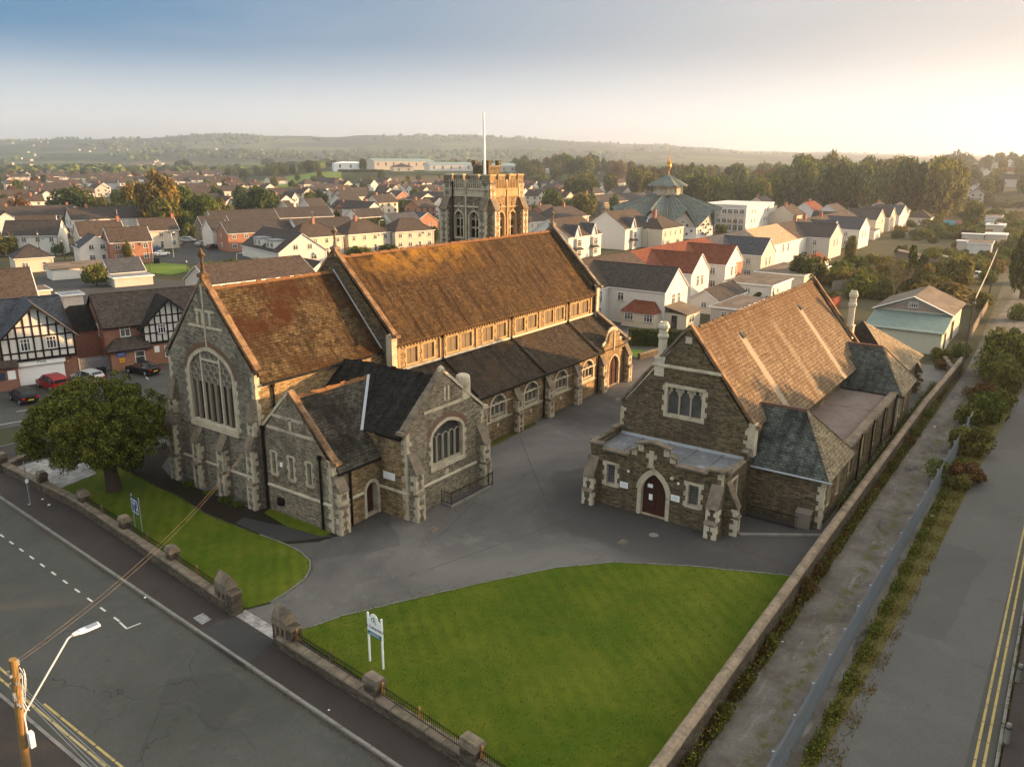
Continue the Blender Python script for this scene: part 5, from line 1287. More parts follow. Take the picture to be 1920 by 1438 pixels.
def roof_parts(t, x0, x1, y0, y1, he, hr, kind, roof, ov=.3, verge='pvc'):
    b = MB(); d = .12
    def slab(k, m=0):
        k = [Vector(q) for q in k]; n = (k[1]-k[0]).cross(k[2]-k[0]).normalized(); n = n if n.z > 0 else -n
        b.prism([q-n*.02 for q in k], n*d, m)
    ym, xm = (y0+y1)/2, (x0+x1)/2
    if kind == 'gx':
        sl = (hr-he)/(ym-y0); e = he-sl*ov
        slab([(x0-ov*.6,y0-ov,e),(x1+ov*.6,y0-ov,e),(x1+ov*.6,ym,hr),(x0-ov*.6,ym,hr)]); slab([(x1+ov*.6,y1+ov,e),(x0-ov*.6,y1+ov,e),(x0-ov*.6,ym,hr),(x1+ov*.6,ym,hr)])
        for x in (x0-ov*.6-.02, x1+ov*.6-.04):
            b.beam((x+.03,y0-ov,e),(x+.03,ym,hr),.07,.24,1,up=(1,0,0)); b.beam((x+.03,y1+ov,e),(x+.03,ym,hr),.07,.24,1,up=(1,0,0))
        b.box(x0-ov*.5, y0-ov-.10, e-.05, x1+ov*.5, y0-ov, e+.07, 1)
        b.beam((x0-ov*.6,ym,hr+.12),(x1+ov*.6,ym,hr+.12),.22,.10,2)
    elif kind == 'gy':
        sl = (hr-he)/(xm-x0); e = he-sl*ov
        slab([(x0-ov,y1+ov*.6,e),(x0-ov,y0-ov*.6,e),(xm,y0-ov*.6,hr),(xm,y1+ov*.6,hr)]); slab([(x1+ov,y0-ov*.6,e),(x1+ov,y1+ov*.6,e),(xm,y1+ov*.6,hr),(xm,y0-ov*.6,hr)])
        for y in (y0-ov*.6-.02, y1+ov*.6-.04):
            b.beam((x0-ov,y+.03,e),(xm,y+.03,hr),.07,.26,1,up=(0,1,0)); b.beam((x1+ov,y+.03,e),(xm,y+.03,hr),.07,.26,1,up=(0,1,0))
        b.box(x0-ov-.1, y0-ov*.5, e-.05, x0-ov, y1+ov*.5, e+.07, 1)
        b.beam((xm,y0-ov*.6,hr+.12),(xm,y1+ov*.6,hr+.12),.22,.10,2)
    elif kind == 'hip':
        r = min(ym-y0, (x1-x0)/2*.98); A,B_,Cc,D_ = (x0-ov,y0-ov,he-.1),(x1+ov,y0-ov,he-.1),(x1+ov,y1+ov,he-.1),(x0-ov,y1+ov,he-.1)
        E,F = (x0+r,ym,hr),(x1-r,ym,hr)
        for k in ([A,B_,F,E],[Cc,D_,E,F],[D_,A,E],[B_,Cc,F]): b.poly(k, 0)
        b.poly([D_,Cc,B_,A], 1)
        for p, q in ((A,E),(B_,F),(Cc,F),(D_,E),(E,F)): b.beam(p, q, .22, .12, 2)
        b.box(x0-ov, y0-ov-.08, he-.22, x1+ov, y0-ov, he-.08, 1)
    elif kind == 'flat':
        b.box(x0-ov, y0-ov, he, x1+ov, y1+ov, he+.22, 1); b.box(x0-ov+.15, y0-ov+.15, he+.22, x1+ov-.15, y1+ov-.15, he+.25, 0)
    elif kind == 'mono':
        slab([(x0-ov,y0-ov,he),(x1+ov,y0-ov,he),(x1+ov,y1,hr),(x0-ov,y1,hr)])
    return b.build('roof', [M[roof], M[verge], M[roof]], t, local=True)
def wall_parts(t, x0, x1, y0, y1, he, hr, kind, wall, side=None):
    b = MB(); ym, xm = (y0+y1)/2, (x0+x1)/2; dx, dy = x1-x0, y1-y0
    gx, gy = kind == 'gx', kind == 'gy'
    fr = [(0,-.4),(dx,-.4),(dx,he)] + ([(dx/2,hr)] if gy else []) + [(0,he)]
    sd = [(0,-.4),(dy,-.4),(dy,he if kind != 'mono' else he)] + ([(dy/2,hr)] if gx else []) + [(0,he)]
    b.face((x0,y0,0), XX, fr, (), .1, 0); b.face((x1,y1,0), -XX, fr, (), .1, 0)
    s2 = sd if kind != 'mono' else [(0,-.4),(dy,-.4),(dy,he),(0,hr)]
    s3 = sd if kind != 'mono' else [(0,-.4),(dy,-.4),(dy,hr),(0,he)]
    b.face((x0,y1,0), YM, s2, (), .1, 1 if side else 0); b.face((x1,y0,0), -YM, s3, (), .1, 1 if side else 0)
    return b.build('wall', [M[wall], M[side or wall]], t, local=True)
def corner(px, py, z):
    p = at(px, py, z); return Vector((p.x, p.y, 0))
HOUSES = []
def house(label, a, c, he, hr, D, kind, wall, roof, rz=None, L=None, name='house', chim=(), group=None, wins='auto', cat='house', detail=None, side=None, base=None, dist=None):
    "a, c: where the left and right end of the front eave are seen; he/hr eave and ridge height"
    if isinstance(a, Vector): p = a
    else: p = corner(*a, he)
    if c is not None:
        q = corner(*c, he); d = q-p
        if rz is None: rz = math.degrees(math.atan2(d.y, d.x))
        if L is None: L = max(3.0, d.dot(Vector((math.cos(R(rz)), math.sin(R(rz)), 0))))
    t = thing(name, label, cat, p, R(rz or 0), group)
    HOUSES.append((p, max(L, D)*.75)); dist = p.length
    wall_parts(t, 0, L, 0, D, he, hr, kind, wall, side)
    roof_parts(t, 0, L, 0, D, he, hr, kind, roof)
    for x, y in chim: chimney(t, x*L, y*D, (he+hr)/2, hr+1.0)
    if dist < 330 and he > 2.8:
        b = MB(); b.cyl((L-.25,-.09,0), (L-.25,-.09,he-.1), .05, .05, 6); b.build('downpipe', M['pvc' if rnd.random() < .5 else 'black_iron'], t, local=True)
        if rnd.random() < .6: b = MB(); b.lathe((L*.72,-.12,he-.7), [(0,-.28),(.2,-.2),(.28,0),(.2,.2),(0,.28)], 8); b.build('satellite_dish', M['steel'], t, local=True)
    if wins == 'auto':
        lv = [.95] + ([3.45] if he > 4.4 else [])
        if kind == 'gy' and he < 4.4 and hr > 6: lv.append(3.4)
        n = max(1, int(L/2.9)) if kind != 'gy' else 2
        if dist > 420: n = min(n, 3)
        for z in lv:
            for k in range(n):
                x = L*(k+.5)/n
                if kind == 'gy': x = L*(.33 if k == 0 else .67)
                if z < 1 and k == n//2 and n > 1:
                    o = add_window(t, x, 0, 0.05, .95, 2.1, 0, 0, 'pvc', 'door')
                else: add_window(t, x, 0, z, 1.3 if z < 1 else 1.15, 1.25)
            m = max(1, int(D/4.5)) if kind != 'gx' else 1
            if kind != 'gx' or dist < 240:
                for k in range(m): add_window(t, 0, D*(k+.5)/m+(.9 if kind == 'gx' else 0), z, 1.0, 1.2, -math.pi/2)
    elif wins:
        for (x, y, z, w, h, r, bars) in wins: add_window(t, x, y, z, w, h, R(r), bars)
    return t
# --- terrace right behind the church: main block with rear wings
tg = 'terraced houses with rear wings behind the church'
def terrace(label, x0, x1, mroof, wing=None, wroof=None, wwall='white', mwall='white', chim=(), side=None):
    y0, y1 = 61.0, 72.5
    t = thing('terraced_house', label, 'house', (x0, y0, 0), 0, tg); L = x1-x0
    HOUSES.append((Vector((x0+L/2, 62, 0)), L))
    wall_parts(t, 0, L, 0, y1-y0, 5.5, 9.0, 'gx', mwall); roof_parts(t, 0, L, 0, y1-y0, 5.5, 9.0, 'gx', mroof, .12)
    for x, y in chim: chimney(t, x, y, 7.5, 10.2)
    if wing:
        a, c, yf = wing; xa, xc = a-x0, c-x0; f = yf-y0
        b = MB(); w = c-a
        b.face((xa, f, 0), XX, [(0,-.4),(w,-.4),(w,5.5),(w/2,8.75),(0,5.5)]); b.face((xa, 3, 0), YM, [(0,-.4),(3-f,-.4),(3-f,5.5),(0,5.5)]); b.face((xc, f, 0), -YM, [(0,-.4),(3-f,-.4),(3-f,5.5),(0,5.5)])
        b.build('wing_wall', M[wwall], t, local=True)
        r_ = roof_parts(t, xa, xc, f, 5.6, 5.5, 8.75, 'gy', wroof or mroof, .12); r_.name = 'wing_roof'
        for dx in (.36, .60): add_window(t, xa+w*dx, f, 3.0, 1.15, 1.9)
        add_window(t, xa, -2.2+0*f, 3.5, 1.1, 1.3, -math.pi/2); add_window(t, xa, f*.45, 1.0, 1.6, 1.3, -math.pi/2, 2)
    return t
h1 = terrace('white house with dark tiled rear wing directly behind the church end', 104.5, 130.8, 'tile_brown', (112.7,121.2,51.2), 'tile_grey')
for x, z, w, h in ((109.9,3.2,1.1,1.9),(109.9,.6,1.1,1.9)): add_window(h1, x-104.5, 0, z, w, h)
# lean-to kitchens of that house
kt = MB(); kt.box(0,0,-.3,.8,4.6,2.3)
x0w, y0w = 112.7-104.5, 51.2-61
b = MB(); b.box(x0w-2.2, y0w+.6, -.3, x0w, y0w+6.2, 2.35); o = b.build('lean_to_wall', M['cream'], h1, local=True)
b = MB(); b.poly([(x0w-2.5,y0w+.4,2.35),(x0w-2.5,y0w+6.4,2.35),(x0w,y0w+5.2,3.9),(x0w,y0w+1.6,3.9)]); b.poly([(x0w-2.5,y0w+.4,2.35),(x0w,y0w+1.6,3.9),(x0w,y0w+.4,2.35)]); b.poly([(x0w-2.5,y0w+6.4,2.35),(x0w,y0w+6.4,2.35),(x0w,y0w+5.2,3.9)]); b.build('lean_to_roof', M['tile_red'], h1, local=True)
for yy in (1.6, 4.9): add_window(h1, x0w-2.2, y0w+yy, 1.0, 1.5, 1.15, -math.pi/2, 2)
b = MB(); b.box(x0w+.3, y0w-3.6, -.3, x0w+5.6, y0w, 2.3); b.build('porch_wall', M['cream'], h1, local=True)
b = MB(); b.prism([(x0w, y0w-3.9, 2.3),(x0w+5.9, y0w-3.9, 2.3),(x0w+5.9, y0w, 3.3),(x0w, y0w, 3.3)], (0,0,.12)); b.build('porch_roof', M['asbestos'], h1, local=True)
add_window(h1, x0w+.3, y0w-1.6, .05, .9, 2.0, -math.pi/2, 0, 'timber_dark', 'door'); add_window(h1, x0w+2.2, y0w-3.6, .9, 2.0, 1.1, 0, 1)
h2 = terrace('white house with brown red rear wing, second behind the church', 131.0, 147.0, 'tile_red', (134.6,142.8,56.3), 'tile_red')
h3 = terrace('white house with rust red roof and peach panel on its rear wing', 147.2, 165.5, 'tile_red', (150.8,160.4,56.2), 'tile_red')
b = MB(); b.box(156.5-147.2, 56.2-61-.03, .0, 160.4-147.2, 56.2-61+.02, 5.4); b.build('peach_panel', M['brick_orange'], h3, local=True)
h4 = terrace('pale pink gabled house with blue slate rear wing', 165.7, 190.0, 'tile_slate', (171,180.5,56), 'tile_slate', 'cream')
h5 = terrace('white house with pale orange tiled roof', 190.2, 214, 'tile_orange', None, None)
add_window(h5, 12, 0, 3.2, 1.2, 2.0); add_window(h5, 16, 0, 3.2, 1.2, 2.0)
h6 = terrace('grey house with dark tiled wing and brick chimney beyond orange roof', 214.2, 243, 'tile_brown', (222,235,55), 'tile_grey', 'greyrender', chim=((15,5.7),(24,5.7)))
h7 = terrace('white house with slate wing beyond the brick chimneys', 243.2, 285, 'tile_brown', (255,268,55), 'tile_slate', 'white', chim=((12,5.7),))
# --- street row with dormer gables
def dormer_house(label, x0, x1, y0, D, he, hr, roof, n=2, hipped=False, wall='white'):
    t = thing('terraced_house', label, 'house', (x0, y0, 0), 0, 'white houses with pointed dormers behind the church'); L = x1-x0
    HOUSES.append((Vector((x0+L/2, y0+D/2, 0)), L))
    k = 'hip' if hipped else 'gx'
    wall_parts(t, 0, L, 0, D, he, hr, k, wall); roof_parts(t, 0, L, 0, D, he, hr, k, roof, .2)
    for i in range(n):
        xm = L*(i+.5)/n; w = 3.0
        b = MB(); b.face((xm-w/2, -.05, he-.2), XX, [(0,0),(w,0),(w/2,2.9)]); b.build('dormer_gable', M[wall], t, local=True)
        b = MB()
        for s in (-1, 1):
            q = [(xm+s*(w/2+.15),-.3,he-.3),(xm+s*(w/2+.15),5.6,he-.3),(xm,5.6,he+2.85),(xm,-.3,he+2.85)]
            b.prism(q, (0,0,.12), 0); b.beam((xm+s*(w/2+.2),-.3,he-.35),(xm,-.3,he+2.85),.10,.28,1,up=(0,1,0))
        b.build('dormer_roof', [M['tile_slate'], M['pvc']], t, local=True)
        b = MB(); b.box(xm-1.2,-.75,3.0,xm+1.2,0,he-.5); b.box(xm-1.25,-.8,-.3,xm+1.25,0,2.3); b.build('bay', M[wall], t, local=True)
        add_window(t, xm, -.75, 3.1, 2.0, 1.9, 0, 2); add_window(t, xm, -.8, .7, 2.0, 1.4, 0, 2)
        b = MB(); b.prism([(xm-1.7,-1.3,2.3),(xm+1.7,-1.3,2.3),(xm+1.7,0,2.95),(xm-1.7,0,2.95)], (0,0,.1)); b.build('porch_roof', M['tile_slate'], t, local=True)
    return t
dormer_house('white house with two dark pointed dormers nearest the church gable', 177, 194, 108, 13, 5.7, 10, 'tile_brown')
dormer_house('white gabled house with two dark pointed dormers, farther along the street', 208, 226.5, 108, 13.5, 5.9, 10.4, 'tile_brown')
hh = dormer_house('cream house with hipped brown roof and tall brown chimney by the copper roof', 218.5, 233.5, 101.3, 10, 5.6, 8.8, 'tile_brown', 0, True, 'cream')
chimney(hh, 4.2, 4.8, 7.6, 10.6); 
for x in (2, 5.6, 9.2, 12.8): add_window(hh, x, 0, 3.3, 1.0, 1.6)
for x in (4, 11): add_window(hh, x, -.1, .7, 2.2, 1.4, 0, 2)
# --- half-timbered pair on the left
def framed_gable(t, x0, x1, y, z0, he, hr, cols, rows, m='beam_black', wallm='white'):
    L = x1-x0; b = MB(); b.face((x0, y, 0), XX, [(0,z0),(L,z0),(L,he),(L/2,hr),(0,he)])
    for xs, s in ((x0, 1), (x1, -1)): b.face((xs, y+1.2 if s > 0 else y, 0), YM if s > 0 else -YM, [(0,z0),(1.2,z0),(1.2,he),(0,he)])
    b.build('gable_panel', M[wallm], t, local=True)
    f = MB()
    def top(x): return he + (hr-he)*(1-abs(x-(x0+x1)/2)/(L/2)) - .1
    for k in range(cols+1):
        x = x0+L*k/cols; f.box(x-.09, y-.05, z0, x+.09, y+.01, max(he-.05, top(x)))
    for z in rows:
        if z <= he: f.box(x0-.02, y-.056, z, x1+.02, y+.01, z+.17)
        else:
            hw = (hr-z)/(hr-he)*L/2-.05; f.box((x0+x1)/2-hw, y-.056, z, (x0+x1)/2+hw, y+.01, z+.16)
    f.box(x0-.05, y-.07, z0-.12, x1+.05, y+.01, z0+.16)
    for k in range(3): f.box(x0-.0, y+.1+k*.4, z0, x0-.05, y+.2+k*.4, he)
    f.build('timber_frame', M[m], t, local=True)
def barge_roof(t, x0, x1, y0, y1, he, hr, roof):
    b = MB(); xm = (x0+x1)/2; ov = .55; sl = (hr-he)/(xm-x0); e = he-sl*ov
    for s, xe in ((-1, x0-ov), (1, x1+ov)):
        b.prism([(xe,y0-.5,e),(xe,y1,e),(xm,y1,hr),(xm,y0-.5,hr)], (0,0,.16), 0); b.beam((xe,y0-.5,e+.02),(xm,y0-.5,hr+.02),.12,.34,1,up=(0,1,0))
    b.build('gable_roof', [M[roof], M['beam_black']], t, local=True)
g0 = at(203, 692); rzB = R(-17)
hb = thing('shop_house', 'red brick house with black and white timbered gable beside the parked black car', 'house', g0, rzB)
HOUSES.append((g0, 14))
wall_parts(hb, 0, 13.5, 0, 9.5, 5.2, 8.4, 'gx', 'brick'); roof_parts(hb, 0, 13.5, 0, 9.5, 5.2, 8.4, 'gx', 'tile_brown', .3, 'beam_black')
framed_gable(hb, 4.3, 10.6, -1.0, 2.75, 5.0, 7.9, 9, (3.9, 4.95, 6.0)); barge_roof(hb, 4.3, 10.6, -1.0, 4.0, 5.0, 8.0, 'roof_dark')
b = MB(); b.box(.2,-1.7,-.3,4.6,0,2.55); b.box(4.6,-.9,-.3,10.4,0,2.8); b.build('ground_storey', M['brick_orange'], hb, local=True)
b = MB(); b.poly([(-.2,-2.1,2.5),(4.9,-2.1,2.5),(4.5,-.05,3.7),(1.2,-.05,3.7)]); b.poly([(-.2,-2.1,2.5),(1.2,-.05,3.7),(-.2,-.05,2.5)]); b.box(-.2,-2.15,2.36,4.9,-.05,2.5,1); b.build('porch_roof', [M['tile_brown'], M['beam_black']], hb, local=True)
add_window(hb, 2.4, 0, 3.75, 1.15, 1.35); add_window(hb, 6.4, -1.02, 3.85, .95, 1.15, 0, 2); add_window(hb, 8.8, -1.02, 3.85, .95, 1.15, 0, 2); add_window(hb, 7.1, -.9, .75, 1.2, 1.45)
add_window(hb, 3.4, -1.7, .05, 1.15, 2.1, 0, 0, 'pvc', 'door'); add_window(hb, 0, 3.2, 3.6, .9, 1.5, -math.pi/2); add_window(hb, 0, 6.4, 1.2, .9, 1.5, -math.pi/2)
b = MB(); b.box(.75,-1.76,1.75,1.85,-1.70,2.3); tag(b.build('shop_sign', M['blue'], hb, local=True))
b = MB(); b.box(1.05,-1.80,1.0,1.6,-1.70,1.5); yb = b.build('yellow_box', M['yellowbox'], hb, local=True)
b = MB()
for k in range(2): b.box(.9,-1.765,1.93+k*.16,1.7,-1.761,1.98+k*.16)
b.build('sign_lines', M['whitepaint'], hb, local=True)
b = MB(); b.poly([(1.2,-1.805,1.18),(1.45,-1.805,1.22),(1.42,-1.805,1.32),(1.25,-1.805,1.36)]); b.build('box_emblem', M['ink'], hb, local=True)
b = MB(); b.box(5.3,-.94,1.5,5.9,-.9,2.3); b.build('notice', M['whitepaint'], hb, local=True)
b = MB(); b.box(-4.5,3,-.3,0,11,4.4); b.build('rear_wall', M['brick'], hb, local=True)
b = MB(); b.poly([(-4.8,2.7,4.4),(.1,2.7,4.4),(.1,7,7.0),(-2.2,7,7.0)]); b.poly([(-4.8,2.7,4.4),(-2.2,7,7.0),(-4.8,11,4.4)]); b.build('rear_roof', M['roof_dark'], hb, local=True)
ga = at(50, 722)
ha = thing('shop_house', 'brick shop with black and white timbered gable over a white roller shutter', 'shop', ga, rzB)
HOUSES.append((ga, 14))
b = MB(); b.face((-10,0,0), XX, [(0,-.3),(15.4,-.3),(15.4,5.6),(0,5.6)]); b.face((5.4,0,0), -YM, [(0,-.3),(10,-.3),(10,5.6),(5,8.2),(0,5.6)]); b.build('wall', M['brick'], ha, local=True)
roof_parts(ha, -12, 5.2, 1.5, 11.5, 5.6, 8.8, 'gx', 'tile_slate', .3, 'ridge_tile')
framed_gable(ha, -1.9, 5.3, -.55, 2.95, 5.5, 8.9, 9, (3.75, 5.45, 6.6)); barge_roof(ha, -1.9, 5.3, -.55, 6.0, 5.5, 9.05, 'tile_slate')
add_window(ha, .45, -.57, 4.0, 1.0, 1.4, 0, 2); add_window(ha, 3.0, -.57, 4.0, 1.0, 1.4, 0, 2)
b = MB(); b.box(-.6,-.12,0,4.0,-.04,2.2)
for k in range(22): b.box(-.6,-.135,.04+k*.098,4.0,-.12,.085+k*.098)
b.build('roller_shutter', M['whitepaint'], ha, local=True)
b = MB(); b.box(-.7,-.45,2.25,4.15,-.05,2.95); fs = b.build('shop_sign', M['whitepaint'], ha, local=True)
def text(parent, body, loc, size, rot, mat, shear=0.0, name='lettering'):
    cu = bpy.data.curves.new(name, 'FONT'); cu.body = body; cu.size = size; cu.shear = shear; cu.extrude = .006; cu.align_x = 'CENTER'
    o = bpy.data.objects.new(name, cu); C.objects.link(o); dg = bpy.context.evaluated_depsgraph_get()
    me = bpy.data.meshes.new_from_object(o.evaluated_get(dg)); bpy.data.objects.remove(o)
    me.materials.clear(); me.materials.append(M[mat]); o = bpy.data.objects.new(name, me); C.objects.link(o)
    o.parent = parent; o.location = loc; o.rotation_euler = rot; return o
text(fs, 'Well', (1.75, -.46, 2.42), .5, (math.pi/2, 0, 0), 'logo_green')
b = MB(); b.box(-5.2,-1.4,-.3,-.75,0,2.6); b.build('porch_wall', M['brick'], ha, local=True)
b = MB(); b.prism([(-5.5,-1.8,2.55),(-.6,-1.8,2.55),(-.6,.0,3.3),(-5.5,.0,3.3)], (0,0,.14)); b.build('porch_roof', M['tile_brown'], ha, local=True)
b = MB(); b.box(-1.75,-1.45,1.2,-1.0,-1.40,2.2); b.build('notice', M['whitepaint'], ha, local=True)
b = MB(); b.box(-2.75,-1.46,1.25,-2.0,-1.40,2.1); b.build('notice', M['ink'], ha, local=True)
add_window(ha, -3.6, 0, 3.9, 1.2, 1.4, 0, 2); add_window(ha, -3.9, -1.4, .05, 1.0, 2.1, 0, 0, 'timber_dark', 'door')
for z in (2.2, 2.75):
    b = MB(); b.lathe((4.35,-.15,z), [(0,-.12),(.2,-.08),(.2,.1),(0,.14)], 10); b.build('bulkhead_lamp', M['gold'], ha, local=True)
b = MB(); b.box(2.0, 7, 5.4, 4.4, 16, 7.3); b.prism([(1.7,6.8,7.2),(4.7,6.8,7.2),(4.7,16,7.2),(1.7,16,7.2)], (0,0,.3)); b.build('rear_annexe', M['cream'], ha, local=True)
house('cream rear building with brown tiled roof behind the left shop', corner(-75,566,5.0), None, 5.0, 8.6, 9, 'gx', 'cream', 'tile_brown', -17, 9.5, wins=None)
for (lb, a, c, he, hr, D, kind, wall, roof, L) in (('low garage with dark slate roof beside the small green', (206,512), (266,505), 2.0, 4.4, 7, 'gx', 'greyrender', 'tile_slate', None), ('flat grey roofed garage in front of the dark slate one', (214,523), (286,517), 1.7, 1.7, 4, 'flat', 'greyrender', 'lead', None), ('long white lean to below the white gabled extension', (96,506), (205,500), 2.2, 3.0, 5, 'mono', 'white', 'asbestos', None), ('tan garage with white fascia behind the left shop', (58,548), (88,544), 2.5, 2.5, 6, 'flat', 'cream', 'asbestos', None), ('small grey roofed shed in the yard between shops and estate', (118,556), (150,550), 2.2, 2.2, 4, 'flat', 'greyrender', 'lead', None)):
    house(lb, a, c, he, hr, D, kind, wall, roof, -14, L, name='garage', cat='garage', wins=None)
gt_ = thing('yard_gate', 'grey slatted gate between the two timbered shop houses', 'gate', at(152,702), rzB)
b = MB()
for k in range(22): b.box(k*.16, -.02, .1, k*.16+.09, .03, 1.9)
b.build('slats', M['steel'], gt_, local=True)
b = MB(); b.box(-.1,-.06,0,0.02,.06,2.0); b.box(3.5,-.06,0,3.62,.06,2.0); b.box(0,.03,.3,3.5,.08,.4); b.box(0,.03,1.5,3.5,.08,1.6); b.build('gate_frame', M['steel'], gt_, local=True)
# --- round church with copper roof
CC = at(1247, 440); cr = thing('round_church', 'round church with folded green copper roof, glazed lantern and spire', 'church', CC)
HOUSES.append((CC, 22))
ez = 5.2; lz = over(1245, 363, CC); az_ = over(1245, 327, CC)
b = MB(); N = 10; fr_ = MB()
for k in range(N):
    t0 = 2*math.pi*(k+.5)/N+.15; t1 = 2*math.pi*(k+1.5)/N+.15; tm = (t0+t1)/2
    P = lambda r, t, z: (r*math.cos(t), r*math.sin(t), z)
    v0, v1, rg = P(16.9,t0,ez-1.6), P(16.9,t1,ez-1.6), P(18.8,tm,ez+4.2)
    l0, l1, lm = P(4.9,t0,lz-1.6), P(4.9,t1,lz-1.6), P(5.0,tm,lz)
    b.poly([v0, rg, lm, l0]); b.poly([rg, v1, l1, lm]); b.beam(rg, lm, .3, .2)
    for q_ in (.2,.4,.6,.8):
        for va, la in ((v0, l0), (v1, l1)):
            a_ = Vector(va).lerp(Vector(rg), q_); e_ = Vector(la).lerp(Vector(lm), q_); b.beam(a_+Z*.05, e_+Z*.05, .10, .16, 1)
    b.beam(Vector(v0)+Z*.05, Vector(l0)+Z*.05, .5, .12, 1)
    w0, w1 = P(16.6,t0,-.3), P(16.6,t1,-.3)
    fr_.poly([w0, w1, P(16.3,t1,ez-1.5), P(17.2,tm,ez+3.4), P(16.3,t0,ez-1.5)])
b.build('roof', [M['copper'], M['copper_seam']], cr, local=True); fr_.build('wall', M['white'], cr, local=True)
b = MB()
for k in range(N):
    t0 = 2*math.pi*(k+.5)/N+.15; t1 = 2*math.pi*(k+1.5)/N+.15
    a0 = Vector((4.9*math.cos(t0),4.9*math.sin(t0),0)); a1 = Vector((4.9*math.cos(t1),4.9*math.sin(t1),0))
    b.beam(a0+Z*(lz-.4), a0+Z*(lz+2.6), .3, .3, 0, up=a0); b.poly([a0*.97+Z*(lz-.4), a1*.97+Z*(lz-.4), a1*.97+Z*(lz+2.6), a0*.97+Z*(lz+2.6)], 1); b.beam(a0+Z*(lz+2.5), a1+Z*(lz+2.5), .3, .3, 0)
b.build('lantern', [M['dress_pale'], M['dress']], cr, local=True)
b = MB()
for k in range(N):
    t0 = 2*math.pi*(k+.5)/N+.15; t1 = 2*math.pi*(k+1.5)/N+.15; tm = (t0+t1)/2
    a = [(6.6*math.cos(t0),6.6*math.sin(t0),lz+2.3),(6.9*math.cos(tm),6.9*math.sin(tm),lz+2.9),(6.6*math.cos(t1),6.6*math.sin(t1),lz+2.3),(0,0,az_)]
    b.poly([a[0],a[1],a[3]]); b.poly([a[1],a[2],a[3]])
b.build('lantern_roof', M['copper'], cr, local=True)
tz = over(1245, 281, CC)
b = MB(); b.cyl((0,0,az_-.6),(0,0,tz),.22,.06,8); b.lathe((0,0,az_+1.2), [(.2,0),(.5,.5),(.9,1.4),(.7,2.2),(.95,2.6),(.3,3.4),(.15,4)], 8); 
for k in range(6): t = k*math.pi/3; b.beam((.8*math.cos(t),.8*math.sin(t),az_+2.2),(.5*math.cos(t),.5*math.sin(t),az_+4.6),.12,.12)
b.build('spire', M['gold'], cr, local=True)
b = MB()
for k in range(N):
    tm = 2*math.pi*(k+1)/N+.15
    for i, j in ((-1,1.6),(0,1.2),(1,1.6),(-2,2.6),(2,2.6),(0,3.4),(-1,4.4),(1,4.4),(0,5.6)):
        u_ = Vector((-math.sin(tm), math.cos(tm), 0)); p = Vector((math.cos(tm), math.sin(tm), 0))*16.05 + u_*(i*1.6) + Z*j
        for c in ((.0,.24),(.0,-.24),(.24,0),(-.24,0)): q = p + u_*c[0] + Z*c[1]; b.box(q.x-.16,q.y-.16,q.z-.16,q.x+.16,q.y+.16,q.z+.16)
b.build('cross_openings', M['ink'], cr, local=True)
# --- white flat-roofed block
wb = thing('office_block', 'white flat roofed three storey block with window bands beside the copper roof', 'building', (286, 100.5, 0))
HOUSES.append((Vector((300,110,0)), 18))
b = MB(); b.box(0,0,-.3,30,18.5,9.3,0); b.box(-.15,-.15,9.3,30.15,18.65,9.75,0); b.build('wall', M['white'], wb, local=True)
b = MB(); b.box(-.06,.6,2.4,-.005,17.9,6.3); b.build('grey_panel', M['greyrender'], wb, local=True)
for z in (.7, 3.3, 6.6):
    for k in range(8): add_window(wb, -.06, 1.7+k*2.15, z, 1.75, 1.55 if z > 1 else 2.0, -math.pi/2, 1)
for z in (3.3, 6.6):
    for x in (6, 9, 20, 23): add_window(wb, x, 0, z, 1.2, 1.4)
# --- shed with green corrugated lean-to
S0 = at(1625, 650)
sh = thing('workshop', 'cream workshop with brown gabled roof and green corrugated lean to', 'workshop', (118.6, 13.6, 0))
b = MB(); b.box(0,0,-.3,7,9.6,3.0,0); b.box(7,.1,-.3,19,9.9,4.4,0); b.face((6.99,9.9,0), YM, [(0,4.2),(9.8,4.2),(4.9,6.3)]); b.face((19,.1,0), -YM, [(0,4.2),(9.8,4.2),(4.9,6.3)]); b.build('wall', M['palegreen'], sh, local=True)
b = MB()
k = 60
for j in range(k):
    y0_, y1_ = -.3+10.3*j/k, -.3+10.3*(j+.5)/k; y2_ = -.3+10.3*(j+1)/k
    b.poly([(-.4,y0_,2.85),(-.4,y1_,2.95),(7.0,y1_,4.35),(7.0,y0_,4.25)]); b.poly([(-.4,y1_,2.95),(-.4,y2_,2.85),(7.0,y2_,4.25),(7.0,y1_,4.35)])
b.build('lean_to_roof', M['corr_green'], sh, local=True)
b = MB()
for s, ye in ((-1,-.35),(1,10.35)): b.prism([(6.5,ye,4.3),(19.4,ye,4.3),(19.4,5.0,6.5),(6.5,5.0,6.5)], (0,0,.1), 0); b.beam((6.45,ye,4.35),(6.45,5.0,6.55),.1,.3,1,up=(1,0,0))
b.build('roof', [M['asbestos'], M['pvc']], sh, local=True)
b = MB(); b.face((6.95,9.6,0), YM, [(.6,4.5),(8.8,4.5),(4.7,6.0)]); b.build('gable_boards', M['gable_boards'], sh, local=True); add_window(sh, 6.93, 5.0, 4.9, 1.2, .8, -math.pi/2, 3)
add_window(sh, 3.2, 0, .1, 1.6, 2.4, 0, 1, 'greyfence', 'door'); add_window(sh, 10.5, .1, .2, 2.4, 2.8, 0, 1, 'greyfence', 'door')
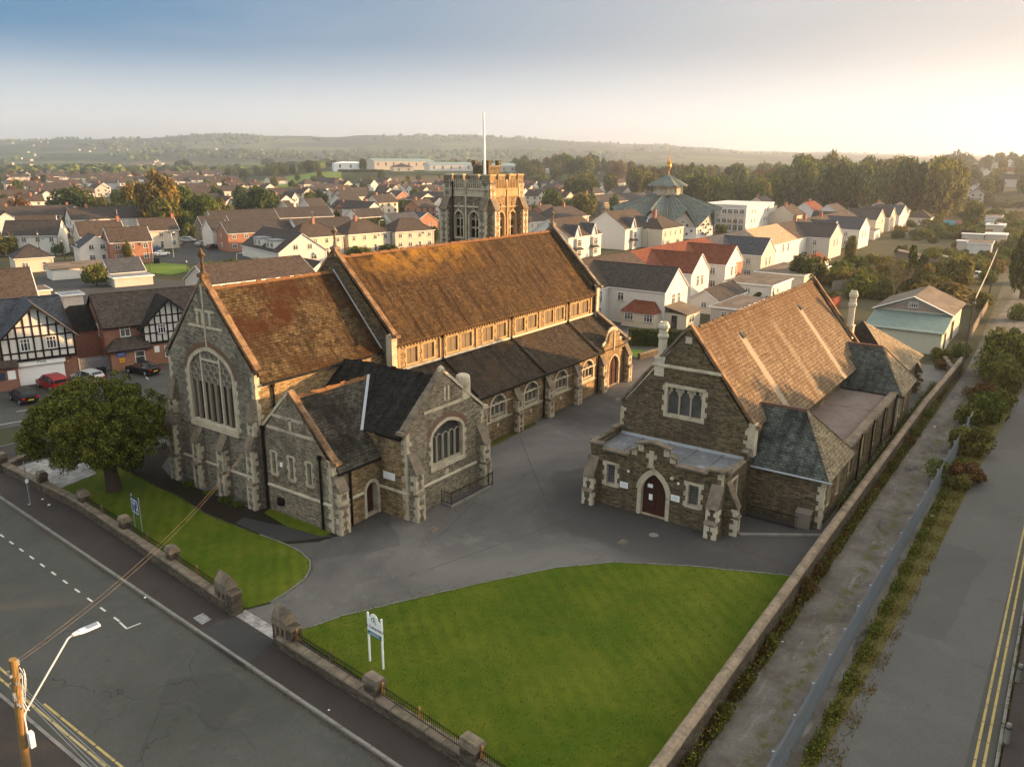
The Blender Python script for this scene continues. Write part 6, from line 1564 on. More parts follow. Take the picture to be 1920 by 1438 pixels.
# --- individually seen houses (eave ends as seen), left estate first
LR = -16
spec = [
 ('cream and stone house with brown roof at the estate close', (267,433), (335,430), 5.2, 8.2, 8, 'gx', 'cream', 'tile_brown', LR, None, ((.97,.5),)),
 ('orange brick house with brown roof and black front door', (206,455), (257,453), 5.2, 8.3, 8, 'gx', 'brick_orange', 'tile_brown', LR, 9.5, ()),
 ('white gabled extension in front of the orange brick house', (150,465), (203,461), 4.0, 6.6, 8, 'gy', 'white', 'tile_slate', LR, 7.4, ()),
 ('white house with long grey roof and sunlit gable at the left edge', (4,442), None, 5.2, 8.6, 8, 'gx', 'white', 'tile_grey', -42, 13, ()),
 ('square cream building with grey hipped roof at lower left', (27,485), (92,482), 3.2, 5.8, 8.5, 'hip', 'cream', 'tile_grey', LR, 7.5, ()),
 ('house with weathered brown roof behind the sunlit gable on the left', (30,432), (104,433), 5.0, 8.6, 9, 'gx', 'greyrender', 'tile_brown', -28, None, ()),
 ('pale house with brown roof and small hip behind the orange brick house', (150,444), (236,440), 5.0, 8.4, 9, 'gx', 'cream', 'tile_brown', LR, None, ((.95,.5),)),
 ('small stone house with grey roof left of the brick terrace', (382,427), (397,427), 5.0, 8.0, 8, 'gx', 'stone', 'tile_grey', LR, 8, ()),
 ('white and brick projecting house at the left end of the long terrace', (398,433), (421,432), 5.0, 7.6, 9, 'gx', 'white', 'tile_grey', LR, 5, ()),
 ('long orange brick and white terrace with dark roof, left half', (427,438), (556,431), 5.0, 7.8, 9, 'gx', 'brick_orange', 'tile_grey', LR, None, ()),
 ('long white and brick terrace with dark roof, right half', (560,433), (672,428), 5.0, 7.9, 9, 'gx', 'white', 'tile_grey', LR, None, ()),
 ('dark roofed terrace mostly hidden behind the long brick terrace', (400,415), (510,408), 5.0, 8.0, 9, 'gx', 'cream', 'tile_grey', LR, None, ()),
 ('dark roofed terrace behind the right half of the long terrace', (520,409), (620,404), 5.0, 8.0, 9, 'gx', 'cream', 'tile_grey', LR, None, ()),
 ('cream and white semi with hipped brown roof and red chimney', (558,447), (637,440), 5.2, 8.5, 9, 'hip', 'cream', 'tile_brown', -8, None, ((.55,.5),)),
 ('peach semi with hipped brown roof beside the white garden tent', (653,440), (730,434), 5.2, 8.5, 9, 'hip', 'cream', 'tile_brown', -8, None, ((.4,.5),)),
 ('cream semi with hipped brown roof just left of the church tower', (741,435), (817,431), 5.2, 8.5, 9, 'hip', 'cream', 'tile_brown', -14, None, ()),
 ('brown roofed building with white bargeboard right behind the chancel finial', (397,533), None, 5.0, 7.6, 9, 'gx', 'greyrender', 'tile_brown', -6, 20, ()),
 ('small slate roofed building with two cream chimney pots', (432,520), (478,512), 4.0, 6.4, 7, 'hip', 'white', 'tile_slate', -8, None, ()),
 ('small dark roofed white gabled house behind the nave gable finial', (570,520), (612,512), 4.0, 6.5, 9, 'gy', 'white', 'tile_grey', -12, 7, ()),
 ('white and brick bungalow with slate roof in front of the tower', (738,421), (800,418), 3.0, 6.4, 9, 'gx', 'white', 'tile_slate', -6, None, ()),
 ('low brick gabled bungalow touching the tower on its left', (779,417), (822,414), 2.9, 6.0, 12, 'gy', 'brick_orange', 'tile_slate', -6, None, ()),
 ('long dark roofed hall behind the tall clipped hedge', (672,408), (729,405), 3.4, 6.2, 9, 'gx', 'white', 'tile_grey', -6, None, ()),
 ('dark gabled house left of the dark roofed hall', (670,394), (700,393), 3.4, 6.0, 10, 'gy', 'cream', 'tile_grey', -6, None, ()),
 ('white cottage with dark roof and small dormer in the middle of the estate', (582,389), (634,389), 4.6, 8.0, 9, 'gx', 'white', 'tile_grey', -6, None, ()),
 ('white gabled house with grey conservatory, left of the clipped hedge', (705,376), (731,375), 4.8, 7.8, 9, 'gy', 'white', 'tile_grey', 0, None, ()),
 ('brick and white gabled house behind the clipped hedge', (744,369), (770,368), 4.9, 7.8, 9, 'gy', 'brick_orange', 'tile_brown', 0, None, ()),
 ('cream gabled house at the right end of the clipped hedge', (786,375), (811,373), 4.9, 7.8, 9, 'gy', 'cream', 'tile_brown', 0, None, ()),
 ('white gabled house partly hidden by the tower', (810,385), (831,383), 4.6, 7.6, 9, 'gy', 'white', 'tile_grey', 0, None, ()),
 ('white house with long grey roof left of the clipped hedge', (641,378), (689,377), 4.8, 7.8, 9, 'gx', 'white', 'tile_grey', -4, None, ()),
 ('cream house with large brown roof behind the grey roofed row', (670,364), (714,364), 4.8, 8.2, 9, 'gx', 'cream', 'tile_brown', -4, None, ()),
 ('white house with brown roof in the third row of the estate', (639,358), (680,358), 4.8, 7.8, 9, 'gx', 'white', 'tile_brown', -4, None, ()),
 ('white long house with brown roof near the tower turret', (760,355), (806,355), 4.8, 7.5, 9, 'gx', 'white', 'tile_brown', -2, None, ()),
 ('white long house with brown roof behind the tower turret row', (786,344), (829,344), 4.8, 7.5, 9, 'gx', 'white', 'tile_brown', -2, None, ()),
 ('cream gabled house in the row above the cream brown roofed house', (722,360), (745,360), 4.8, 8, 9, 'gy', 'cream', 'tile_brown', 0, None, ()),
 ('white gabled house in the row with brick side wall', (722,374), (746,373), 4.8, 8, 9, 'gy', 'white', 'tile_brown', 0, None, ()),
 ('cream house with brown hipped roof under the green bank', (570,346), (612,346), 5, 8.6, 10, 'hip', 'cream', 'tile_brown', -4, None, ()),
 ('cream house with wide brown hipped roof below the white school', (627,345), (667,345), 5, 8.6, 10, 'hip', 'cream', 'tile_brown', -4, None, ()),
 ('white long house with grey roof at the foot of the green bank', (507,340), (556,340), 5, 8.2, 10, 'gx', 'white', 'tile_brown', -4, None, ()),
 ('white gabled house below the hedge of the white school', (695,346), (720,346), 5, 8.4, 10, 'gy', 'white', 'tile_brown', 0, None, ()),
 ('cream gabled house with wide gable below the factory roofs', (723,343), (754,343), 5, 9, 10, 'gy', 'cream', 'tile_brown', 0, None, ()),
 ('white gabled house with dark roof left in the estate', (547,372), (568,372), 4.8, 7.5, 9, 'gy', 'white', 'tile_grey', -4, None, ()),
 ('white house with dark roof partly hidden by the dark round tree', (543,393), (563,393), 4.8, 8, 9, 'gx', 'cream', 'tile_grey', -4, None, ()),
 ('white gabled house immediately right of the tower top', (990,331), (1004,331), 5, 8, 9, 'gy', 'white', 'tile_grey', 0, None, ()),
 ('cream gabled house, second right of the tower top', (1004,329), (1020,329), 5, 8.5, 9, 'gy', 'cream', 'tile_grey', 0, None, ()),
 ('cream gabled house with grey roof, third right of the tower top', (1026,330), (1044,330), 5, 8, 9, 'gy', 'cream', 'tile_grey', 0, None, ()),
 ('white house with flat looking brown roof right of the tower', (989,354), (1020,354), 5, 7.4, 9, 'gx', 'white', 'tile_brown', 0, None, ()),
 ('white gabled house above the brown roofed house by the tower', (1002,347), (1021,347), 5, 8, 9, 'gy', 'white', 'tile_grey', 0, None, ()),
 ('pale gabled house above the brick gable right of the tower', (1031,345), (1050,345), 5, 8, 9, 'gy', 'cream', 'tile_grey', 0, None, ()),
 ('brick gabled house with white bargeboards right of the tower', (1034,355), (1063,354), 4.6, 8, 9, 'gy', 'brick_orange', 'tile_grey', 0, None, ()),
 ('cream gabled house left of the mid green trees', (1062,346), (1079,346), 5, 8, 9, 'gy', 'cream', 'tile_grey', 0, None, ()),
 ('white house with brown roof left of the copper lantern', (1106,343), (1122,343), 5, 8.6, 9, 'gy', 'white', 'tile_brown', 0, None, ()),
 ('long white house with brown roof left of the copper lantern', (1145,344), (1186,342), 5, 8.2, 10, 'gx', 'white', 'tile_brown', 0, None, ()),
 ('white gabled bungalow below the long white house', (1118,357), (1140,356), 3.6, 6.8, 9, 'gy', 'white', 'tile_brown', 0, None, ()),
 ('cream gabled bungalow with dark roof below the long white house', (1168,361), (1188,360), 3.6, 6.8, 9, 'gy', 'cream', 'tile_grey', 0, None, ()),
 ('small white gabled house touching the copper lantern', (1205,349), (1219,349), 4.6, 8, 9, 'gy', 'white', 'tile_grey', 0, None, ()),
 ('cream house with hipped grey roof and chimney right of the tower', (993,417), (1037,413), 5.2, 8.6, 9, 'hip', 'cream', 'tile_brown', 0, None, ((.5,.5),)),
 ('house with wide dark hipped roof behind the dormer row', (1044,410), (1108,404), 5.2, 8.8, 10, 'hip', 'cream', 'tile_grey', 0, None, ((.55,.5),)),
 ('grey stone block with long dark roof left of the copper roof', (1128,380), (1222,373), 6, 9, 11, 'gx', 'stone', 'tile_grey', 0, None, ()),
 ('cream house with red hipped roof among trees right of the tower', (1042,322), (1064,321), 5, 9, 10, 'hip', 'cream', 'tile_red', 0, None, ()),
 ('white house with red hipped roof among trees', (1062,316), (1076,315), 5, 9, 10, 'hip', 'white', 'tile_red', 0, None, ()),
 ('white house with pinkish roof in the woods above the copper lantern', (1140,307), (1165,306), 5, 9.5, 10, 'hip', 'white', 'tile_red', 0, None, ()),
 ('cream hipped house on the rise at the far right', (1702,369), (1757,367), 5, 8.6, 10, 'hip', 'cream', 'tile_brown', 2, 18, ()),
 ('pale green house with broad gable on the right hillside', (1778,360), (1822,360), 4.6, 9, 14, 'gy', 'palegreen', 'tile_brown', 4, 13.5, ((.5,.3),)),
 ('house with big dark hipped roof right of the pale green gable', (1832,353), (1892,352), 5, 10.5, 14, 'hip', 'cream', 'tile_grey', 4, 22, ()),
 ('white house at the far right edge on the rise', (1902,357), (1930,356), 5, 9, 10, 'hip', 'white', 'tile_grey', 4, 12, ()),
 ('tan house with slate roof and peach gable end in the gardens', (1700,396), (1731,396), 5, 8, 8, 'gx', 'cream', 'tile_slate', 3, 12, ()),
 ('brown hipped house behind the brick chimneys of the right terrace', (1490,405), (1520,402), 5.2, 8.6, 10, 'gx', 'cream', 'tile_brown', 0, 14, ((.3,.5),)),
 ('house with orange brown roof in the middle of the right terraces', (1530,398), (1560,394), 5.2, 8.8, 10, 'gx', 'white', 'tile_red', 0, 15, ((.5,.5),)),
 ('brown roofed house behind the bright white gabled house', (1575,402), (1600,398), 5.2, 8.6, 10, 'gx', 'white', 'tile_brown', 0, 15, ()),
 ('cream gabled house below the cream hipped house on the rise', (1664,398), (1690,394), 4.8, 8.2, 10, 'gx', 'cream', 'tile_grey', 3, 15, ((.5,.5),)),
 ('long brown roofed house left of the cream hipped house', (1650,381), (1690,377), 4.8, 8.2, 10, 'gx', 'cream', 'tile_brown', 3, 20, ()),
 ('cream bungalow left of the bright yellow green tree', (1745,409), (1765,408), 3, 6, 8, 'hip', 'cream', 'tile_brown', 3, 10, ()),
 ('tan block with dark roof and orange gable beside the white block', (1438,387), (1467,387), 6, 9.6, 10, 'gx', 'cream', 'tile_grey', 0, 14, ((.1,.5),)),
]
for (lb, a, c, he, hr, D, kind, wall, roof, rz, L, ch) in spec: house(lb, a, c, he, hr, D, kind, wall, roof, rz, L, chim=ch)
# far terrace with gablets, right
fa = corner(1521, 378, 5.5)
for k in range(6):
    t = house(['grey end house of the gabled terrace before the wood','white second house of the gabled terrace before the wood','orange roofed third house of the gabled terrace before the wood','white fourth house of the gabled terrace before the wood','cream fifth house of the gabled terrace before the wood','farthest house of the gabled terrace before the wood'][k],
        fa + Vector((k*10.2, k*.6, 0)), None, 5.5, 10.2, 12, 'gx', 'greyrender' if k == 0 else ('white' if k % 2 else 'cream'), 'tile_red' if k % 2 == 0 else 'tile_brown', 3.4, 10, name='terraced_house', chim=((.02,.5),), group='gabled terrace before the wood', wins=None)
    for x in (2.6, 7.4):
        b = MB(); b.face((x-1.5, -.35, 5.2), XX, [(0,-3),(3,-3),(3,0),(1.5,3.2),(0,0)]); b.build('gablet', M['white'], t, local=True)
        b = MB()
        for s in (-1,1): b.prism([(x+s*1.75,-.6,5.0),(x+s*1.75,4.5,5.0),(x,4.5,8.5),(x,-.6,8.5)], (0,0,.12))
        b.build('gablet_roof', M['tile_slate'], t, local=True)
        add_window(t, x, -.37, 3.2, 1.5, 1.6); add_window(t, x, -.05, .6, 1.8, 1.6)
# wings on the right-hand terrace, farther on
for (lb, a, c, wall, roof) in (('white gabled rear wing with dark roof beyond the brick chimney', (1556,440), (1574,435), 'white', 'tile_slate'), ('bright white gabled house behind the slate wings', (1581,420), (1590,417), 'white', 'tile_grey'), ('grey house with big dark roof in front of the cream hip', (1606,417), (1640,415), 'greyrender', 'tile_grey'), ('peach gabled house end in the right gardens', (1643,413), (1662,409), 'cream', 'tile_grey'), ('small peach gabled house beside the flat white garage', (1668,408), (1680,405), 'cream', 'tile_grey'), ('white gabled house left of the tan slate roofed house', (1687,404), (1699,400), 'white', 'tile_slate')):
    house(lb, a, c, 5.2, 8.6, 11, 'gy' if 'big dark' not in lb else 'gx', wall, roof, 0, None)
for (lb, x0, x1, y0, D, he, hr, kind, wall, roof) in (
  ('low white outbuilding with dark tiled roof behind the hall chimney', 128, 141, 48.5, 5, 2.4, 4.0, 'gx', 'white', 'tile_grey'),
  ('flat roofed rear extension behind the peach gable', 148, 160, 46, 9, 2.6, 2.6, 'flat', 'white', 'asbestos'),
  ('long flat brown roofed extension near the slate wing', 165, 184, 45, 10, 2.7, 2.7, 'flat', 'cream', 'asbestos'),
  ('small white outhouse with red roof in the terrace gardens', 189, 199, 49, 5, 2.6, 4.0, 'gx', 'white', 'tile_red'),
  ('flat grey roofed outbuilding behind the terrace', 121, 134, 42.5, 4.5, 2.5, 2.5, 'flat', 'greyrender', 'asbestos')):
    house(lb, Vector((x0, y0, 0)), None, he, hr, D, kind, wall, roof, 0, x1-x0, name='outbuilding', cat='outbuilding', wins=[((x1-x0)*.3, 0, 1.0, 1.1, 1.0, 0, 1), (0, D*.5, 1.0, 1.0, 1.0, -90, 1)])
for (lb, a, c, he, D, kind, wall, roof, nm) in (
  ('long white flat roofed garage in the right gardens', (1646,412), (1704,411), 3.2, 8, 'flat', 'white', 'asbestos', 'garage'),
  ('long low white shed with brown roof below the white garage', (1640,435), (1708,433), 2.6, 6, 'flat', 'white', 'asbestos', 'shed'),
  ('pale blue garden shed near the lane end', (1824,454), (1853,454), 2.6, 4, 'flat', 'greyrender', 'white', 'shed'),
  ('long white low building with grey roof at the right edge', (1860,459), (1922,456), 2.8, 6, 'flat', 'white', 'asbestos', 'shed'),
  ('grey flat roofed garage above the blue shed', (1844,441), (1880,443), 2.6, 6, 'flat', 'greyrender', 'white', 'garage'),
  ('cream flat garage at the right edge above the grey one', (1888,442), (1925,440), 2.6, 6, 'flat', 'cream', 'white', 'garage'),
  ('white flat garage higher on the right slope', (1878,408), (1925,406), 2.8, 6, 'flat', 'white', 'asbestos', 'garage'),
  ('low garage with pale roof between the two white garages', (1884,424), (1925,422), 2.6, 6, 'flat', 'cream', 'white', 'garage'),
  ('old dark shed with mossy grey roof behind the bare tree', (1722,480), (1778,480), 2.6, 5, 'mono', 'greyfence', 'asbestos', 'shed'),
  ('weathered grey timber shed behind the white estate car', (1820,492), (1902,495), 2.8, 6, 'mono', 'greyfence', 'greyfence', 'shed')):
    house(lb, a, c, he, he+.9, D, kind, wall, roof, 3, None, name=nm, cat=nm, wins=[(2, 0, .9, 1.2, 1.0, 0, 1)])
# bungalow with dormers
bp = corner(524, 497, .0)
bg_ = house('white chalet bungalow with dark roof and two flat dormers', bp, None, 2.9, 7.2, 24, 'gy', 'white', 'tile_grey', -16, 12.5, wins=[(4.4,0,3.4,1.3,1.2,0,1),(8.1,0,3.4,1.3,1.2,0,1),(3.5,0,.8,1.6,1.2,0,1),(9,0,.8,1.6,1.2,0,1)])
for y in (6.5, 14.5):
    b = MB(); b.box(.6, y-2.4, 2.9, 4.6, y+2.4, 5.3); b.build('dormer_wall', M['white'], bg_, local=True)
    b = MB(); b.box(.3, y-2.6, 5.3, 5.2, y+2.6, 5.5); b.build('dormer_roof', M['lead'], bg_, local=True)
    for dy in (-1.2, 1.2): add_window(bg_, .6, y+dy, 3.7, 1.5, 1.2, -math.pi/2)
tn = thing('garden_tent', 'white hipped roof garden pavilion between the hip roofed semis', 'pavilion', at(700,466))
roof_parts(tn, -3, 3, -2.5, 2.5, 2.1, 3.6, 'hip', 'whitepaint')
b = MB()
for x in (-2.9,-1,1,2.9):
    for y in (-2.4,2.4): b.box(x-.08,y-.08,-.2,x+.08,y+.08,2.1)
b.box(-2.9,-2.35,0,2.9,-2.3,.9); b.build('posts', M['whitepaint'], tn, local=True)
# school, factory roofs
def big(label, a, c, he, hr, D, kind, wall, roof, rz=0, name='school'):
    return house(label, a, c, he, hr, D, kind, wall, roof, rz, None, name=name, cat='building', wins=None)
def far(label, px, D_, w, d, he, hr, kind, wall, roof, z, rz=0, name='factory'):
    p = at(px, 420); p = Vector((p.x, p.y, 0)).normalized()*D_; p.z = z-.5
    t = house(label, p, None, he, hr, d, kind, wall, roof, rz, w, name=name, cat='building', wins=None)
    for k in range(max(2, int(w/9))): add_window(t, (k+.5)*w/max(2, int(w/9)), 0, he*.5, 2.2, he*.35)
    return t
sc_ = far('bright white school building with narrow windows on the green bank', 633, 900, 34, 20, 9.5, 11, 'hip', 'whitepaint', 'whitepaint', 10.5, -35, 'school')
far('long pale grey factory roof right of the white school', 706, 1020, 78, 40, 11, 14, 'gx', 'cream', 'corr_green', 11, -30)
far('grey hipped building in front of the factory roof', 742, 930, 22, 22, 8, 12, 'hip', 'cream', 'tile_grey', 8, -35)
far('long white works with ribbon windows behind the tower', 808, 960, 52, 26, 9, 12, 'gx', 'white', 'corr_green', 9.5, -34)
far('pale blue works with skylights right of the tower turret', 921, 900, 29, 26, 10, 13, 'gx', 'greyrender', 'corr_green', 8, -38)
far('flat pale warehouse among trees right of the tower', 1003, 880, 26, 26, 6.5, 8, 'gx', 'white', 'corr_green', 8, -40)
HOUSES_MID = len(HOUSES)
# ------------------------------------------------------------------ far terrain, woods and trees
def ss(a, b, x): t = max(0, min(1, (x-a)/(b-a))); return t*t*(3-2*t)
SKY = [(-900,270),(-300,276),(0,272),(100,268),(200,264),(330,262),(410,257),(470,257),(560,260),(640,263),(700,260),(850,260),(950,264),(1050,268),(1140,271),(1240,276),(1400,284),(1600,290),(1920,296),(2600,300),(5000,302)]
def lerp_tab(tab, x):
    for (a, p), (b_, q) in zip(tab, tab[1:]):
        if x <= b_: return p + (q-p)*max(0, min(1, (x-a)/(b_-a)))
    return tab[-1][1]
def px_of(az): return 960 + FPX/math.cos(PITCH)*math.tan(max(-1.35, min(1.35, YAW-az)))
def hgt(x, y):
    D_ = math.hypot(x, y); az = math.atan2(y, x); px = px_of(az); z = 0.0
    z += 11*ss(690, 860, D_)*(1-ss(1500, 2100, D_))*ss(430, 620, px)*(1-ss(1080, 1220, px))
    z += 5*ss(430, 700, D_)*(1-ss(1500, 2100, D_))*ss(1080, 1300, px)
    z += 17*ss(520, 1100, D_)*ss(1700, 1900, px)*(1-ss(2200, 3500, D_))
    hor = 298.6 + (px-960)*.0072
    top = 25 + (hor - lerp_tab(SKY, px))/1555*5200
    z += (top+4*math.sin(px*.021)+2.5*math.sin(px*.057+1))*ss(1700, 5200, D_)*(1-.55*ss(5200, 9000, D_))
    z += 9*ss(2000, 3200, D_)*math.sin(x*.0021+y*.0013)*math.sin(y*.0018-.4)*(1-ss(4600, 5200, D_))
    return max(0, z)
n = NT('hillside'); p = n.pos()
cell = n.vor(n.wob(p, .0022, 160), .0042, col=True); cr_ = n.sep(cell, 0)
edge = n.vor(n.wob(p, .0022, 160), .0042, 'DISTANCE_TO_EDGE')
c = n.mix(n.ramp(n.sep(cell, 1), .3, .8), (.075,.115,.040), (.16,.185,.075)); c = n.mix(n.ramp(n.sep(cell, 2), .75, .8), c, (.17,.13,.07))
c = n.mix(n.ramp(edge, .075, .04), c, (.03,.042,.018))
wood = n.math('ADD', n.noise(p, .0016, 6, .65), n.math('MULTIPLY', cr_, .25))
c = n.mix(n.ramp(wood, .60, .655), (.032,.045,.018), c)
c = n.mix(n.math('MULTIPLY', n.noise(p, .03, 5, .8), .6), c, (.02,.03,.012))
M['hill'] = n.out(c, .95, n.noise(p, .05, 4, .8), 1.0, 6.0, spec=.05)
b = MB(); azs = [R(-30 + k*1.0) for k in range(131)]; Ds = [560*1.058**k for k in range(50)]
g = [[(D_*math.cos(a), D_*math.sin(a)) for a in azs] for D_ in Ds]
b.v = [(x, y, hgt(x, y)-.03) for row in g for x, y in row]; W_ = len(azs)
for i in range(len(Ds)-1):
    for j in range(W_-1): b.f.append((i*W_+j, (i+1)*W_+j, (i+1)*W_+j+1, i*W_+j+1)); b.m.append(0)
o = b.build('hills', M['hill'], smooth=True, recalc=False); tag(o, kind='structure')
b = MB(); nn_ = 24
for i in range(nn_+1):
    for j in range(13):
        px = 505+i*6.2; D_ = 705+j*13; v = at(px, 600); v = Vector((v.x, v.y, 0)).normalized()*D_; b.v.append((v.x, v.y, hgt(v.x, v.y)+.35))
for i in range(nn_):
    for j in range(12): b.f.append((i*13+j, (i+1)*13+j, (i+1)*13+j+1, i*13+j+1)); b.m.append(0)
tag(b.build('green_bank', M['lawn_far']), kind='structure')
def leaves(b, c, rad, n_, s, g, up=.35):
    "n_ leaf clumps on a lumpy ball of radius rad round c"
    for _ in range(n_):
        d = Vector((g.gauss(0,1), g.gauss(0,1), g.gauss(0,1)+up)).normalized(); r = rad*(.72+.32*g.random())
        p = c + d*r; t = (d + Vector((g.gauss(0,.6), g.gauss(0,.6), g.gauss(0,.6)+.3))).normalized(); u_ = t.orthogonal().normalized()
        v_ = t.cross(u_); a = g.uniform(0, 6.28); e = (u_*math.cos(a)+v_*math.sin(a))*s*g.uniform(.6,1.3); f = t.cross(e.normalized())*s*g.uniform(.4,.9)
        i = len(b.v); b.v += [tuple(p-e), tuple(p+f*.6), tuple(p+e), tuple(p-f*.6)]; b.f.append((i,i+1,i+2,i+3)); b.m.append(0)
def crown_mesh(seed, n_cl, n_lf, s, shape):
    g = random.Random(seed); b = MB()
    for k in range(n_cl):
        while True:
            q = Vector((g.uniform(-1,1), g.uniform(-1,1), g.uniform(-1,1)))
            if .18 < q.length < 1: break
        q = q.normalized()*(q.length**.5)*.82
        if shape == 'round': c = Vector((q.x*.78, q.y*.78, .5+q.z*.38)); r = g.uniform(.17,.30)
        elif shape == 'tall': w = .9*math.cos(q.z*1.25)*.72; c = Vector((q.x*w, q.y*w, .52+q.z*.44)); r = g.uniform(.13,.22)
        elif shape == 'cone': h_ = (q.z+1)/2; w = (1-h_*.9)*.8; c = Vector((q.x*w, q.y*w, .08+h_*.85)); r = g.uniform(.10,.2)*(1.15-h_*.6)
        else: c = Vector((q.x*.85, q.y*.85, .35+q.z*.33)); r = g.uniform(.18,.32)
        leaves(b, c, r, n_lf, s, g)
    o = b.build('crown', LEAF['mid'], recalc=False); me = o.data; bpy.data.objects.remove(o); return me
def trunk_mesh(seed, limbs=5, top=.75):
    g = random.Random(seed); b = MB(); b.cyl((0,0,-.05),(0.01,0,.25),.055,.042,7); b.cyl((.01,0,.25),(.0,.02,top),.042,.012,7)
    for k in range(limbs):
        t = 2*math.pi*k/limbs+g.uniform(-.4,.4); z0 = g.uniform(.22,.5); b.cyl((.01,0,z0),(.42*math.cos(t),.42*math.sin(t),z0+g.uniform(.18,.4)),.024,.007,5)
    o = b.build('trunk', M['bark']); me = o.data; bpy.data.objects.remove(o); return me
CROWN = dict(round=[crown_mesh(s, 34, 105, .075, 'round') for s in (1,2,3,4)], tall=[crown_mesh(s, 36, 95, .062, 'tall') for s in (11,12)], cone=[crown_mesh(s, 34, 90, .055, 'cone') for s in (21,22)],
             loose=[crown_mesh(s, 26, 60, .06, 'round') for s in (31,32)], shrub=[crown_mesh(s, 24, 80, .085, 'shrub') for s in (41,42,43)])
TRUNK = [trunk_mesh(s) for s in (1,2,3)]
TREES = []
def tree(loc, h, w, shape='round', leaf='mid', label=None, group=None, name='tree', trunk=True, cat='tree'):
    g = rnd; t = thing(name, label, cat, loc, g.uniform(0, 6.28), group); t.scale = (w/2, w/2, h); TREES.append((Vector(loc), w/2))
    o = bpy.data.objects.new('crown', g.choice(CROWN[shape])); C.objects.link(o); o.parent = t
    o.material_slots[0].link = 'OBJECT'; o.material_slots[0].material = LEAF[leaf]
    if trunk:
        k = bpy.data.objects.new('trunk', g.choice(TRUNK)); C.objects.link(k); k.parent = t; k.scale = (1.2*h/w, 1.2*h/w, 1)
    return t
def ptree(px, pb, ptop, wpx, shape, leaf, label, group=None, name='tree', **kw):
    p = at(px, pb); D_ = math.hypot(p.x, p.y); h = max(1.2, over(px, ptop, p)); w = wpx*math.hypot(D_, 20)/1530
    return tree(p, h, w, shape, leaf, label, group, name, **kw)
